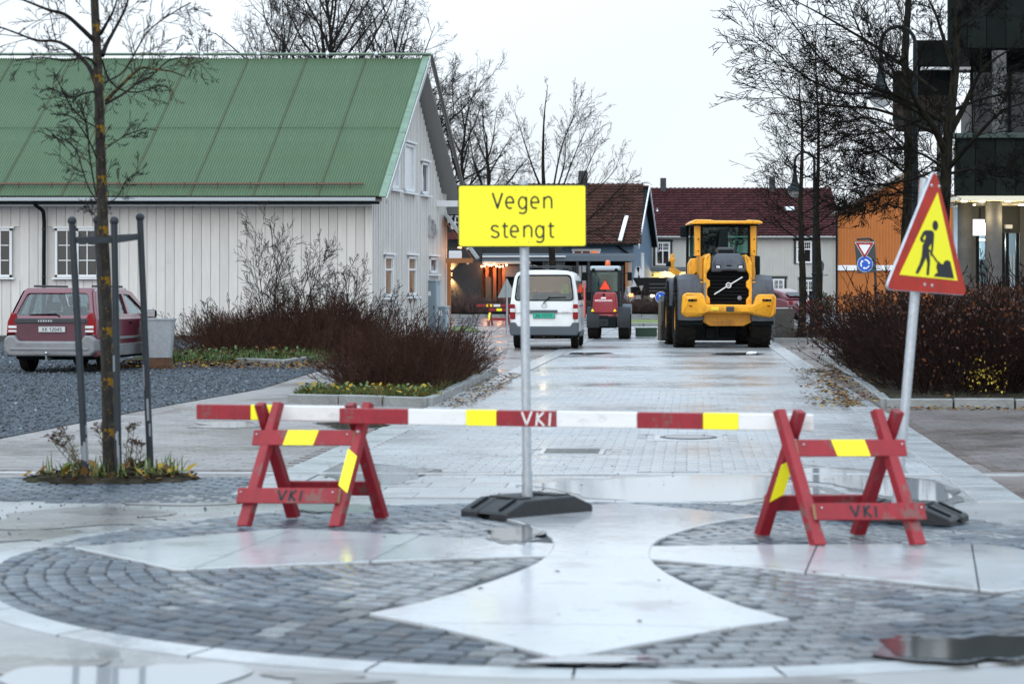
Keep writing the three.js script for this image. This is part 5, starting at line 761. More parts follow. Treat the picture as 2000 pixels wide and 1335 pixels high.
  mesh('round_filler', lathe([[0.001, 0.02], [0.05, 0.02], [0.06, 0]], 16).rotateX(Math.PI / 2).translate(X(1447), Y(582), zg - 0.03), M.lGreyLight, t);
  // grey bonnet top, work lamps, stepped air intake, black stack
  const bon = prism(roundPoly(S([[1391, 531], [1408, 531], [1414, 528.5], [1440, 528.5], [1446, 531], [1458, 531], [1459, 512], [1454, 503], [1448, 494], [1405, 494], [1397, 502], [1391, 512]]), 0.03), 1.7, 0.05, [], zg - 1.6, 3); warp(bon, (v) => { v.z -= Math.max(0, v.y - Y(516)) * 0.7; }); mesh('bonnet', uvBox(prep(crease(bon, 0.6))), M.lGrey, t);
  mesh('intake_housing', uvBox(prism(roundPoly(S([[1402, 510], [1446, 510], [1444, 496], [1438, 481], [1410, 481], [1405, 496]]), 0.02), 0.9, 0.04, [], zg - 1.55, 2)), M.lGrey, t); mesh('intake_mesh', bx(X(1440) - X(1409), Y(486) - Y(494), 0.02, X(1424.5), Y(490.5), zg - 0.63, 0, -0.3), M.grille, t);
  for (const [s, px] of [[-1, 1401], [1, 1448.5]]) mesh('intake_mesh', bar(V3(X(px), Y(506), zg - 0.55), V3(X(px - s * 4), Y(491), zg - 0.7), 0.09, 0.03, V3(1, 0, 0)), M.grille, t);
  for (const px of [1404, 1448]) { const l = mesh('work_lamp', prism(S([[px - 7, 525.5], [px + 7, 525.5], [px + 5, 517], [px - 5, 517]]), 0.1, 0.01, [], zg - 0.02), M.black, t); mesh('lens', bx(0.1, 0.06, 0.02, X(px), Y(521), zg + 0.085, 0.01), M.lampClear, l); }
  mesh('vent', prism(S([[1418, 525], [1433, 525], [1430, 517], [1421, 517]]), 0.1, 0.01, [], zg - 0.03), M.grille, t);
  mesh('exhaust_stack', prism(roundPoly(S([[1412, 484], [1433, 484], [1431, 450], [1428, 443.5], [1420, 443.5], [1417, 450]]), 0.05), 0.3, 0.03, [], zg - 1.35, 2), M.black, t);
  // cab
  const z0 = -1.75, z1 = -3.05, kk = (D + 1.75) / D;
  const XC = (px) => X(px) * kk + (kk - 1) * 422 * k, YC = (py) => EYE - (py - HORIZON) * k * kk;   // survey points one cab-depth farther away
  for (const [a, b] of [[1356, 1368], [1465, 1477]]) { const pst = mesh('cab_post', uvBox(bx(XC(b) - XC(a), YC(433) - YC(516), 0.16, XC((a + b) / 2), (YC(433) + YC(516)) / 2, z0 - 0.06, 0.02)), M.lYel, t); for (const py of [467, 490]) mesh('bolt', lathe([[0.018, 0], [0.018, 0.01], [0.001, 0.012]], 10).rotateX(Math.PI / 2).translate(XC((a + b) / 2 + 1.5), YC(py), z0 + 0.022), M.black, pst); }
  for (const px of [1350, 1483]) mesh('cab_post', bx(0.06, YC(433) - YC(530), 0.1, XC(px), (YC(433) + YC(530)) / 2, z1, 0.015), M.black, t);
  const roofO = roundPoly(S([[1345, 434], [1347, 430], [1355, 425], [1385, 425.5], [1391, 427], [1452, 427.5], [1459, 425.5], [1480, 427], [1486, 430], [1486, 434]]).map(([x, y]) => [x, y]), 0.02);
  mesh('cab_roof', uvBox(prism(roofO, 1.75, 0.03, [], z1 - 0.05, 2).scale(kk, 1, 1).translate((kk - 1) * 422 * k, 0, 0)), M.lYel, t); mesh('roof_lining', bx(XC(1480) - XC(1352), 0.08, 1.4, XC(1416), YC(438), (z0 + z1) / 2, 0.02), M.black, t);
  for (const px of [1369, 1379, 1458, 1468]) { const l = mesh('roof_lamp', bx(0.125, 0.09, 0.08, XC(px), YC(433), z0 + 0.16, 0.015), M.black, t); mesh('lens', bx(0.1, 0.065, 0.01, XC(px), YC(433), z0 + 0.203, 0.004), M.lampClear, l); }
  for (const px of [1397, 1446]) mesh('roof_lamp_small', bx(0.08, 0.04, 0.04, XC(px), YC(433.5), z0 + 0.14, 0.01), std(0.25, 0.07, 0.05, 0.4), t);
  mesh('roof_bar', bx(XC(1455) - XC(1390), 0.03, 0.04, XC(1422), YC(432.5), z0 + 0.1), M.lYelDark, t);
  mesh('rear_window', bx(XC(1465) - XC(1368), YC(438) - YC(500), 0.01, XC(1416.5), (YC(438) + YC(500)) / 2, z0 - 0.08), M.paneTint, t); mesh('front_window', bx(XC(1478) - XC(1354), YC(438) - YC(512), 0.01, XC(1416), (YC(438) + YC(512)) / 2, z1), M.paneTint, t);
  mesh('window_frame', [bx(0.06, YC(438) - YC(500), 0.05, XC(1370), (YC(438) + YC(500)) / 2, z0 - 0.05), bx(0.06, YC(438) - YC(500), 0.05, XC(1462.5), (YC(438) + YC(500)) / 2, z0 - 0.05), bx(XC(1466) - XC(1368), 0.09, 0.05, XC(1417), YC(440), z0 - 0.05), bx(XC(1466) - XC(1368), 0.16, 0.05, XC(1417), YC(500), z0 - 0.05)], M.black, t);
  for (const s of [-1, 1]) mesh('side_window', bx(0.01, YC(438) - YC(515), 1.1, s < 0 ? XC(1354) : XC(1479), (YC(438) + YC(515)) / 2, (z0 + z1) / 2), M.paneTint, t);
  mesh('cab_base', bx(XC(1484) - XC(1350), 0.5, 1.4, XC(1417), YC(518), (z0 + z1) / 2, 0.03), M.black, t);
  mesh('operator_seat', [bx(0.5, 0.62, 0.16, XC(1390), YC(478), -2.35, 0.06), bx(0.28, 0.2, 0.12, XC(1396), YC(455), -2.35, 0.05), bx(0.45, 0.5, 0.3, XC(1376), YC(484), -2.5, 0.08)], M.black, t); mesh('steering_column', [rod(V3(XC(1440), YC(500), -2.8), V3(XC(1446), YC(470), -2.6), 0.04), new THREE.TorusGeometry(0.18, 0.018, 8, 20).rotateX(1.1).translate(XC(1446), YC(470), -2.6)], M.black, t);
  mesh('cab_shoulder', uvBox(prism(roundPoly(S([[1353, 536], [1353, 515], [1359, 503], [1374, 503], [1374, 528], [1362, 536]]), 0.03), 0.6, 0.02, [], -1.9, 2)), M.lYel, t); mesh('cab_shoulder', uvBox(prism(roundPoly(S([[1469, 536], [1469, 514], [1478, 511], [1486, 520], [1487, 536]]), 0.03), 0.6, 0.02, [], -1.9, 2)), M.lYel, t);
  for (const [px, py, w, h] of [[1341.5, 450, 0.2, 0.3], [1485, 454, 0.08, 0.28]]) mesh('mirror', bx(w, h, 0.08, XC(px), YC(py), z1 + 0.1, 0.04), M.black, t);
  mesh('mirror_arm', [rod(V3(XC(1356), YC(436), z1), V3(XC(1342), YC(440), z1 + 0.05), 0.018), rod(V3(XC(1349), YC(437), z1), V3(XC(1348), YC(540), z1), 0.02), rod(V3(XC(1484), YC(436), z1), V3(XC(1482), YC(512), z1), 0.02)], M.black, t);
  // lamp bracket beside the cab
  const br = mesh('lamp_bracket', [bar(V3(X(1345), Y(534), -3.2), V3(X(1325), Y(521), -3.2), 0.12, 0.16, V3(0, 0, 1), 0.02), bx(0.12, 0.32, 0.12, X(1330), Y(511), -3.2, 0.02), bx(0.18, 0.07, 0.14, X(1330), Y(505), -3.2, 0.01), bx(0.1, 0.13, 0.1, X(1330), Y(497), -3.2, 0.02)], M.lYel, t); mesh('lamp_housing', bx(0.13, 0.14, 0.14, X(1322), Y(513), -3.15, 0.03), M.black, br); mesh('lamp_housing', bx(0.13, 0.14, 0.14, X(1484.5), Y(513.5), -2.2, 0.04), M.black, t);
  // fenders, wheels, chassis, bucket
  const fender = (x0, x1, zc, yc, r, a0, a1) => { const rings = []; for (let q = 0; q <= 16; q++) { const f = a0 + (a1 - a0) * q / 16, e = (rad, x) => { const c = Math.cos(f), s = Math.sin(f), m = Math.pow(Math.abs(c) ** 4 + Math.abs(s) ** 4, -0.25); return V3(x, yc + s * m * rad * 0.9, zc + c * m * rad); }; rings.push([e(r - 0.05, x0), e(r, x0 + 0.03), e(r + 0.03, (x0 + x1) / 2), e(r, x1 - 0.03), e(r - 0.05, x1), e(r - 0.09, x1 - 0.02), e(r - 0.07, (x0 + x1) / 2), e(r - 0.09, x0 + 0.02)]); } mesh('fender', uvBox(crease(loft(rings), 0.5)), M.lGrey, t); };
  fender(X(1325), X(1377), -1.15, 1.02, 0.95, -0.35, 3.3); fender(X(1468), X(1514), -1.15, 1.0, 0.95, -0.35, 3.3);
  fender(X(1325), X(1366), -4.15, 1.05, 0.84, 0.0, 2.6); fender(X(1478), X(1514), -4.15, 1.05, 0.84, 0.0, 2.6);
  for (const [px, z] of [[1343, -1.15], [1492, -1.15], [1341, -4.2], [1490, -4.2]]) wheel(t, X(px), z, 0.74, 0.55, 0.36, M.lYelDark, 20);
  mesh('mud_flap', bx(X(1377) - X(1332), 0.55, 0.03, X(1353), 0.86, -0.33, 0.01), M.black, t); mesh('mud_flap', bx(X(1514) - X(1470), 0.55, 0.03, X(1492), 0.86, -0.33, 0.01), M.black, t);
  mesh('rear_axle', [bx(1.7, 0.34, 0.4, X(1417), 0.72, -1.15, 0.1), bx(0.7, 0.5, 1.6, X(1417), 0.82, -1.2, 0.08), bx(0.28, 0.34, 0.3, X(1394), 0.36, -1.1, 0.05), bx(0.5, 0.3, 0.3, X(1432), 0.4, -1.4, 0.05)], M.black, t); mesh('frame', bx(0.9, 0.7, 4.2, X(1417), 1.0, -2.6, 0.05), M.black, t);
  mesh('lift_arm', [bx(0.2, 0.35, 2.2, X(1417) - 0.5, 1.3, -4.5, 0.03, -0.3), bx(0.2, 0.35, 2.2, X(1417) + 0.5, 1.3, -4.5, 0.03, -0.3)], M.lYelDark, t);
  const bk = [[0, 0.05], [1.15, 0.02], [1.2, 0.06], [0.25, 0.22], [0.1, 0.5], [0.25, 1.05], [0.6, 1.25], [0.55, 1.3], [0.1, 1.15], [-0.1, 0.6]]; const bg = prism(bk, 2.56, 0.015); bg.rotateY(Math.PI / 2); bg.translate(X(1417) - 1.28, 0, -5.4); mesh('bucket', uvBox(bg), std(0.035, 0.034, 0.034, 0.6, { map: again(T.toneStrong, 1), metalness: 0.4 }), t);
  for (const s of [-1, 1]) { const sp = prism([[-0.1, 0.5], [0.05, 0.05], [1.1, 0.05], [0.85, 0.6], [0.55, 1.25], [0.2, 1.15]], 0.05, 0.008); sp.rotateY(Math.PI / 2); sp.translate(X(1417) + s * 1.3 - 0.025, 0, -5.4); mesh('bucket_side', uvBox(sp), std(0.15, 0.125, 0.09, 0.7, { map: again(T.toneStrong, 1), metalness: 0.2 }), t); }
}
// ---- galvanised tub on a rusty base
{
  const t = thing('metal_tub', 'galvanised metal tub on a rusty base between the red car and the shrubs', 'metal tub', [-6.78, 0, -41.3], 0.12);
  const k = 41.3 / FOCAL, W0 = 62 * k / 2, W1 = 49 * k / 2, y0 = 0.22, y1 = EYE - (622 - HORIZON) * k, sq = (w, d, y) => roundPoly([[-w, -d], [w, -d], [w, d], [-w, d]], 0.06).map(([a, b]) => V3(a, y, b));
  mesh('tub', uvBox(crease(loft([sq(W1, 0.24, y0), sq(W0, 0.32, y1), sq(W0 - 0.015, 0.305, y1), sq(W1 - 0.015, 0.225, y0 + 0.02)]), 0.4)), M.galv, t); mesh('rim', uvBox(crease(loft([sq(W0 + 0.015, 0.335, y1 - 0.03), sq(W0 + 0.02, 0.34, y1), sq(W0 - 0.02, 0.3, y1)]), 0.4)), M.galv, t); mesh('bottom', bx(W1 * 1.9, 0.02, 0.42, 0, y0 + 0.02, 0), M.galv, t);
  mesh('base', uvBox(bx(W1 * 2 + 0.02, 0.24, 0.46, 0.0, 0.11, 0, 0.03)), M.rust, t);
}
// ================================================================ houses beyond the cross street
M.blueWall = std(0.115, 0.185, 0.27, 0.7, { map: again(T.boardDirt, 0.5) }); M.paleWall = std(0.56, 0.56, 0.53, 0.75, { map: again(T.boardDirt, 0.4) }); M.orangeWall = std(0.48, 0.15, 0.028, 0.7, { map: again(T.boardDirt, 0.5) });
M.greyWall = dull(0.055, 0.058, 0.06, 0.8, { map: again(T.tone, 0.4) }); M.tileDark = [0, 1, 2].map((k) => dull(0.042 + k * 0.012, 0.02 + k * 0.005, 0.015 + k * 0.004, 0.8)); M.tileRed = [0, 1, 2].map((k) => dull(0.04 + k * 0.011, 0.0135 + k * 0.003, 0.0145 + k * 0.003, 0.75));
M.brickCh = std(0.06, 0.062, 0.065, 0.85, { map: again(T.toneStrong, 1) }); M.warmWin = std(0.22, 0.05, 0.02, 0.3); M.orangeWin = glow(1, 0.22, 0.04, 0.55);
const tileGeo = [0, 1].map((v) => { const r = [[], [], []]; for (let i = 0; i <= 6; i++) { const x = -0.15 + 0.3 * i / 6, y = 0.028 * Math.sin(i / 6 * Math.PI * 2 + 0.4) + v * 0.005; r[0].push(V3(x, y - 0.05, 0)); r[1].push(V3(x, y + 0.045, 0)); r[2].push(V3(x, y - 0.02, 0.4)); } return prep(crease(loft(r, false), 0.7)); });
function tileRoof(parent, a, b, up, mats, most, course = 0.345, w = 0.3) {   // a..b along the eave, up: vector from eave to ridge
  const ex = b.clone().sub(a), L = ex.length(), H = up.length(), x = ex.clone().normalize(), y0 = up.clone().normalize(), n = V3().crossVectors(x, y0).normalize(); const rest = mats.map(() => []), m = new THREE.Matrix4(); let k = 0;
  for (let j = 0; j < H / course; j++) for (let i = 0; i < L / w; i++) { const p = a.clone().addScaledVector(x, (i + 0.5) * w).addScaledVector(y0, j * course).addScaledVector(n, 0.03);
    m.makeBasis(x.clone().negate(), n.clone(), y0).setPosition(p); const mi = Math.floor(R() * mats.length), g = tileGeo[(i * 7 + j * 3) % 2];
    if (k++ % 3 === 0 && k / 3 < most) { const o = new THREE.Mesh(g, mats[mi]); o.name = 'roof_tile'; o.applyMatrix4(m); parent.add(o); } else { const c = g.clone(); c.applyMatrix4(m); rest[mi].push(c); } }
  rest.forEach((l, i) => l.length && mesh('roof_tile_field', mergeGeometries(l), mats[i], parent, { kind: 'stuff' }));
}
function boardsOn(parent, mat, x0, x1, D, y0, y1, w, holes = [], topAt) { const l = []; for (let x = x0; x < x1 - 0.05; x += w) { let sp = [[y0, topAt ? Math.min(topAt(x), topAt(x + w)) : y1]]; for (const [a, b, c, d] of holes) if (x + w > a && x < b) sp = sp.flatMap(([p, q]) => [[p, Math.min(q, c)], [Math.max(p, d), q]]).filter(([p, q]) => q - p > 0.05); for (const [p, q] of sp) l.push(bx(w - 0.02, q - p, 0.04, x + w / 2, (p + q) / 2, -D + 0.02 + rr(-0.004, 0.004))); } mesh('board_field', uvBox(join(l)), mat, parent, { kind: 'stuff' }); }
const pr = (D) => [(px) => (px - 1000) * D / FOCAL, (py) => EYE - (py - HORIZON) * D / FOCAL];
function pane(parent, x0, x1, y0, y1, z, frameMat, glassMat, cols = 2, rows = 1, trim = 0.09, outer = 0.08) {
  const w = mesh('window', bx(x1 - x0, y1 - y0, 0.06, (x0 + x1) / 2, (y0 + y1) / 2, z), glassMat, parent);
  const f = [bx(x1 - x0 + outer * 2, trim, 0.12, (x0 + x1) / 2, y1, z + 0.03), bx(x1 - x0 + outer * 2, trim, 0.12, (x0 + x1) / 2, y0, z + 0.03), bx(trim, y1 - y0 - trim, 0.12, x0, (y0 + y1) / 2, z + 0.03), bx(trim, y1 - y0 - trim, 0.12, x1, (y0 + y1) / 2, z + 0.03)]; mesh('frame', f, frameMat, w);
  for (let i = 1; i < cols; i++) mesh('mullion', bx(0.07, y1 - y0 - trim, 0.09, x0 + (x1 - x0) * i / cols, (y0 + y1) / 2, z + 0.03), frameMat, w);
  for (let i = 1; i < rows; i++) mesh('mullion', bx(x1 - x0 - trim, 0.06, 0.085, (x0 + x1) / 2, y0 + (y1 - y0) * i / rows, z + 0.03), frameMat, w); return w;
}
{ // ---- blue house with dark tiled roof
  const D = 125, [X, Y] = pr(D), t = thing('blue_house', 'blue wooden house with dark tiled roof and white verge boards, behind the yellow sign', 'house');
  const x0 = X(868), x1 = X(1233), eave = Y(470), rz = 130, ridge = EYE + (557 - 366) * rz / FOCAL, dx = 0.95, wins = [[1120, 1170, 488, 502], [1038, 1072, 489, 502]].map(([a, b, c, d]) => [X(a), X(b), Y(d), Y(c)]);
  mesh('wall', uvBox(bx(x1 - x0, eave, 0.1, (x0 + x1) / 2, eave / 2, -D - 0.05)), M.blueWall, t); boardsOn(t, M.blueWall, x0, x1, D, Y(525), eave, 0.2, wins.map(([a, b, c, d]) => [a - 0.2, b + 0.2, c - 0.2, d + 0.2]));
  const gd = V3(1.75, 0, -10), gl = gd.length(); gd.normalize(); const gn = V3(-gd.z, 0, gd.x), gm = new THREE.Matrix4().makeBasis(gd, V3(0, 1, 0), gn).setPosition(x1, 0, -D);
  const g = prism([[0, 0], [gl, 0], [gl, eave], [gl / 2, ridge - 0.1], [0, eave]], 0.1, 0); mesh('gable_wall', uvBox(g.applyMatrix4(gm)), M.blueWall, t);
  const gw = (s0, s1, y0, y1) => { const w = pane(t, s0, s1, y0, y1, 0.1, M.whiteTrim, M.white, 1, 2); w.applyMatrix4(gm); }; gw(3.1, 4.0, Y(440), Y(404)); gw(4.1, 5.0, EYE - 1.25, EYE + 1.9);
  const rf = new THREE.Group(); rf.name = 'roof'; t.add(rf);
  mesh('roof_deck', loft([[V3(x0, eave - 0.25, -D + 0.45), V3(x1 + 0.4, eave - 0.25, -D + 0.45)], [V3(x0, ridge, -rz), V3(x1 + 1.35, ridge, -rz)], [V3(x0, eave - 0.2, -D - 10.4), V3(x1 + 2.25, eave - 0.2, -D - 10.4)]], false), M.black, rf);
  tileRoof(rf, V3(X(1000), eave - 0.2, -D + 0.5), V3(x1 + 0.35, eave - 0.2, -D + 0.5), V3(0.45, ridge - eave + 0.25, -(rz - D + 0.5)), M.tileDark, 110);
  mesh('verge_board', bar(V3(x1 + 0.42, eave - 0.35, -D + 0.5), V3(x1 + 1.4, ridge + 0.08, -rz), 0.06, 0.3, V3(1, 0, 0)), M.white, rf); mesh('verge_board', bar(V3(x1 + 1.4, ridge + 0.08, -rz), V3(x1 + 2.3, eave - 0.4, -D - 10.5), 0.06, 0.32, V3(1, 0, 0)), M.white, rf);
  mesh('short_verge', bar(P(1211, 470, 124.4), P(1224, 422, 126.6), 0.22, 0.1, V3(1, 0, 0)), M.whiteTrim, rf); mesh('ridge_tiles', bar(V3(x0, ridge + 0.06, -rz), V3(x1 + 1.35, ridge + 0.06, -rz), 0.2, 0.12, V3(0, 0, 1), 0.03), M.tileDark[1], rf);
  mesh('chimney', uvBox(bx(0.55, 1.3, 0.6, X(1140) * 1.03, ridge + 0.35, -rz)), M.brickCh, rf); mesh('gutter', bx(x1 - x0, 0.12, 0.12, (x0 + x1) / 2, eave - 0.24, -D + 0.5, 0.04), M.black, t); mesh('downpipe', rod(P(1200, 476, 124.8), P(1230, 497, 124.8), 0.06), M.black, t);
  wins.forEach(([a, b, c, d], i) => { const w = pane(t, a, b, c, d, -D + 0.04, M.white, M.warmWin, 3, 1, 0.13, 0.1); if (!i) mesh('lit_pane', bx(0.42, 0.36, 0.02, a + (b - a) * 0.84, (c + d) / 2, -D + 0.075), M.orangeWin, w); });
}
{ // ---- low dark restaurant front with string lights
  const D = 117, [X, Y] = pr(D), t = thing('restaurant', 'low dark grey restaurant front with open terrace and string lights, across the street', 'restaurant');
  mesh('wall', uvBox(bx(X(941) - X(870), Y(484), 3, (X(870) + X(941)) / 2, Y(484) / 2, -D - 1.5)), M.greyWall, t); mesh('upper_wall', uvBox(bx(X(1100) - X(870), Y(400), 0.3, (X(870) + X(1100)) / 2, Y(400) / 2 + 1, -D - 3.3)), M.greyWall, t);
  pane(t, X(879), X(894), Y(443), Y(419), -D - 3.0, M.white, M.glassDark, 2, 2); mesh('balcony_rail', bx(1.2, 0.4, 0.06, X(888), Y(458), -D - 2.9), std(0.12, 0.03, 0.025, 0.6), t);
  mesh('fascia', bx(X(1240) - X(942), 0.34, 0.3, (X(942) + X(1240)) / 2, Y(504), -D, 0.03), std(0.11, 0.14, 0.17, 0.6), t); mesh('gutter', bx(X(1105) - X(942), 0.08, 0.12, (X(942) + X(1105)) / 2, Y(501), -D + 0.2, 0.03), M.whiteTrim, t); mesh('flat_roof', bx(X(1240) - X(942), 0.14, 5, (X(942) + X(1240)) / 2, Y(497), -D - 2.4), std(0.13, 0.16, 0.19, 0.6), t);
  mesh('awning_box', bx(X(1036) - X(942), 0.16, 0.4, (X(942) + X(1036)) / 2, Y(513), -D + 0.2, 0.03), std(0.5, 0.44, 0.38, 0.7), t);
  mesh('back_wall', uvBox(bx(X(1240) - X(935), 3, 0.1, (X(935) + X(1240)) / 2, 1.5, -D - 4.6)), M.black, t); 
  const wood = std(0.3, 0.11, 0.04, 0.6, { map: again(T.wood, 1) }); for (const px of [943, 951, 958, 966, 976, 984]) mesh('timber_post', bx(0.18, 2.6, 0.14, X(px), 1.3, -D - (px % 3) * 0.9 - 0.3), wood, t);
  mesh('menu_board', bx(0.3, 1.5, 0.08, X(954), 1.3, -D + 0.1), std(0.12, 0.08, 0.05, 0.7), t); mesh('terrace_table', [bx(0.8, 0.05, 0.7, X(976), 0.8, -D - 0.8), bx(0.08, 0.8, 0.08, X(976), 0.4, -D - 0.8)], M.black, t);
  mesh('grey_shutter', bx(X(1036) - X(986), Y(518) - Y(540), 0.06, (X(986) + X(1036)) / 2, Y(529), -D - 0.2), std(0.12, 0.13, 0.14, 0.6), t); mesh('dark_front', bx(X(1036) - X(986), Y(540), 0.06, (X(986) + X(1036)) / 2, Y(540) / 2, -D - 0.5), M.black, t);
  mesh('grey_panel', uvBox(bx(X(1100) - X(1063), Y(505), 0.2, (X(1063) + X(1100)) / 2, Y(505) / 2, -D - 0.2)), std(0.1, 0.11, 0.12, 0.7), t);
  for (const px of [1036, 1062, 1101, 1128, 1150]) mesh('post', bx(0.14, Y(505), 0.14, X(px), Y(505) / 2, -D, 0.02), M.darkMetal, t); for (const [a, b] of [[1101, 1128], [1128, 1150], [1150, 1222]]) pane(t, X(a) + 0.15, X(b) - 0.15, Y(600), Y(520), -D - 0.15, M.darkMetal, M.glassDark, 2, 2);
  for (const px of [1132, 1141]) mesh('curtain', bx(0.2, 1.2, 0.02, X(px), Y(540), -D - 0.05), std(0.35, 0.36, 0.37, 0.8), t);
  mesh('corner_post', uvBox(bx(0.16, Y(512), 0.16, X(1224), Y(512) / 2, -D + 0.1)), wood, t); mesh('corner_post', uvBox(bx(0.3, Y(512), 0.3, X(1229), Y(512) / 2, -D - 0.1)), std(0.3, 0.25, 0.2, 0.7), t);
  mesh('air_unit', bx(X(902) - X(877), Y(490) - Y(505), 0.5, (X(877) + X(902)) / 2, Y(497.5), -D + 0.3, 0.04), M.white, t); mesh('unit_shelf', bx(0.8, 0.05, 0.6, X(889), Y(507), -D + 0.3), M.black, t);
  mesh('round_vent', lathe([[0.16, 0], [0.16, 0.15], [0.1, 0.2], [0.001, 0.2]], 16).rotateX(Math.PI / 2).translate(X(872), Y(431), -D - 2.9), M.steel, t); for (const [px, py] of [[913, 486], [913, 514], [922, 493]]) mesh('wall_fitting', new THREE.SphereGeometry(0.07, 8, 6).translate(X(px), Y(py), -D + 0.05), M.whiteTrim, t);
  const lp = thing('wall_lamp', 'warm up and down wall lamp on the dark grey restaurant wall', 'wall lamp', [X(881.5), Y(535.5), -D + 0.12]); mesh('housing', bx(0.16, 0.1, 0.14, 0, 0, 0, 0.02), M.black, lp); for (const s of [1, -1]) { mesh('lamp_glow', bx(0.11, 0.012, 0.09, 0, s * 0.056, 0), glow(1, 0.55, 0.22, 12), lp); const sp = new THREE.SpotLight(new THREE.Color().setRGB(1, 0.5, 0.18), 45, 0, 0.75, 0.6); sp.position.set(X(881.5), Y(535.5) + s * 0.08, -D + 0.16); sp.target.position.set(X(881.5), Y(535.5) + s * 2, -D + 0.02); sp.castShadow = true; scene.add(sp, sp.target); }
  const sl = thing('string_lights', 'string of warm round bulbs under the restaurant awning', 'string lights', [0, 0, 0]); const pts = [[941, 520], [946, 519.5], [950, 516], [955, 518], [960, 518], [965, 516], [970, 519.5], [976, 520.5], [982, 520], [989, 517.5]].map(([a, b]) => P(a, b, D - 0.5)); const tb = new Tubes(); tb.add(pts.map((p) => V3(p.x, p.y + 0.07, p.z)), pts.map(() => 0.012), 4); mesh('wire', tb.geo(), M.black, sl);
  pts.forEach((p) => mesh('bulb', new THREE.SphereGeometry(0.055, 10, 8).translate(p.x, p.y, p.z), glow(1, 0.5, 0.25, 7), sl)); for (const i of [2, 7]) { const l = new THREE.PointLight(new THREE.Color().setRGB(1, 0.36, 0.14), 2); l.position.copy(pts[i]).add(V3(0, -0.12, -0.2)); scene.add(l); }
}
{ // ---- pale house with red tiles
  const D = 136, [X, Y] = pr(D), t = thing('pale_house', 'pale wooden house with dark red tiled roof behind the yellow loader', 'house');
  const x0 = X(1240), x1 = X(1636), eave = Y(459), rz = 141, ridge = EYE + (557 - 373) * rz / FOCAL;
  const wins = [[1282, 1307, 474, 516, 2], [1557, 1584, 472, 512, 2], [1511, 1530, 546, 600, 2], [1567, 1590, 548, 600, 2], [1400, 1424, 474, 512, 2]].map(([a, b, c, d, n]) => [X(a), X(b), Y(d), Y(c), n]);
  mesh('wall', uvBox(bx(x1 - x0, eave, 0.1, (x0 + x1) / 2, eave / 2, -D - 0.05)), M.paleWall, t); boardsOn(t, M.paleWall, x0, x1, D, 0.3, eave, 0.19, wins.map(([a, b, c, d]) => [a - 0.25, b + 0.25, c - 0.2, d + 0.25])); mesh('side_wall', uvBox(bx(0.1, eave, 9, x1, eave / 2, -D - 4.5)), M.paleWall, t);
  wins.forEach(([a, b, c, d, n], i) => { const w = pane(t, a, b, c, d, -D + 0.05, M.white, M.glassDark, n, 1, 0.1, 0.06); mesh('transom', bx(b - a, 0.07, 0.1, (a + b) / 2, c + (d - c) * 0.64, -D + 0.08), M.white, w); for (const f of [0.17, 0.33, 0.67, 0.83]) mesh('glazing_bar', bx(0.025, (d - c) * 0.34, 0.07, a + (b - a) * f, c + (d - c) * 0.82, -D + 0.08), M.white, w); mesh('glazing_bar', bx(b - a, 0.025, 0.07, (a + b) / 2, c + (d - c) * 0.82, -D + 0.08), M.white, w);
    mesh('casing', [bx(b - a + 0.5, 0.14, 0.06, (a + b) / 2, d + 0.14, -D + 0.03), bx(0.13, d - c + 0.2, 0.06, a - 0.14, (c + d) / 2, -D + 0.03), bx(0.13, d - c + 0.2, 0.06, b + 0.14, (c + d) / 2, -D + 0.03)], std(0.025, 0.035, 0.035, 0.7), w); });
  const rf = new THREE.Group(); rf.name = 'roof'; t.add(rf);
  mesh('roof_deck', loft([[V3(x0, eave - 0.1, -D + 0.4), V3(x1 + 0.2, eave - 0.1, -D + 0.4)], [V3(x0, ridge, -rz), V3(x1 + 0.2, ridge, -rz)], [V3(x0, eave, -D - 10.4), V3(x1, eave, -D - 10.4)]], false), M.black, rf);
  tileRoof(rf, V3(x0, eave - 0.05, -D + 0.42), V3(x1 + 0.2, eave - 0.05, -D + 0.42), V3(0, ridge - eave + 0.1, -(rz - D + 0.42)), M.tileRed, 150);
  mesh('ridge_tiles', bar(V3(x0, ridge + 0.06, -rz), V3(x1 + 0.2, ridge + 0.06, -rz), 0.22, 0.14, V3(0, 0, 1), 0.03), M.tileRed[1], rf); for (const [px, h] of [[1295.5, 1.0], [1508.5, 1.1]]) mesh('chimney', uvBox(bx(0.36, h, 0.5, (px - 1000) * rz / FOCAL, ridge + h / 2 - 0.15, -rz)), M.brickCh, rf);
  for (const [px, py] of [[1282.5, 411], [1543, 408]]) { const k = P(px, py, 138.6), sk = mesh('roof_window', bx(0.68, 0.08, 0.6, 0, 0, 0, 0.01), M.darkMetal, rf); mesh('glass', bx(0.56, 0.02, 0.46, 0, 0.045, 0), std(0.75, 0.78, 0.8, 0.1), sk); sk.position.copy(k); sk.rotation.x = 0.52; }
  mesh('gutter', bx(x1 - x0, 0.11, 0.12, (x0 + x1) / 2, eave - 0.12, -D + 0.45, 0.04), std(0.4, 0.41, 0.4, 0.6), t); mesh('downpipe', rod(V3(X(1634), 0, -D + 0.3), V3(X(1634), eave - 0.2, -D + 0.3), 0.07), M.black, t);
  // canopy with a lit cream wall
  const c0 = X(1262), c1 = X(1336); mesh('canopy', bx(c1 - c0, 0.3, 1.4, (c0 + c1) / 2, Y(526), -D + 0.8, 0.03), std(0.12, 0.13, 0.14, 0.6), t); mesh('lit_wall', bx(c1 - c0 - 0.2, Y(533) - Y(580), 0.06, (c0 + c1) / 2, (Y(533) + Y(580)) / 2, -D + 0.1), std(0.78, 0.66, 0.36, 0.7), t);
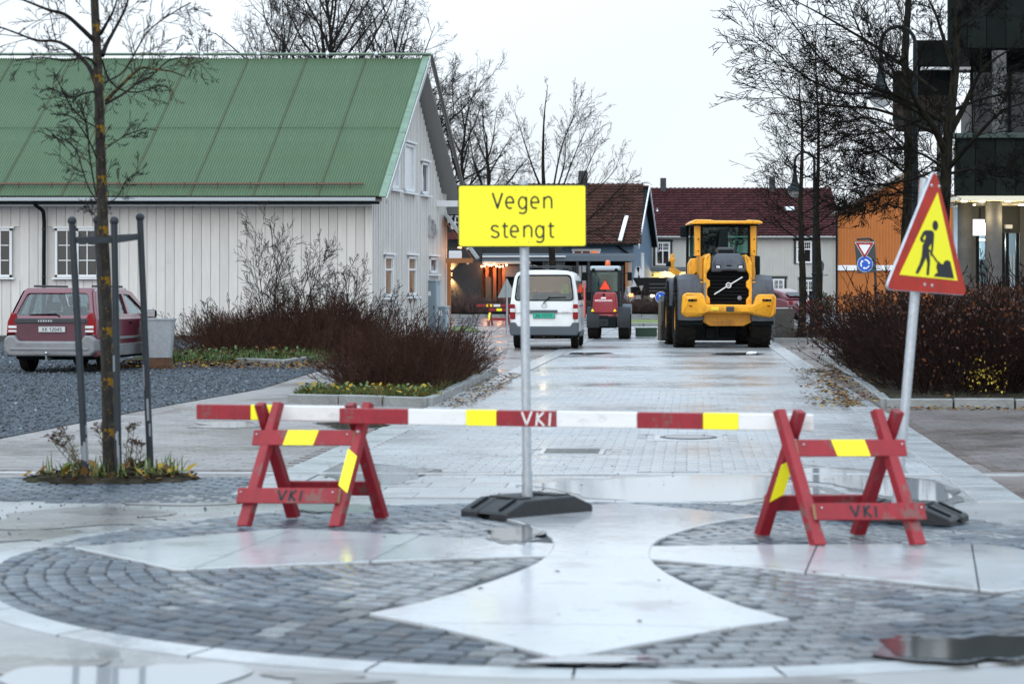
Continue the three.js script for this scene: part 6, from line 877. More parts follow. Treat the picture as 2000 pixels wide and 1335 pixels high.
  for (const px of [1298, 1322]) { mesh('canopy_lamp', lathe([[0.001, 0], [0.09, 0], [0.1, 0.05], [0.001, 0.05]], 14).translate(X(px), Y(526) - 0.2, -D + 0.75), glow(1, 0.85, 0.5, 8), t); const l = new THREE.PointLight(new THREE.Color().setRGB(1, 0.78, 0.38), 3); l.position.set(X(px), Y(526) - 0.3, -D + 0.75); scene.add(l); } mesh('spot_fitting', bx(0.25, 0.12, 0.2, X(1272), Y(537), -D + 0.4, 0.03), M.black, t); mesh('hanging_cable', rod(V3(X(1313.5), Y(527), -D + 0.6), V3(X(1313.5), Y(536), -D + 0.6), 0.02), M.black, t);
}
{ // ---- orange building
  const D = 122, [X, Y] = pr(D), t = thing('orange_building', 'orange wooden building with white band, behind the roundabout signs', 'building');
  const x0 = X(1637), x1 = X(1905), pk = X(1782), py = Y(338), ev = Y(417), top = (x) => x < pk ? ev + (py - ev) * (x - x0) / (pk - x0) : py + (ev - py) * (x - pk) / (x1 - pk);
  mesh('wall', uvBox(prism([[x0, 0], [x1, 0], [x1, ev], [pk, py], [x0, ev]], 0.3, 0, [], -D - 0.3)), M.orangeWall, t); boardsOn(t, M.orangeWall, x0, x1, D, 0.25, ev, 0.17, [[x0 - 1, x1 + 1, Y(531), Y(516)]], top); mesh('side_wall', bar(V3(x0 + 0.06, ev / 2, -D - 0.2), V3(x0 + 0.5, ev / 2, -D - 2.6), 0.1, ev, V3(-1, 0, 0)), M.orangeWall, t);
  mesh('white_band', bx(x1 - x0 + 0.15, 0.3, 0.16, (x0 + x1) / 2, Y(523), -D + 0.06, 0.02), M.white, t); const rm = std(0.12, 0.075, 0.05, 0.7); mesh('roof_slope', bar(V3(x0 - 0.15, ev - 0.05, -D - 1.0), V3(pk, py + 0.15, -D - 1.0), 2.8, 0.14, V3(0, 0, 1)), rm, t); mesh('roof_slope', bar(V3(pk, py + 0.15, -D - 1.0), V3(x1 + 0.3, ev - 0.05, -D - 1.0), 2.8, 0.14, V3(0, 0, 1)), rm, t);
  mesh('downpipe', rod(V3(x0 - 0.1, 0, -D + 0.2), V3(x0 - 0.1, ev, -D + 0.2), 0.06), M.black, t);
}
{ // ---- little white porch gable and a white vehicle with its lights on, black dump box
  const D = 121, [X, Y] = pr(D), t = thing('porch', 'small white-edged porch gable beside the blue house', 'porch'); mesh('roof', bx(X(1232) - X(1218), 0.9, 1, X(1224), Y(538), -D - 0.8), M.tileDark[1], t); mesh('verge_board', [bar(V3(X(1237), Y(566), -D), V3(X(1246), Y(521), -D), 0.1, 0.22, V3(0, 0, 1)), bar(V3(X(1246), Y(521), -D), V3(X(1256), Y(545), -D), 0.1, 0.22, V3(0, 0, 1))], M.white, t); mesh('wall', uvBox(prism([[X(1236), 0], [X(1257), 0], [X(1256), Y(545)], [X(1246), Y(524)], [X(1236), Y(566)]], 1, 0, [], -D - 1.1)), M.blueWall, t);
  const v = thing('white_van', 'white vehicle facing the camera with lit headlights behind the planting', 'van', [(X(1239) + 0.0), 0, -114]); mesh('body', uvBox(prism(roundPoly([[-0.8, 0.35], [0.8, 0.35], [0.8, 1.0], [0.66, 1.55], [-0.66, 1.55], [-0.8, 1.0]], 0.12), 3.2, 0.06, [], -3.2, 2)), M.vanWhite, v); mesh('windscreen', bx(1.2, 0.45, 0.03, 0, 1.3, 0.0), M.glassDark, v); for (const s of [-1, 1]) mesh('headlight', bx(0.22, 0.16, 0.05, s * 0.58, 1.08, 0.02, 0.04), s < 0 ? glow(1, 0.35, 0.08, 5) : glow(1, 0.75, 0.5, 7), v); mesh('grille', bx(0.8, 0.14, 0.03, 0, 0.8, 0.01), M.plastic, v); for (const s of [-1, 1]) wheel(v, s * 0.68, -0.6, 0.32, 0.2, 0.2);
  const b = thing('dump_box', 'black raised dump box with ribbed underside left of the yellow loader', 'dump box', [(1279 - 1000) * 113 / FOCAL, 0, -113]); const k = 113 / FOCAL, S = (l) => l.map(([a, c]) => [(a - 1279) * k, EYE - (c - HORIZON) * k]);
  mesh('box', uvBox(prism(S([[1239, 542], [1311, 541.5], [1316, 553], [1311, 574], [1258, 576], [1247, 557]]), 1.6, 0.04, [], -1.6)), dull(0.014, 0.014, 0.015, 0.7), b); for (const y of [554.5, 562, 568]) mesh('rib', bx(32 * k, 0.06, 0.06, 5 * k, EYE - (y - HORIZON) * k, 0.02), std(0.05, 0.05, 0.052, 0.6), b); mesh('corner_plate', prism(S([[1248, 558], [1257, 557], [1253, 569]]), 0.04, 0, [], 0.02), std(0.25, 0.25, 0.23, 0.6), b); for (const s of [-0.6, 0.7]) { mesh('leg', bx(0.12, 1.1, 0.12, s, 0.55, -0.6), M.black, b); wheel(b, s, -0.8, 0.34, 0.22, 0.2); }
}
// ================================================================ dark building on the right with columns and lit canopy
{
  const t = thing('dark_building', 'dark green-grey modern building with concrete columns and a lit entrance canopy', 'building'); const D = 66, [X, Y] = pr(D);
  M.dgreen = dull(0.008, 0.0115, 0.011, 0.6, { map: again(T.toneStrong, 0.4) }); M.dgreen2 = dull(0.011, 0.016, 0.0145, 0.6, { map: again(T.toneStrong, 0.5) }); M.conc = std(0.12, 0.12, 0.118, 0.75, { map: again(T.toneStrong, 0.7) }); M.brownP = std(0.022, 0.011, 0.007, 0.7); M.cream = std(0.8, 0.74, 0.58, 0.7);
  const clad = (px0, px1, py0, py1, d, depth, mat = M.dgreen, w = 0.62) => { const k = d / FOCAL, a = P(px0, py1, d), b = P(px1, py0, d); mesh('storey', uvBox(warp(prep(bx(b.x - a.x, b.y - a.y, depth, (a.x + b.x) / 2, (a.y + b.y) / 2, -d - depth / 2 - 0.03)), (v) => { v.x += (-d - v.z) * 0.2; })), M.dgreen, t); for (let x = a.x; x < b.x - 0.1; x += w) mesh('cladding_panel', uvBox(bx(Math.min(w, b.x - x) - 0.025, b.y - a.y - 0.02, 0.03, x + Math.min(w, b.x - x) / 2, (a.y + b.y) / 2, -d + rr(0, 0.006))), R() < 0.5 ? mat : M.dgreen2, t); };
  clad(1866, 2160, 268, 386, D, 6); mesh('coping', bx(X(2160) - X(1865), 0.16, 0.5, (X(1865) + X(2160)) / 2, Y(265), -D - 0.1, 0.02), std(0.02, 0.04, 0.034, 0.5), t);
  clad(1852, 2160, -120, 94, D + 3, 8); clad(1787, 1862, 78, 128, D + 5, 6); mesh('white_cap', bx(1.6, 0.08, 0.3, (1845 - 1000) * 71 / FOCAL, EYE + (557 - 135) * 71 / FOCAL, -70.8), M.white, t);
  clad(1744, 1868, 138, 186, D + 6, 6); { const d = D + 6, a = P(1744, 232, d), b = P(1868, 186, d); const sk = (g) => warp(prep(g), (v) => { v.x += (-d - v.z) * 0.2; }); mesh('timber_front', uvBox(sk(bx(b.x - a.x, b.y - a.y, 5, (a.x + b.x) / 2, (a.y + b.y) / 2, -d - 2.5))), M.brownP, t); mesh('slab', sk(bx(b.x - a.x, 0.12, 5.4, (a.x + b.x) / 2, a.y, -d - 2.5)), M.black, t); }
  { const d = D + 7, a = P(1880, 262, d), b = P(2160, 94, d); mesh('dark_glazing', bx(b.x - a.x, b.y - a.y, 0.1, (a.x + b.x) / 2 + 0.3, (a.y + b.y) / 2, -d), M.glassDark, t); for (let x = a.x; x < b.x; x += 1.3) mesh('mullion', bx(0.08, b.y - a.y, 0.12, x + 0.3, (a.y + b.y) / 2, -d + 0.06), M.black, t); }
  const col = (px, d, r, y0, y1, mat = M.conc) => { const x = (px - 1000) * d / FOCAL; mesh('column', uvBox(lathe([[r, y0], [r, y1]], 28).translate(x, 0, -d)), mat, t); };
  col(1952, D + 0.8, 0.22, Y(262), Y(94)); col(1888, D + 3.5, 0.17, EYE + (557 - 262) * 69.5 / FOCAL, EYE + (557 - 200) * 69.5 / FOCAL); col(1836, D + 6.6, 0.1, 3.5, EYE + (557 - 232) * 72.6 / FOCAL);
  col(1941.5, D + 0.7, 0.255, 0, Y(387)); col(1886, D + 1.6, 0.24, 0, Y(388)); col(2040, D + 0.7, 0.255, 0, Y(387));
  // lit soffit and shop front
  mesh('soffit', uvBox(bx(X(2160) - X(1866), 0.14, 5.6, (X(1866) + X(2160)) / 2, Y(387), -D - 2.7)), M.cream, t);
  for (const [px, d] of [[1884, 0.35], [1918, 0.35], [1970, 0.35], [2010, 0.35], [1900, 3.2], [1952, 3.2], [1996, 3.2]]) { const x = (px - 1000) * (D + d) / FOCAL, y = Y(387) - 0.07; mesh('ceiling_lamp', lathe([[0.001, -0.03], [0.09, -0.03], [0.1, 0]], 14).translate(x, y, -D - d), glow(1, 0.86, 0.55, 6), t); if (d < 1 || px !== 1900) { const l = new THREE.PointLight(new THREE.Color().setRGB(1, 0.8, 0.45), 0.8); l.position.set(x, y - 0.5, -D - d); scene.add(l); } }
  const dz = D + 4.6, Xs = (px) => (px - 1000) * dz / FOCAL, Ys = (py) => EYE - (py - HORIZON) * dz / FOCAL;
  mesh('back_wall', uvBox(bx(Xs(2160) - Xs(1893), Ys(455) - 0 + 1.2, 0.1, (Xs(1893) + Xs(2160)) / 2, Ys(455) / 2 + 0.6, -dz - 2.5)), std(0.2, 0.24, 0.28, 0.8), t); mesh('wall_panel', uvBox(bx(Xs(1909) - Xs(1893), Ys(395), 0.3, (Xs(1893) + Xs(1909)) / 2, Ys(395) / 2, -dz)), std(0.1, 0.1, 0.1, 0.8), t); mesh('wall_panel', uvBox(bx(Xs(2160) - Xs(1991), Ys(395), 0.3, (Xs(1991) + Xs(2160)) / 2, Ys(395) / 2, -dz)), std(0.1, 0.1, 0.1, 0.8), t); mesh('bulkhead', bx(Xs(1992) - Xs(1909), Ys(400) - Ys(455), 0.2, (Xs(1909) + Xs(1992)) / 2, (Ys(400) + Ys(455)) / 2, -dz - 0.1), std(0.05, 0.055, 0.055, 0.7), t);
  for (const px of [1908, 1927, 1958, 1966, 1986]) mesh('door_frame', bx(0.1, Ys(455), 0.14, Xs(px), Ys(455) / 2, -dz + 0.1), M.black, t); for (const [a, b] of [[1909, 1926], [1929, 1957], [1967, 1985]]) mesh('glass_door', bx(Xs(b) - Xs(a), Ys(456), 0.02, (Xs(a) + Xs(b)) / 2, Ys(456) / 2, -dz + 0.08), M.pane, t);
  for (const px of [1972, 1978]) mesh('door_pull', rod(V3(Xs(px), 0.5, -dz + 0.2), V3(Xs(px), 2.6, -dz + 0.2), 0.03), M.steel, t);
  mesh('display_shelf', [bx(0.9, 0.05, 0.4, Xs(1976), 1.0, -dz - 0.9), bx(0.9, 0.05, 0.4, Xs(1976), 1.5, -dz - 0.9), bx(0.9, 0.9, 0.3, Xs(1976), 0.5, -dz - 1)], std(0.5, 0.25, 0.14, 0.7), t); mesh('poster', bx(0.3, 0.9, 0.02, Xs(1918), 2.0, -dz - 0.2), std(0.3, 0.45, 0.6, 0.5), t); mesh('camera', bx(0.24, 0.14, 0.2, Xs(1967), Ys(443), -dz + 0.25, 0.03), M.white, t);
  { const l = new THREE.PointLight(new THREE.Color().setRGB(0.85, 0.95, 1), 8); l.position.set(Xs(1940), 3.0, -dz - 1.3); scene.add(l); mesh('shop_lamp', bx(0.5, 0.04, 0.12, Xs(1940), 3.12, -dz - 1.3), glow(0.9, 0.97, 1, 5), t); }
  const sg = thing('shop_sign', 'white illuminated box sign under the entrance canopy', 'shop sign', [(1915 - 1000) * (D + 3) / FOCAL, EYE - (444 - HORIZON) * (D + 3) / FOCAL, -D - 3], 0.1); mesh('case', bx(0.62, 0.56, 0.14, 0, 0, 0, 0.05), M.black, sg); mesh('lit_face', bx(0.57, 0.51, 0.02, 0, 0, 0.066, 0.04), glow(0.95, 0.98, 1, 2.2), sg); mesh('line', [bx(0.26, 0.025, 0.01, -0.04, -0.03, 0.08), bx(0.05, 0.1, 0.01, 0.14, 0.2, 0.08)], M.black, sg); mesh('hanger', rod(V3(0, 0.28, 0), V3(0, 0.62, 0), 0.02), M.black, sg);
}
// ================================================================ bare trees, shrubs, grass and leaves
function randDir(r) { const z = r() * 2 - 1, a = r() * 6.2832, s = Math.sqrt(1 - z * z); return V3(s * Math.cos(a), z, s * Math.sin(a)); }
function grow(tb, p, d, r, len, lv, o, rng) {
  const s = o.lv[Math.min(lv, o.lv.length - 1)], n = s.seg ?? 5, pts = [p.clone()], rad = [r]; d = d.clone();
  for (let i = 1; i <= n; i++) { d.addScaledVector(randDir(rng), s.jit ?? 0.15); d.y += s.trop ?? 0.03; d.normalize(); pts.push(pts[i - 1].clone().addScaledVector(d, len / n)); rad.push(Math.max(o.min, r * (1 - 0.8 * i / n))); }
  tb.add(pts, rad, r > 0.05 ? 7 : r > 0.018 ? 5 : 3); sprout(tb, pts, rad, len, lv, o, rng);
}
function sprout(tb, pts, rad, len, lv, o, rng) {   // side shoots along a limb
  if (lv + 1 >= o.depth) return; const s = o.lv[Math.min(lv, o.lv.length - 1)], n = Math.round((s.kids ?? 4) * rr(0.75, 1.3, rng)), m = pts.length - 1;
  for (let k = 0; k < n; k++) { const f = (s.from ?? 0.2) + (1 - (s.from ?? 0.2)) * ((k + rng()) / n), q = Math.min(m - 1, Math.floor(f * m)), g = f * m - q, p = pts[q].clone().lerp(pts[q + 1], Math.min(g, 1)), t = pts[q + 1].clone().sub(pts[q]).normalize();
    const side = randDir(rng); side.addScaledVector(t, -side.dot(t)); if (s.flat) side.y *= s.flat; side.normalize(); const a = (s.ang ?? 0.7) * rr(0.7, 1.3, rng), d = t.multiplyScalar(Math.cos(a)).addScaledVector(side, Math.sin(a));
    const l = len * (s.ratio ?? 0.55) * (1 - 0.45 * f) * rr(0.65, 1.25, rng), r0 = Math.max(o.min, Math.min(rad[q] * 0.7, l * (o.thick ?? 0.012))); grow(tb, p, d, r0, l, lv + 1, o, rng); }
}
function limbTree(name, label, base, trunkPts, r0, r1, limbs, o, group, mat = M.bark, twigMat) {   // trunk and limbs given as points, shoots grown
  const t = thing(name, label, 'tree', [base.x, 0, base.z], 0, group), rng = mulberry(o.seed), loc = (v) => v.clone().sub(t.position);
  const tp = catmull(trunkPts.map(loc), Math.max(12, trunkPts.length * 4)), tr = tp.map((_, i) => r0 + (r1 - r0) * Math.pow(i / (tp.length - 1), 0.8)); tr[0] *= 1.25;
  const tb = new Tubes(); tb.add(tp, tr, 14); mesh('trunk', tb.geo(), mat, t);
  const crown = new Tubes(); sprout(crown, tp, tr, o.trunkShoot ?? 2, 0, o, rng); mesh('crown', crown.geo(), twigMat ?? mat, t);
  for (const [pts, ra, rb] of limbs) { const l = new Tubes(), lp = catmull(pts.map(loc), pts.length * 3), lr = lp.map((_, i) => ra + ((rb ?? o.min * 2) - ra) * i / (lp.length - 1)); l.add(lp, lr, 8); let L = 0; for (let i = 1; i < lp.length; i++) L += lp[i].distanceTo(lp[i - 1]); sprout(l, lp, lr, L, 0, o, rng); mesh('branch', l.geo(), ra === 0.017 || !o.darkLimbs && ra > 0.008 ? mat : twigMat ?? mat, t); }
  return t;
}
function wildTree(name, label, x, D, h, r0, o, group, mat = M.barkDull, twigMat = M.twigFar) {   // trunk with grown limbs
  const t = thing(name, label, 'tree', [x, 0, -D], 0, group), rng = mulberry(o.seed), n = 9, pts = [], rad = [], lean = o.lean ?? 0; let q = V3(0, -0.05, 0);
  for (let i = 0; i <= n; i++) { const f = i / n; pts.push(V3(lean * h * f * f + (i ? rr(-1, 1, rng) * 0.015 * h * f : 0), -0.05 + h * (o.top ?? 0.8) * f, i ? rr(-1, 1, rng) * 0.012 * h * f : 0)); rad.push(r0 * (1 - 0.85 * f) * (i ? 1 : 1.3)); }
  const tb = new Tubes(); tb.add(catmull(pts, 24), catmull(pts, 24).map((_, i) => r0 * (1 - 0.86 * i / 24) * (i ? 1 : 1.3)), 10); mesh('trunk', tb.geo(), mat, t);
  for (let k = 0; k < o.limbs; k++) { const f = o.from + (1 - o.from) * ((k + rng() * 0.8) / o.limbs), i = Math.min(n - 1, Math.floor(f * n)), p = pts[i].clone().lerp(pts[i + 1], f * n - i), az = k * 2.4 + rng() * 1.2, el = (o.el0 ?? 0.5) + ((o.el1 ?? 1.2) - (o.el0 ?? 0.5)) * (f - o.from) / (1 - o.from) + rr(-0.15, 0.15, rng), l = new Tubes(); const len = h * (o.spread ?? 0.4) * (o.shape ? o.shape(f) : 1 - 0.5 * f) * rr(0.8, 1.2, rng);
    grow(l, p, V3(Math.cos(az) * Math.cos(el), Math.sin(el), Math.sin(az) * Math.cos(el)), Math.max(r0 * 0.5 * (1 - 0.7 * f), o.min), len, 0, o, rng); mesh('branch', l.geo(), twigMat, t); }
  return t;
}
// ---- the lichen-spotted young tree inside the guard
{
  const D = 17.75, Q = (l, d = 0) => l.map(([a, b], i) => P(a, b, D + d * i / (l.length - 1)));
  const base = P(214, 935, D); base.y = 0;
  const tr = [[214, 938], [210, 760], [205, 560], [200, 430], [196, 300], [193, 200], [189, 100], [184, 0], [181, -120], [180, -260]].map(([a, b]) => P(a, b, D)); tr[0].y = -0.05;
  const o = { seed: 41, darkLimbs: true, depth: 4, min: 0.0026, thick: 0.0105, trunkShoot: 1.0, lv: [{ kids: 11, ang: 0.85, ratio: 0.42, jit: 0.12, trop: 0.0, from: 0.25, seg: 6 }, { kids: 4, ang: 0.7, ratio: 0.5, jit: 0.16, trop: 0.02 }, { kids: 3, ang: 0.7, ratio: 0.5, jit: 0.2, trop: 0.03, seg: 4 }, { seg: 3, jit: 0.2 }] };
  const L = [[Q([[188, 84], [158, 55], [126, 28], [94, 19], [41, -2], [-10, -20]], -0.6), 0.022], [Q([[187, 165], [178, 140], [165, 120], [132, 91], [107, 80], [72, 79], [41, 68], [0, 53], [-50, 40]], 0.7), 0.021], [Q([[199, 108], [208, 85], [222, 60], [248, 6], [258, -60]], 0.5), 0.022], [Q([[196, 66], [208, 45], [222, 18], [236, -30]], -0.5), 0.016],
    [Q([[207, 196], [218, 184], [233, 170], [258, 145], [277, 132], [302, 135], [333, 139], [362, 150]], -0.9), 0.017], [Q([[205, 203], [242, 182], [270, 160], [293, 150], [333, 116], [393, 113]], 0.6), 0.011], [Q([[194, 176], [165, 182], [142, 189], [94, 170]], -0.5), 0.009], [Q([[190, 250], [165, 235], [140, 210], [118, 170]], 0.4), 0.007],
    [Q([[191, 316], [176, 280], [158, 250], [140, 228], [98, 222]], -0.5), 0.007], [Q([[188, 392], [172, 365], [160, 330], [146, 290], [110, 262]], 0.5), 0.007], [Q([[188, 385], [180, 340], [174, 300], [168, 240], [150, 200]], -0.3), 0.007], [Q([[206, 290], [226, 276], [250, 262], [285, 250]], 0.4), 0.005], [Q([[208, 400], [232, 380], [246, 352], [270, 335]], -0.3), 0.005], [Q([[190, 425], [176, 410], [168, 396]], 0.2), 0.004], [Q([[199, 118], [210, 150], [230, 172], [262, 180], [300, 172]], 0.7), 0.009], [Q([[190, 130], [168, 112], [130, 118], [80, 112], [30, 118]], -0.8), 0.01], [Q([[206, 160], [240, 140], [290, 60], [345, 20], [372, 5]], 0.5), 0.008]];
  limbTree('young_tree', 'slim bare tree with yellow lichen on its trunk inside the steel guard', base, tr, 0.058, 0.028, L, o, undefined, M.bark, M.twig);
}
// ---- big bare trees behind the white hall
const oFar = (seed, x) => ({ seed, depth: 4, min: 0.0075, thick: 0.011, lv: [{ kids: 9, ang: 0.65, ratio: 0.5, jit: 0.12, trop: 0.05, from: 0.15, seg: 7 }, { kids: 6, ang: 0.7, ratio: 0.5, jit: 0.16, trop: 0.03 }, { kids: 5, ang: 0.7, ratio: 0.5, jit: 0.22, trop: 0.0, seg: 4 }, { seg: 3, jit: 0.25 }], from: 0.35, limbs: 22, spread: 0.42, el0: 0.4, el1: 1.25, ...x });
wildTree('bare_tree', 'large bare tree rising over the middle of the green roof', (640 - 1000) * 105 / FOCAL, 105, 19.5, 0.34, oFar(3, { limbs: 30, spread: 0.46 }), 'bare trees behind the hall');
wildTree('bare_tree', 'bare tree crown above the green roof, left of the largest crown', (548 - 1000) * 100 / FOCAL, 100, 16, 0.24, oFar(5, {}), 'bare trees behind the hall');
wildTree('bare_tree', 'small bare treetop peeping over the green ridge near the young tree', (402 - 1000) * 108 / FOCAL, 108, 16.4, 0.2, oFar(8, { spread: 0.2, limbs: 16 }), 'bare trees behind the hall');
wildTree('bare_tree', 'bare tree with drooping shoots just behind the gable peak', (770 - 1000) * 112 / FOCAL, 112, 18, 0.28, oFar(12, { limbs: 18 }), 'bare trees behind the hall');
wildTree('bare_tree', 'dark bare tree hugging the gable edge beside the hall roof', (850 - 1000) * 118 / FOCAL, 118, 14.2, 0.24, oFar(15, { spread: 0.32, limbs: 14 }), 'bare trees behind the hall');
wildTree('bare_tree', 'dense dark bare tree behind the corner of the yellow sign', (905 - 1000) * 140 / FOCAL, 140, 15.8, 0.3, oFar(18, { spread: 0.36, limbs: 14, el0: 0.6 }), 'bare trees behind the hall');
wildTree('bare_tree', 'bare spreading tree partly hidden by the top of the yellow sign', (955 - 1000) * 138 / FOCAL, 138, 14, 0.3, oFar(21, { spread: 0.44, limbs: 13 }), 'bare trees behind the hall');
{ // fan-shaped tree above the sign
  const D = 112, Q = (l, d) => l.map(([a, b], i) => P(a, b, D + d * i / (l.length - 1))), base = P(1080, 610, D); base.y = 0;
  const tr = [[1080, 615], [1080, 540], [1076, 470], [1066, 400], [1061, 340], [1061, 285], [1063, 225], [1070, 165]].map(([a, b]) => P(a, b, D));
  const o = { seed: 77, depth: 4, min: 0.008, thick: 0.007, trunkShoot: 3.5, lv: [{ kids: 12, ang: 0.5, ratio: 0.42, jit: 0.1, trop: 0.03, from: 0.3, seg: 6 }, { kids: 4, ang: 0.6, ratio: 0.5, jit: 0.14, trop: 0.02 }, { kids: 3, ang: 0.6, ratio: 0.5, jit: 0.18, seg: 4 }, { seg: 3 }] };
  const L = [[[1058, 370], [1040, 310], [1020, 240], [996, 160]], [[1070, 440], [1050, 390], [1020, 330], [985, 300], [965, 240]], [[1074, 420], [1085, 330], [1100, 250], [1120, 190], [1140, 140]], [[1075, 440], [1100, 350], [1130, 260], [1160, 190]], [[1076, 455], [1110, 400], [1150, 300], [1180, 230]], [[1077, 460], [1130, 380], [1190, 320], [1225, 270]], [[1078, 470], [1140, 420], [1210, 345], [1258, 290]], [[1078, 480], [1140, 440], [1200, 400], [1250, 330]], [[1070, 430], [1030, 380], [990, 350], [950, 340]], [[1076, 400], [1096, 330], [1106, 280], [1110, 200]]].map((l) => l.map(([a, b], i) => [a + (1068 - a) * 0.12 * i / 3, b + 18 * i])).map((l, i) => [Q(l, i % 2 ? 2.5 : -2.5), 0.06, 0.012]);
  limbTree('street_tree', 'bare fan-shaped tree rising right above the yellow text sign', base, tr, 0.24, 0.012, L, o, undefined, M.barkDull, M.twigBlack);
}
// ---- trees on the right
const oR = (seed, x) => ({ seed, depth: 4, min: 0.0054, thick: 0.0088, lv: [{ kids: 18, ang: 0.75, ratio: 0.42, jit: 0.1, trop: -0.005, from: 0.12, seg: 7, flat: 0.6 }, { kids: 8, ang: 0.7, ratio: 0.48, jit: 0.14, trop: 0.02 }, { kids: 4, ang: 0.7, ratio: 0.5, jit: 0.2, seg: 4 }, { seg: 3 }], ...x });
{
  const D = 38.5, Q = (l, d) => l.map(([a, b], i) => P(a, b, D + d * i / (l.length - 1))), base = P(1838, 731, D); base.y = 0;
  const tr = [[1836, 735], [1838, 600], [1842, 460], [1848, 350], [1852, 270], [1860, 200], [1868, 120], [1872, 40], [1878, -80]].map(([a, b]) => P(a, b, D));
  const L = [[[[1848, 300], [1825, 250], [1800, 215], [1782, 180], [1772, 120], [1765, 60]], -1, 0.07], [[[1855, 262], [1885, 205], [1905, 160], [1925, 130], [1975, 95], [2020, 70]], 1, 0.06], [[[1852, 330], [1900, 275], [1960, 215], [2010, 200]], -1.5, 0.05], [[[1866, 140], [1845, 80], [1825, 20], [1790, -40]], 1, 0.05], [[[1845, 330], [1800, 300], [1740, 290], [1690, 300]], 1.5, 0.03], [[[1838, 235], [1760, 190], [1690, 165], [1620, 130], [1560, 60], [1520, 0]], -1, 0.04], [[[1830, 180], [1740, 110], [1660, 60], [1590, 20], [1530, -10]], 1.8, 0.04], [[[1815, 230], [1720, 185], [1640, 180], [1560, 140], [1480, 65]], -2, 0.035], [[[1826, 260], [1720, 215], [1620, 205], [1540, 190], [1490, 140]], 2, 0.032], [[[1870, 60], [1920, 20], [1990, -20]], 0.5, 0.03], [[[1835, 330], [1780, 350], [1700, 360], [1640, 330]], -1, 0.028], [[[1850, 340], [1905, 330], [1960, 345], [2010, 320]], 1, 0.028], [[[1842, 390], [1770, 375], [1700, 390], [1660, 410]], 1.6, 0.022], [[[1860, 215], [1930, 190], [2010, 180]], 1, 0.03], [[[1780, 175], [1720, 130], [1680, 60], [1650, -20]], 0.5, 0.03], [[[1812, 228], [1750, 250], [1680, 262], [1610, 255]], -1.5, 0.026]].map(([l, d, r]) => [Q(l, d), r, 0.006]);
  limbTree('lime_tree', 'big bare mossy tree right behind the triangular sign, branches spreading wide', base, tr, 0.14, 0.05, L, oR(91, { trunkShoot: 2.4 }), undefined, M.barkDull, M.twigBlack);
}
{
  const D = 46, Q = (l, d) => l.map(([a, b], i) => P(a, b, D + d * i / (l.length - 1))), base = P(1767, 703, D); base.y = 0;
  const tr = [[1765, 705], [1767, 560], [1772, 430], [1776, 300], [1772, 200], [1768, 110], [1774, 20], [1780, -80]].map(([a, b]) => P(a, b, D));
  const L = [[[[1772, 340], [1720, 300], [1660, 270], [1600, 230]], 1, 0.03], [[[1776, 300], [1720, 250], [1650, 200], [1590, 120]], -1, 0.03], [[[1774, 380], [1720, 360], [1650, 370], [1600, 350]], 1, 0.026], [[[1770, 180], [1730, 110], [1700, 30]], 1, 0.03], [[[1776, 290], [1810, 230], [1850, 190]], 1, 0.03], [[[1773, 410], [1730, 400], [1680, 420], [1630, 400]], -1, 0.02], [[[1776, 260], [1700, 230], [1620, 240], [1560, 220]], 1.5, 0.026], [[[1774, 350], [1820, 320], [1850, 290]], -1, 0.025]].map(([l, d, r]) => [Q(l, d), r, 0.006]);
  limbTree('lime_tree', 'bare tree whose trunk stands just left of the triangular sign pole', base, tr, 0.14, 0.06, L, oR(97, { trunkShoot: 2.4 }), undefined, M.barkDull, M.twigBlack);
}
for (const [px, base, top, seed, label, nL, D] of [[1566, 655, 150, 101, 'slender bare tree by the concrete block beside the loader', 15, 63.5], [1598, 652, 55, 105, 'tall straight bare tree right beside the near street lamp post', 18, 65.2]]) {
  const b = P(px, base, D); b.y = 0; const tr = [base + 5, 560, 470, 400, 320, 240, (top + 240) / 2, top].map((y, i) => P(px + Math.sin(i * 1.7) * 2.5 - (i > 3 ? (i - 3) * 0.6 : 0), y, D)), L = [], r = mulberry(seed);
  for (let k = 0; k < nL; k++) { const f = k / nL, y0 = 470 - (470 - top - 60) * f, s = k % 2 ? 1 : -1, w = (110 - 75 * f) * rr(0.6, 1.15, r), h = (70 - 20 * f) * rr(0.6, 1.3, r); const l = [[px, y0], [px + s * w * 0.4, y0 - h * 0.25], [px + s * w * 0.8, y0 - h * 0.65], [px + s * w, y0 - h * 1.2]].map(([a, q], i) => P(a, q, D + (r() - 0.5) * 3 * i / 2)); L.push([l, 0.026 - 0.012 * f, 0.006]); }
  limbTree('lime_tree', label, b, tr, 0.125, 0.012, L, { ...oR(seed, { trunkShoot: 1.6 }), min: 0.006, lv: [{ kids: 9, ang: 0.6, ratio: 0.4, jit: 0.1, trop: 0.02, from: 0.15, seg: 6 }, { kids: 4, ang: 0.6, ratio: 0.5, jit: 0.14, trop: 0.03 }, { kids: 2, ang: 0.6, ratio: 0.5, jit: 0.2, seg: 4 }, { seg: 3 }] }, undefined, M.barkDull, M.twigBlack);
}
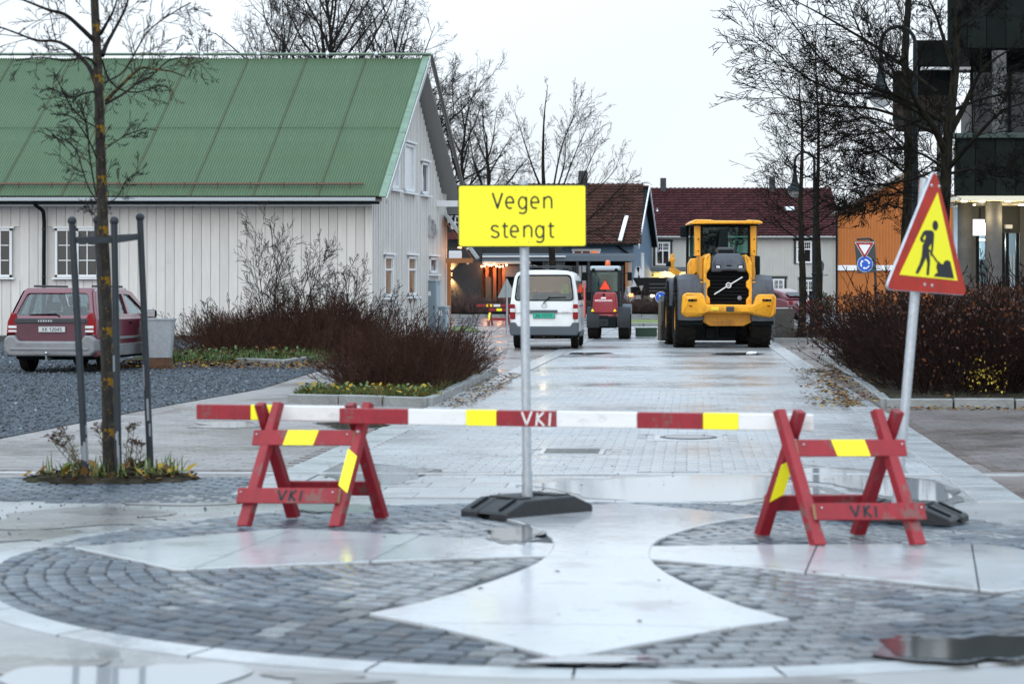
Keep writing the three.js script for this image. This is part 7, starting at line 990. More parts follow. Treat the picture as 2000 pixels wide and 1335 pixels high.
// ---- shrub clumps of thin stems
function clumpGeo(n, seed, h, spread, rad, kids = 3) { const tb = new Tubes(), r = mulberry(seed), o = { min: rad * 0.6, depth: 3, thick: 0.006, lv: [{ kids, ang: 0.5, ratio: 0.45, jit: 0.12, trop: 0.03, from: 0.35, seg: 5 }, { kids: 2, ang: 0.6, ratio: 0.5, jit: 0.15, seg: 3 }, { seg: 2 }] };
  for (let k = 0; k < n; k++) { const a = r() * 6.28, q = Math.sqrt(r()), el = 1.45 - q * spread; grow(tb, V3(Math.cos(a) * q * 0.16, 0, Math.sin(a) * q * 0.16), V3(Math.cos(a) * Math.cos(el), Math.sin(el), Math.sin(a) * Math.cos(el)), rad, h * rr(0.65, 1.1, r), 0, o, r); } return tb.geo(); }
const clumps = [clumpGeo(18, 1, 1, 0.9, 0.0062), clumpGeo(16, 2, 1, 1.15, 0.006), clumpGeo(18, 3, 1, 0.75, 0.0066), clumpGeo(9, 4, 1.15, 1.0, 0.008, 4)], coarse = [clumpGeo(14, 5, 1, 0.9, 0.011, 3), clumpGeo(14, 6, 1, 1.0, 0.011, 3)];
function shrubMass(name, label, poly, n, hFn, mat, seed, group, geos = clumps, wide = 1) {
  const xs = poly.map((p) => p[0]), Ds = poly.map((p) => p[1]), x0 = Math.min(...xs), x1 = Math.max(...xs), D0 = Math.min(...Ds), D1 = Math.max(...Ds), r = mulberry(seed), per = geos.map(() => []);
  const t = thing(name, label, 'shrub', [(x0 + x1) / 2, 0, -(D0 + D1) / 2], 0, group); let k = 0, guard = 0;
  while (k < n && guard++ < n * 60) { const x = x0 + (x1 - x0) * r(), D = D0 + (D1 - D0) * r(); if (!inside(x, D, poly)) continue; const h = hFn(x, D) * (r() < 0.12 ? rr(1.05, 1.4, r) : rr(0.55, 1.05, r)); per[k % geos.length].push(new THREE.Matrix4().compose(V3(x, 0.03, -D).sub(t.position), new THREE.Quaternion().setFromEuler(new THREE.Euler(rr(-0.2, 0.2, r), r() * 6.28, rr(-0.2, 0.2, r))), V3(h * wide, h, h * wide))); k++; }
  const lite = mat.clone(); lite.color.multiplyScalar(1.6); per.forEach((l, i) => { const im = new THREE.InstancedMesh(geos[i], i % 2 ? lite : mat, l.length); l.forEach((m, j) => im.setMatrixAt(j, m)); im.name = 'twig'; im.userData.kind = 'stuff'; im.castShadow = im.receiveShadow = true; t.add(im); }); return t;
}
const dFall = (cx, cD, rx, rD, h0, h1) => (x, D) => h1 + (h0 - h1) * Math.max(0, 1 - ((x - cx) / rx) ** 2 - ((D - cD) / rD) ** 2);
const bed1 = [[-3.05, 29.5], [-1.1, 28.35], [-0.32, 38.8], [-1.9, 41]], bed2 = [[-8.2, 45], [-5.6, 44], [-4.6, 42.8], [-3.9, 46.5], [-2.75, 60], [-8.2, 61]], bed3 = [[4.9, 28.2], [13, 27.7], [14, 47], [6.75, 47], [6.1, 40]], bed4 = [[7.35, 60.4], [13.5, 60.4], [13.5, 70], [8.3, 70]];
shrubMass('bare_shrub', 'dense reddish brown twiggy shrub in the kerbed bed nearest the road', [[-2.75, 30.3], [-1.15, 29.4], [-0.6, 37.8], [-1.6, 39.5], [-2.4, 35]], 165, dFall(-1.5, 34, 1.4, 5.5, 1.0, 0.4), M.twigRed, 301, 'brown twiggy shrubs');
shrubMass('bare_shrub', 'wide mass of dark brown twigs along the foot of the white hall', [[-7.4, 46.5], [-5, 45.5], [-4.3, 46], [-3.7, 52], [-3.0, 58], [-7.8, 59]], 260, dFall(-5.2, 51.5, 3.2, 9, 1.2, 0.5), M.twigRed, 302, 'brown twiggy shrubs');
M.twigLeafy = dull(0.016, 0.008, 0.0065, 0.8);
shrubMass('bare_shrub', 'big dark leafy-brown shrub mass below the triangular warning sign', [[5.5, 30], [9.5, 29.4], [11.5, 30], [12.5, 46], [6.8, 45], [6.2, 38]], 380, dFall(8.6, 37, 5, 11, 1.5, 0.9), M.twigLeafy, 303, 'brown twiggy shrubs');
shrubMass('bare_shrub', 'low pale brown hedge across the street before the dark restaurant', [[-4.5, 110.5], [3, 110.5], [3, 116], [-4.5, 116]], 170, () => 0.95, std(0.07, 0.04, 0.034, 0.9), 304, 'hedges across the street', coarse, 1.2);
shrubMass('bare_shrub', 'brown hedge across the street between the compact loader and the wheel loader', [[3.4, 110.5], [9, 110.5], [9, 112.4], [3.4, 112.4]], 130, () => 0.85, std(0.05, 0.028, 0.023, 0.9), 305, 'hedges across the street', coarse, 1.2);
shrubMass('bare_shrub', 'thin low brown twigs round the near street lamp and its trees', [[7.6, 61], [12, 61], [12, 67], [8.2, 67]], 50, () => 0.5, M.twig, 306, undefined, clumps, 1.2);
// taller bare shrubs before the white wall
{ const rng = mulberry(55), o = { min: 0.0042, depth: 4, thick: 0.009, lv: [{ kids: 10, ang: 0.6, ratio: 0.42, jit: 0.12, trop: 0.05, from: 0.25, seg: 7 }, { kids: 5, ang: 0.65, ratio: 0.5, jit: 0.16, trop: 0.05 }, { kids: 4, ang: 0.6, ratio: 0.5, jit: 0.2, seg: 4 }, { seg: 3 }] };
  for (const [px, D, n, h, label, wide] of [[540, 52, 9, 2.9, 'tallest bare grey shrub standing before the white wall', 0.85], [655, 54, 9, 2.1, 'bare grey shrub just right of the tallest one, before the white wall', 0.8], [735, 56, 7, 1.5, 'low bare shrub at the corner of the white hall', 0.9], [452, 49, 4, 1.4, 'sprawling bare branches leaning toward the metal tub', 1.25]]) {
    const x = (px - 1000) * D / FOCAL, t = thing('tall_shrub', label, 'shrub', [x, 0, -D]); for (let k = 0; k < n; k++) { const tb = new Tubes(), a = k / n * 6.28 + rng(), el = 1.5 - wide * rng() * 0.75; grow(tb, V3(Math.cos(a) * 0.15, 0, Math.sin(a) * 0.15), V3(Math.cos(a) * Math.cos(el) * (px < 500 ? 1 : 1), Math.sin(el), Math.sin(a) * Math.cos(el)), 0.02, h * rr(0.7, 1.08, rng), 0, o, rng); mesh('stem', tb.geo(), k % 3 ? M.twigGrey : M.barkDull, t); } } }
// ---- kerbed beds: soil, stones one by one
function kerbBed(label, poly, edges, seed, y = 0.07) {
  const t = thing('planting_bed', label, 'planting bed', [0, 0, 0]); mesh('soil', flat(poly, y), M.soil, t); const r = mulberry(seed);
  for (const [a, b] of edges) { const L = Math.hypot(b[0] - a[0], b[1] - a[1]), ang = Math.atan2(b[1] - a[1], b[0] - a[0]); for (let s = 0; s < L - 0.2;) { const l = Math.min(rr(0.62, 0.98, r), L - s), f = (s + l / 2) / L, m = mesh('kerb_stone', uvBox(bx(l - 0.02, 0.22, 0.13, 0, 0, 0, 0.018)), M.kerb, t); m.position.set(a[0] + (b[0] - a[0]) * f, 0.015 + rr(-0.008, 0.008, r), -(a[1] + (b[1] - a[1]) * f)); m.rotation.set(rr(-0.03, 0.03, r), ang + rr(-0.02, 0.02, r), rr(-0.01, 0.01, r)); s += l; } } return t; }
const E2 = (p, idx) => idx.map((i) => [p[i], p[(i + 1) % p.length]]);
kerbBed('kerbed bed of soil and grass under the nearest brown shrub', bed1, E2(bed1, [0, 1, 2]), 1); kerbBed('kerbed bed of soil and weeds along the white hall', bed2, E2(bed2, [1, 2]), 2, 0.04); kerbBed('kerbed bed of soil and fallen leaves under the big dark shrubs', bed3, E2(bed3, [0, 3, 4]), 3); kerbBed('kerbed bed holding the street lamp and two slim trees', bed4, E2(bed4, [0]), 4, 0.09);
kerbBed('long kerbed bed under the far hedge across the street', [[-6, 109.8], [3.2, 109.8], [9.4, 109.8], [9.4, 116.5], [-6, 116.5]], [[[-6, 109.8], [9.4, 109.8]]], 5, 0.2);
// ---- grass, weeds, leaves
const blade = (() => { const g = new THREE.BufferGeometry(); g.setAttribute('position', new THREE.Float32BufferAttribute([-0.006, 0, 0, 0.006, 0, 0, -0.004, 0.5, 0.08, 0.004, 0.5, 0.08, 0, 0.95, 0.32], 3)); g.setIndex([0, 1, 3, 0, 3, 2, 2, 3, 4]); g.computeVertexNormals(); return g; })();
const leafG = (() => { const g = new THREE.BufferGeometry(); g.setAttribute('position', new THREE.Float32BufferAttribute([0, 0, 0, -0.28, 0.06, 0.35, 0, 0.02, 0.4, 0.28, 0.06, 0.35, -0.22, 0.08, 0.7, 0.22, 0.08, 0.7, 0, 0.03, 1], 3)); g.setIndex([0, 2, 1, 0, 3, 2, 1, 2, 4, 2, 3, 5, 2, 6, 4, 2, 5, 6]); g.computeVertexNormals(); return g; })();
function scatter(name, label, geo, mats, n, seed, place, group) { const r = mulberry(seed), per = mats.map(() => []); for (let k = 0; k < n; k++) { const m = place(r, k); if (m) per[k % mats.length].push(m); } const g = new THREE.Group(); g.name = numbered(name); g.userData.kind = 'stuff'; g.userData.label = label; scene.add(g); per.forEach((l, i) => { if (!l.length) return; const im = new THREE.InstancedMesh(geo, mats[i], l.length); l.forEach((m, j) => im.setMatrixAt(j, m)); im.name = name + '_tone'; im.castShadow = im.receiveShadow = true; g.add(im); }); return g; }
const pose = (x, y, D, rx, ry, rz, sx, sy = sx, sz = sx) => new THREE.Matrix4().compose(V3(x, y, -D), new THREE.Quaternion().setFromEuler(new THREE.Euler(rx, ry, rz, 'YXZ')), V3(sx, sy, sz));
const along = (a, b, f, w, r) => { const dx = b[0] - a[0], dD = b[1] - a[1], L = Math.hypot(dx, dD), q = (r() - 0.5) * w; return [a[0] + dx * f - dD / L * q, a[1] + dD * f + dx / L * q]; };
scatter('grass', 'green grass tufts behind the kerb of the nearest planting bed', blade, [...M.grass, M.grass[2], M.leafs[5]], 8000, 11, (r) => { const e = r() < 0.72 ? [[-3.0, 29.75], [-1.15, 28.65]] : [[-1.2, 28.6], [-0.55, 38.5]], [x, D] = along(...e, r(), 0.75, r), q = fbm(x * 0.13 + 5, D * 0.13, 16, 3, 401); if (q < 0.43) return null; const s = rr(0.06, 0.13, r) + 0.3 * Math.max(0, q - 0.5); return pose(x + (e[0][0] > -2 ? -0.3 : 0), 0.07, D + (e[0][0] < -2 ? 0.32 : 0), rr(-0.6, 0.7, r), r() * 6.28, rr(-0.5, 0.5, r), rr(0.7, 1.3, r), s, s); });
scatter('grass', 'grass and weeds before the shrubs along the white hall', blade, M.grass, 2000, 12, (r) => { const [x, D] = along([-7.6, 44.4], [-3.9, 45.6], r(), 2.2, r), s = rr(0.1, 0.3, r); return pose(x, 0.04, D, rr(-0.4, 0.4, r), r() * 6.28, 0, rr(1, 2, r), s, s); });
scatter('weeds', 'broad yellow-green weed leaves beside the shrubs along the white hall', leafG, [M.grass[2], M.grass[2], M.leafs[1], M.leafs[2], M.leafs[4], M.grass[0]], 700, 13, (r) => { const [x, D] = along([-7.6, 44.3], [-4.3, 44.6], r(), 2.0, r), s = rr(0.045, 0.115, r); return pose(x, 0.04 + r() ** 2 * 0.28, D, rr(-1.0, 0.2, r), r() * 6.28, rr(-0.5, 0.5, r), s); });
scatter('weeds', 'small bright weed leaves among the grass of the nearest bed', leafG, [M.grass[1], M.leafs[3], M.grass[0]], 420, 14, (r) => { const [x, D] = along([-2.9, 29.8], [-1.1, 28.7], r(), 0.5, r), s = rr(0.04, 0.09, r); return pose(x, 0.08 + r() * 0.16, D + 0.2, rr(-1, 0.2, r), r() * 6.28, rr(-0.5, 0.5, r), s); });
scatter('leaves', 'brown fallen leaves along the gutter beside the big dark shrubs', leafG, M.leafs, 2400, 15, (r) => { const k = r(); let x, D; if (k < 0.55) [x, D] = along([4.75, 28.3], [6.1, 41], r() ** 1.3, 1.1 * r() + 0.1, r); else if (k < 0.8) [x, D] = along([4.9, 27.9], [11, 27.5], r(), 0.7, r); else { D = 28.6 + 12 * r(); x = 5 + 7 * r(); } const s = rr(0.04, 0.09, r); return pose(x - (k < 0.55 ? 0.25 : 0), 0.012 + (inside(x, D, bed3) ? 0.075 : 0), D, rr(-0.3, 0.3, r), r() * 6.28, rr(-0.4, 0.4, r), s); });
scatter('leaves', 'brown fallen leaves in the gutter of the nearest planting bed', leafG, M.leafs, 700, 16, (r) => { const [x, D] = along([-1.0, 28.2], [-0.2, 38.8], r(), 0.5, r), s = rr(0.035, 0.075, r); return pose(x + 0.22, 0.012, D, rr(-0.3, 0.3, r), r() * 6.28, rr(-0.3, 0.3, r), s); });
scatter('leaves', 'rust brown leaf litter at the edge of the gravel beside the metal tub', leafG, M.leafs, 1500, 17, (r) => { const x = -8.2 + 4.6 * r(), D = 40.6 + 3.2 * r(), s = rr(0.05, 0.1, r); return pose(x, 0.02 + r() * 0.06, D, rr(-0.4, 0.4, r), r() * 6.28, rr(-0.4, 0.4, r), s); });
scatter('foliage', 'withered brown leaves still hanging on the big dark shrubs', leafG, [M.leafs[0], M.leafs[2], M.leafs[4], std(0.045, 0.02, 0.013, 0.7, { side: THREE.DoubleSide })], 9000, 18, (r) => { const x = 5.6 + 6.6 * r(), D = 29.6 + 15 * r(); const h = dFall(8.6, 37, 5, 11, 1.5, 0.9)(x, D), s = rr(0.035, 0.075, r); return pose(x, 0.1 + h * (1 - r() ** 2 * 0.9), D, r() * 6, r() * 6.28, r() * 6, s); });
scatter('foliage', 'small yellow leaves on one branch of the dark shrubs', leafG, [M.leafs[3], std(0.42, 0.33, 0.03, 0.6, { side: THREE.DoubleSide })], 120, 19, (r) => { const q = P(1925 + 44 * (r() + r() + r() - 1.5), 735 + 34 * (r() + r() + r() - 1.5), 29.4 + r()), s = rr(0.03, 0.055, r); return pose(q.x, q.y, -q.z, r() * 6, r() * 6, r() * 6, s); });
scatter('leaves', 'autumn leaves on the soil of the tree pit', leafG, M.leafs, 420, 20, (r) => { const a = r() * 6.28, q = Math.sqrt(r()), s = rr(0.03, 0.07, r); return pose(-3.3 + Math.cos(a) * q * 0.72, 0.03 + (1 - q) * 0.05 + r() * 0.02, 17.72 + Math.sin(a) * q * 0.42, rr(-0.4, 0.4, r), r() * 6.28, rr(-0.4, 0.4, r), s); });
{ // tree pit: soil mound, large leaves one by one, dry flower stems
  const t = thing('tree_pit', 'low mound of soil, moss and autumn leaves round the young tree', 'tree pit', [-3.3, 0, -17.72]); const g = new THREE.SphereGeometry(1, 28, 8, 0, 6.2832, 0, Math.PI / 2); g.scale(0.74, 0.075, 0.43); warp(prep(g), () => 0); mesh('soil', prepUV(prep(g)), M.soil, t); const r = mulberry(8);
  for (let k = 0; k < 46; k++) { const a = r() * 6.28, q = Math.sqrt(r()) * 0.92, m = new THREE.Mesh(leafG, [M.leafs[3], M.leafs[1], M.grass[1], M.leafs[5], M.leafs[0], M.grass[0]][k % 6]); m.name = 'leaf'; m.position.set(Math.cos(a) * q * 0.74, 0.05 + (1 - q) * 0.05, Math.sin(a) * q * 0.43); m.rotation.set(rr(-0.9, 0.1, r), r() * 6.28, rr(-0.4, 0.4, r), 'YXZ'); m.scale.setScalar(rr(0.07, 0.15, r)); t.add(m); }
  const gb = []; for (let k = 0; k < 160; k++) { const b = blade.clone(), s = rr(0.06, 0.2, r), a = r() * 6.28; b.applyMatrix4(pose(Math.cos(a) * 0.6 * Math.sqrt(r()), 0.05, -Math.sin(a) * 0.33, rr(-0.5, 0.5, r), r() * 6.28, 0, 1.4, s, s)); gb.push(b); } mesh('grass_tuft', mergeGeometries(gb), M.grass[1], t, { kind: 'stuff' });
  const weed = (label, list, seed) => { const w = thing('dry_weed', label, 'weed', [list[0][0], 0, -list[0][1]]), q = mulberry(seed); for (const [x, D, tx, ty] of list) { const top = P(tx, ty, D), b = V3(x, 0.03, -D), tb = new Tubes(), mid = b.clone().lerp(top, 0.55).add(V3(rr(-0.02, 0.02, q), 0, 0)), pts = catmull([b, mid, top].map((v) => v.clone().sub(w.position)), 8); tb.add(pts, pts.map(() => 0.003), 4);
      for (let k = 0; k < 9; k++) { const p = pts[2 + k % 6], e = p.clone().add(V3(rr(-0.05, 0.05, q), rr(0.02, 0.07, q), rr(-0.03, 0.03, q))); tb.add([p, e], [0.0018, 0.004], 3); } const hd = []; for (let k = 0; k < 16; k++) { const e = top.clone().sub(w.position).add(V3(rr(-0.05, 0.05, q), rr(-0.012, 0.014, q), rr(-0.04, 0.04, q))); tb.add([pts[pts.length - 2], e], [0.0015, 0.0015], 3); hd.push(new THREE.IcosahedronGeometry(rr(0.006, 0.012, q), 0).scale(1, 0.6, 1).translate(e.x, e.y, e.z)); }
      mesh('stem', tb.geo(), q() < 0.5 ? std(0.09, 0.055, 0.04, 0.8) : std(0.1, 0.1, 0.05, 0.8), w); mesh('flower_head', hd, std(0.055, 0.028, 0.018, 0.9), w); } };
  weed('dry weed with flat brown flower heads left of the tree guard', [[-3.5, 17.6, 106, 858], [-3.52, 17.55, 122, 836], [-3.5, 17.62, 95, 850], [-3.48, 17.5, 133, 852], [-3.5, 17.6, 118, 866], [-3.46, 17.55, 112, 845]], 4);
  weed('dry weed stems with dark flower heads between the trunk and the guard posts', [[-3.16, 17.7, 262, 828], [-3.18, 17.72, 252, 835], [-3.14, 17.7, 268, 862], [-3.36, 17.9, 190, 838], [-3.38, 17.95, 196, 828], [-3.2, 17.7, 258, 860], [-3.1, 17.7, 276, 866]], 6);
}
scatter('leaves', 'single fallen leaves and twig bits lying about the wet road and paving', leafG, [M.leafs[0], M.leafs[2], M.leafs[4], M.mud], 340, 23, (r) => { const k = r(), D = k < 0.3 ? 9.4 + 6 * r() : 17 + 30 * r() ** 1.5, x = k < 0.3 ? -2.6 + 6 * r() : bandL(D) + (bandR(D) - bandL(D)) * r(), s = rr(0.012, 0.04, r); return pose(x, dome(x, D) + 0.014, D, rr(-0.3, 0.3, r), r() * 6.28, rr(-0.3, 0.3, r), s); });
// ================================================================ street furniture and small things
function streetLamp(label, pxPost, pyBase, pxLamp, pyTop, pyHook, D, s) {
  const b = P(pxPost, pyBase, D), t = thing('street_lamp', label, 'street lamp', [b.x, 0, -D], 0, 'street lamps with curved necks'), m = M.lampPost ??= dull(0.012, 0.016, 0.018, 0.6, { specularIntensity: 0.35 });
  const lx = (pxLamp - pxPost) * D / FOCAL, yt = EYE - (pyTop - HORIZON) * D / FOCAL, yl = EYE - (pyHook - HORIZON) * D / FOCAL, r = Math.abs(lx) / 2;
  mesh('base', lathe([[0.34, 0], [0.34, 0.04], [0.26, 0.1], [0.17, 0.22], [0.15, 0.3], [0.14, 1.1], [0.16, 1.14], [0.15, 1.22], [0.1, 1.3]], 20), m, t); mesh('post', rod(V3(0, 1.25, 0), V3(0, yt - r, 0), 0.075, 0.042, 14), m, t); mesh('collar', lathe([[0.06, 0], [0.09, 0.03], [0.09, 0.07], [0.06, 0.1]], 14).translate(0, 1.9, 0), m, t);
  const pts = []; for (let k = 0; k <= 16; k++) { const a = Math.PI * k / 16; pts.push(V3(lx / 2 - lx / 2 * Math.cos(a), yt - r + Math.sin(a) * r, 0)); } pts.push(V3(lx, yl + 0.75, 0)); const tb = new Tubes(); tb.add(pts, pts.map(() => 0.036), 10); mesh('neck', tb.geo(), m, t);
  mesh('ball', new THREE.SphereGeometry(0.075, 14, 10).translate(lx, yl + 0.74, 0), m, t); mesh('hood', lathe([[0.05, 0.72], [0.06, 0.5], [0.085, 0.4], [0.1, 0.26], [0.17, 0.15], [0.27, 0.04], [0.3, 0.0], [0.3, -0.02], [0.25, -0.01]], 28).translate(lx, yl, 0), dull(0.026, 0.035, 0.038, 0.65, { specularIntensity: 0.3 }), t); mesh('globe', new THREE.SphereGeometry(0.22, 20, 12, 0, 6.2832, Math.PI / 2, Math.PI / 2).scale(1, 0.85, 1).translate(lx, yl - 0.015, 0), phy(0.8, 0.82, 0.83, 0.12, { transmission: 0.6, thickness: 0 }), t);
  return t;
}
streetLamp('curved street lamp with clear globe, beside the tall slim tree', 1591, 655, 1553, 297, 372, 66.5, 1); streetLamp('street lamp with larger-looking hood among the branches of the big tree', 1788, 715, 1721, 52, 190, 41.5, 1);
{ // give way and roundabout signs on a curved post
  const D = 58, k = D / FOCAL, b = P(1716, 673, D), t = thing('roundabout_sign', 'dark backed plate with give way triangle and blue roundabout disc before the orange building', 'road sign', [b.x, 0, -D], 0.03), X = (px) => (px - 1716) * k, Y = (py) => EYE - (py - HORIZON) * k;
  const tb = new Tubes(), pts = [V3(0, 0, 0), V3(X(1711), Y(560), 0), V3(X(1708), Y(485), 0), V3(X(1706), Y(472), 0), V3(X(1700), Y(466.5), 0), V3(X(1688), Y(466), 0), V3(X(1674), Y(467), 0)]; tb.add(catmull(pts, 40), catmull(pts, 40).map(() => 0.03), 8); mesh('post', tb.geo(), M.darkMetal, t);
  mesh('plate', prism(roundPoly([[X(1668), Y(471)], [X(1707), Y(470)], [X(1712), Y(531)], [X(1674), Y(534)]].reverse(), 0.03), 0.02, 0.003, [], 0.05), std(0.035, 0.042, 0.05, 0.5), t);
  const tri = (s, z, m, n) => { const c = [X(1688), Y(485)], g = prism(roundPoly([[c[0] - 0.27 * s, c[1] + 0.17 * s], [c[0] + 0.27 * s, c[1] + 0.17 * s], [c[0], c[1] - 0.29 * s]].reverse(), 0.03), 0.003, 0, [], z); mesh(n, g, m, t); }; tri(1, 0.071, M.white, 'give_way_edge'); tri(0.93, 0.0745, std(0.32, 0.012, 0.02, 0.45), 'give_way_border'); tri(0.6, 0.078, M.white, 'give_way_field');
  const c = [X(1689), Y(515.5)], disc = (r, z, m, n) => mesh(n, new THREE.CylinderGeometry(r, r, 0.003, 32).rotateX(Math.PI / 2).translate(c[0], c[1], z), m, t); disc(0.215, 0.0725, M.white, 'disc_edge'); disc(0.205, 0.076, std(0.012, 0.1, 0.5, 0.45), 'blue_disc');
  for (let q = 0; q < 3; q++) { const a0 = q * 2.094 + 0.35, g = new THREE.RingGeometry(0.095, 0.132, 12, 1, a0, 1.35).translate(c[0], c[1], 0.079), a1 = a0 - 0.05, m = 0.1135; mesh('white_arrow', [g, prism([[c[0] + Math.cos(a0) * 0.07, c[1] + Math.sin(a0) * 0.07], [c[0] + Math.cos(a0) * 0.155, c[1] + Math.sin(a0) * 0.155], [c[0] + Math.cos(a0 - 0.42) * m, c[1] + Math.sin(a0 - 0.42) * m]].reverse(), 0.001, 0, [], 0.0785)], M.white, t); }
}
{ // slim old-style lamp far behind
  const D = 113, k = D / FOCAL, b = P(1604, 612, D), t = thing('post_lamp', 'thin black lantern lamp before the pale house corner', 'street lamp', [b.x, 0, -D]), Y = (py) => EYE - (py - HORIZON) * k; mesh('post', rod(V3(0, 0, 0), V3(0.06, Y(531), 0), 0.06, 0.045), M.darkMetal, t); mesh('cross_bar', rod(V3(-0.3, Y(538), 0), V3(0.38, Y(537), 0), 0.02), M.darkMetal, t); mesh('lantern', lathe([[0.06, Y(530)], [0.12, Y(517)], [0.12, Y(516)]], 6).translate(0.06, 0, 0), std(0.08, 0.08, 0.08, 0.3), t); mesh('cap', lathe([[0.13, Y(516)], [0.03, Y(511)], [0.03, Y(509)], [0.001, Y(508)]], 6).translate(0.06, 0, 0), M.darkMetal, t);
}
{ // concrete block, red hatchback behind it, evergreen bush
  const D = 62, k = D / FOCAL, a = P(1513, 604, D), b = P(1551, 655, D), t = thing('concrete_block', 'dark mossy concrete block standing right beside the wheel loader', 'concrete block', [(a.x + b.x) / 2, 0, -D - 0.4], 0.05); mesh('block', uvBox(bx(b.x - a.x, 0.92, 0.8, 0, 0.46, 0, 0.03)), std(0.09, 0.085, 0.075, 0.9, { map: again(T.toneStrong, 1.2), bumpMap: again(T.fine, 2), bumpScale: 0.01 }), t); mesh('cap', uvBox(bx(b.x - a.x + 0.02, 0.03, 0.82, 0, 0.935, 0, 0.01)), std(0.35, 0.35, 0.34, 0.8), t);
  const D2 = 98, c = P(1552, 622, D2), car = thing('parked_hatchback', 'dark red hatchback parked before the pale house, partly behind tree trunks', 'car', [c.x - 1.2, 0, -D2 - 1], 0.75);
  mesh('body', uvBox(prism(roundPoly([[-2.1, 0.3], [2.0, 0.3], [2.1, 0.6], [2.02, 0.9], [1.5, 1.02], [-0.9, 0.98], [-2.0, 0.8]], 0.12), 1.7, 0.08, [], -0.85, 3).rotateY(-Math.PI / 2)), M.carRed, car); mesh('cabin', uvBox(prism(roundPoly([[-0.95, 0.95], [-0.2, 1.42], [0.9, 1.46], [1.55, 1.3], [1.95, 0.95]], 0.12), 1.46, 0.12, [], -0.73, 3).rotateY(-Math.PI / 2)), M.carRed, car);
  for (const s of [-1, 1]) { mesh('side_window', prism(roundPoly([[-0.7, 1.0], [-0.15, 1.34], [0.8, 1.37], [1.3, 1.22], [1.5, 1.02]], 0.05), 0.012, 0).rotateY(-Math.PI / 2).translate(s * 0.735, 0, 0), M.glassDark, car); for (const z of [1.3, -1.3]) wheel(car, s * 0.76, z, 0.31, 0.2, 0.19); mesh('tail_lamp', bx(0.22, 0.2, 0.08, s * 0.66, 0.82, 2.06, 0.04), M.lampRed, car); } mesh('rear_window', bx(1.15, 0.3, 0.02, 0, 1.2, 1.78, 0.01, -0.95), M.glassDark, car); mesh('number_plate', bx(0.5, 0.12, 0.02, 0, 0.75, 2.12), M.white, car);
  const sh = thing('evergreen_bush', 'small round evergreen bush before the pale house', 'bush', [(1606 - 1000) * 116 / FOCAL, 0, -116]); const r = mulberry(3), lv = []; for (let q = 0; q < 700; q++) { const d = randDir(r), rad = 0.55 * Math.cbrt(r()) + 0.15; const g = leafG.clone(); g.applyMatrix4(pose(d.x * rad, 0.6 + d.y * rad * 0.85, -d.z * rad, r() * 6, r() * 6, r() * 6, 0.14)); lv.push(g); } mesh('foliage', mergeGeometries(lv), std(0.022, 0.04, 0.012, 0.7, { side: THREE.DoubleSide }), sh); mesh('stem', rod(V3(0, 0, 0), V3(0, 0.6, 0), 0.05), M.twig, sh);
}
{ // conifer sprig behind the warning sign
  const D = 50, sh = thing('conifer', 'small yellow-green conifer behind the triangular sign', 'bush', [(1738 - 1000) * D / FOCAL, 0, -D]), r = mulberry(9), lv = []; for (let q = 0; q < 900; q++) { const h = r() * 1.35, a = r() * 6.28, rad = 0.32 * (1 - h / 1.5) * Math.sqrt(r()); const g = blade.clone(); g.applyMatrix4(pose(Math.cos(a) * rad, h * 0.8, -Math.sin(a) * rad, rr(-0.6, 0.6, r), r() * 6, 0, 2, 0.3, 0.3)); lv.push(g); } mesh('foliage', mergeGeometries(lv), std(0.05, 0.065, 0.012, 0.7, { side: THREE.DoubleSide }), sh); mesh('stem', rod(V3(0, 0, 0), V3(0, 1.1, 0), 0.03), M.twig, sh);
}
{ // blue direction disc, green crate, back of a triangular sign, far trestle with bar
  const D = 63.5, k = D / FOCAL, c = P(1291, 580.5, D), t = thing('keep_side_sign', 'blue round sign with white diagonal arrow half behind the loader wheel', 'road sign', [c.x, 0, -D]); mesh('post', rod(V3(0.05, 0, -0.04), V3(0.05, c.y, -0.04), 0.03), std(0.6, 0.25, 0.03, 0.6), t); mesh('disc_edge', new THREE.CylinderGeometry(0.165, 0.165, 0.012, 32).rotateX(Math.PI / 2).translate(0, c.y, 0), M.white, t); mesh('blue_disc', new THREE.CylinderGeometry(0.155, 0.155, 0.004, 32).rotateX(Math.PI / 2).translate(0, c.y, 0.009), std(0.012, 0.09, 0.5, 0.4), t); mesh('white_arrow', bar(V3(-0.06, c.y + 0.07, 0.013), V3(0.07, c.y - 0.05, 0.013), 0.03, 0.004, V3(0.7, 0.7, 0)), M.white, t);
  const b = P(1288, 653, 62), cr = thing('green_crate', 'dark green crate on the road in front of the loader bucket', 'crate', [b.x - 0.1, 0, -66.5]); mesh('side', [bx(0.62, 0.26, 0.02, 0, 0.14, 0.2), bx(0.62, 0.26, 0.02, 0, 0.14, -0.2), bx(0.02, 0.26, 0.42, 0.31, 0.14, 0), bx(0.02, 0.26, 0.42, -0.31, 0.14, 0), bx(0.6, 0.02, 0.4, 0, 0.02, 0)], std(0.015, 0.045, 0.025, 0.6), cr); for (const z of [0.21, -0.21]) mesh('rim', bx(0.68, 0.03, 0.03, 0, 0.275, z), std(0.022, 0.06, 0.034, 0.6), cr);
  const D3 = 72, s = P(990, 580, D3), st = thing('sign_back', 'grey back of a triangular road sign beside the white van', 'road sign', [s.x, 0, -D3], 0); mesh('post', rod(V3(0, 0, -0.02), V3(0, EYE + 0.2, -0.02), 0.03), M.galv, st); mesh('plate', prism(roundPoly([[-0.32, EYE - 0.42], [0.32, EYE - 0.4], [0.0, EYE + 0.25]], 0.04), 0.02, 0.003, [], -0.07), std(0.32, 0.36, 0.36, 0.6), st); mesh('bracket', [bx(0.05, 0.5, 0.04, 0, EYE - 0.15, -0.04)], M.galv, st);
}
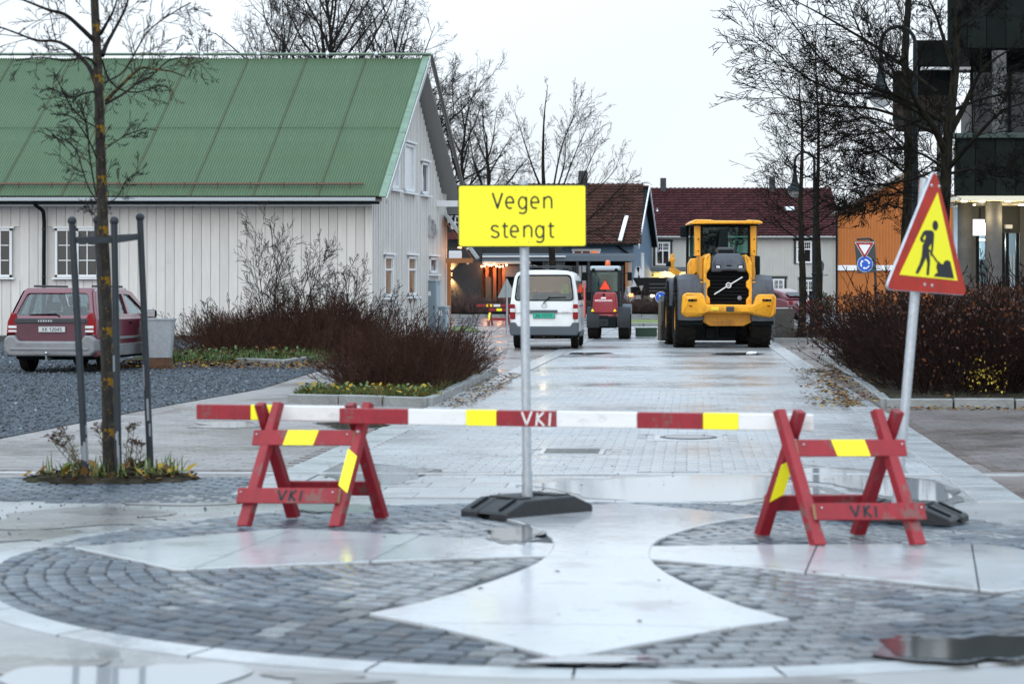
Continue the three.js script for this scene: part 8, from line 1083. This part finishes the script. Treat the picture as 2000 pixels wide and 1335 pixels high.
{ // trestle and bar at the far street
  const D = 86.5, k = D / FOCAL, X = (px) => (px - 975) * k, Y = (py) => EYE - (py - HORIZON) * k, b = P(975, 636, D);
  const t = thing('trestle', 'small distant red trestle at the far cross street beside the white van', 'barrier trestle', [b.x, 0, -D]); for (const [x, s] of [[-0.36, 1], [-0.36, -1], [0.34, 1], [0.34, -1]]) mesh('leg', bar(V3(x - s * 0.08, 0, s * 0.28), V3(x + s * 0.06, 0.85, -s * 0.1), 0.07, 0.05), M.redWood, t); for (const [y, z] of [[0.24, 0.2], [0.62, 0.08], [0.24, -0.2]]) mesh('rail', bx(0.84, 0.1, 0.03, 0, y, z), M.redWood, t); mesh('reflector', bx(0.22, 0.1, 0.005, 0.0, 0.62, 0.1), M.yellow, t); mesh('reflector', bar(V3(-0.41, 0.2, 0.25), V3(-0.38, 0.5, 0.12), 0.07, 0.005), M.yellow, t);
  const bar2 = thing('barrier_bar', 'distant striped bar lying on the far trestle by the white van', 'barrier bar', [b.x, 0.79, -D + 0.02], 0.02); for (const [p0, p1, m] of [[931, 950, M.redWood], [950, 961, M.yellow], [961, 964, M.redWood], [964, 977, M.whiteWood], [977, 1010, M.redWood]]) mesh(m === M.yellow ? 'reflector' : 'stripe', bx(X(p1) - X(p0), 0.1, 0.05, (X(p0) + X(p1)) / 2, 0, 0), m, bar2);
}
{ // crumpled white paper by the loader, pale stones by the shrubs, floodlight mast behind the roof
  const q = gnd(1468, 691), t = thing('litter', 'small crumpled piece of white litter on the wet road behind the loader', 'litter', [q[0], 0.02, -q[1]]), g = new THREE.IcosahedronGeometry(0.075, 2); warp(prep(g), () => 0); mesh('paper', warp(prep(g).scale(1.6, 0.5, 1), (v) => { v.y += Math.sin(v.x * 60) * Math.sin(v.z * 50) * 0.02; v.x += Math.sin(v.y * 70) * 0.02; }), M.white, t);
  const m = P(170, 82, 110), f = thing('floodlight_mast', 'thin mast with a small lamp seen behind the ridge, left of the young tree', 'mast', [m.x, 0, -110]); mesh('mast', rod(V3(0, 0, 0), V3(0, m.y, 0), 0.05, 0.035), M.steel, f); mesh('lamp_head', new THREE.SphereGeometry(0.13, 12, 8).translate(0, m.y + 0.05, 0), M.whiteTrim, f);
  for (const [px, py] of [[365, 700], [435, 706]]) { const z = gnd(px, py), s = thing('pale_stone', px < 400 ? 'pale broken kerb stone lying beside the metal tub' : 'pale kerb stone at the weed edge right of the tub', 'stone', [z[0], 0.06, -z[1]], px < 400 ? 0.5 : -0.2); mesh('stone', uvBox(bx(0.3, 0.14, 0.2, 0, 0, 0, 0.04)), M.kerb, s); }
}
renderer.render(scene, camera);
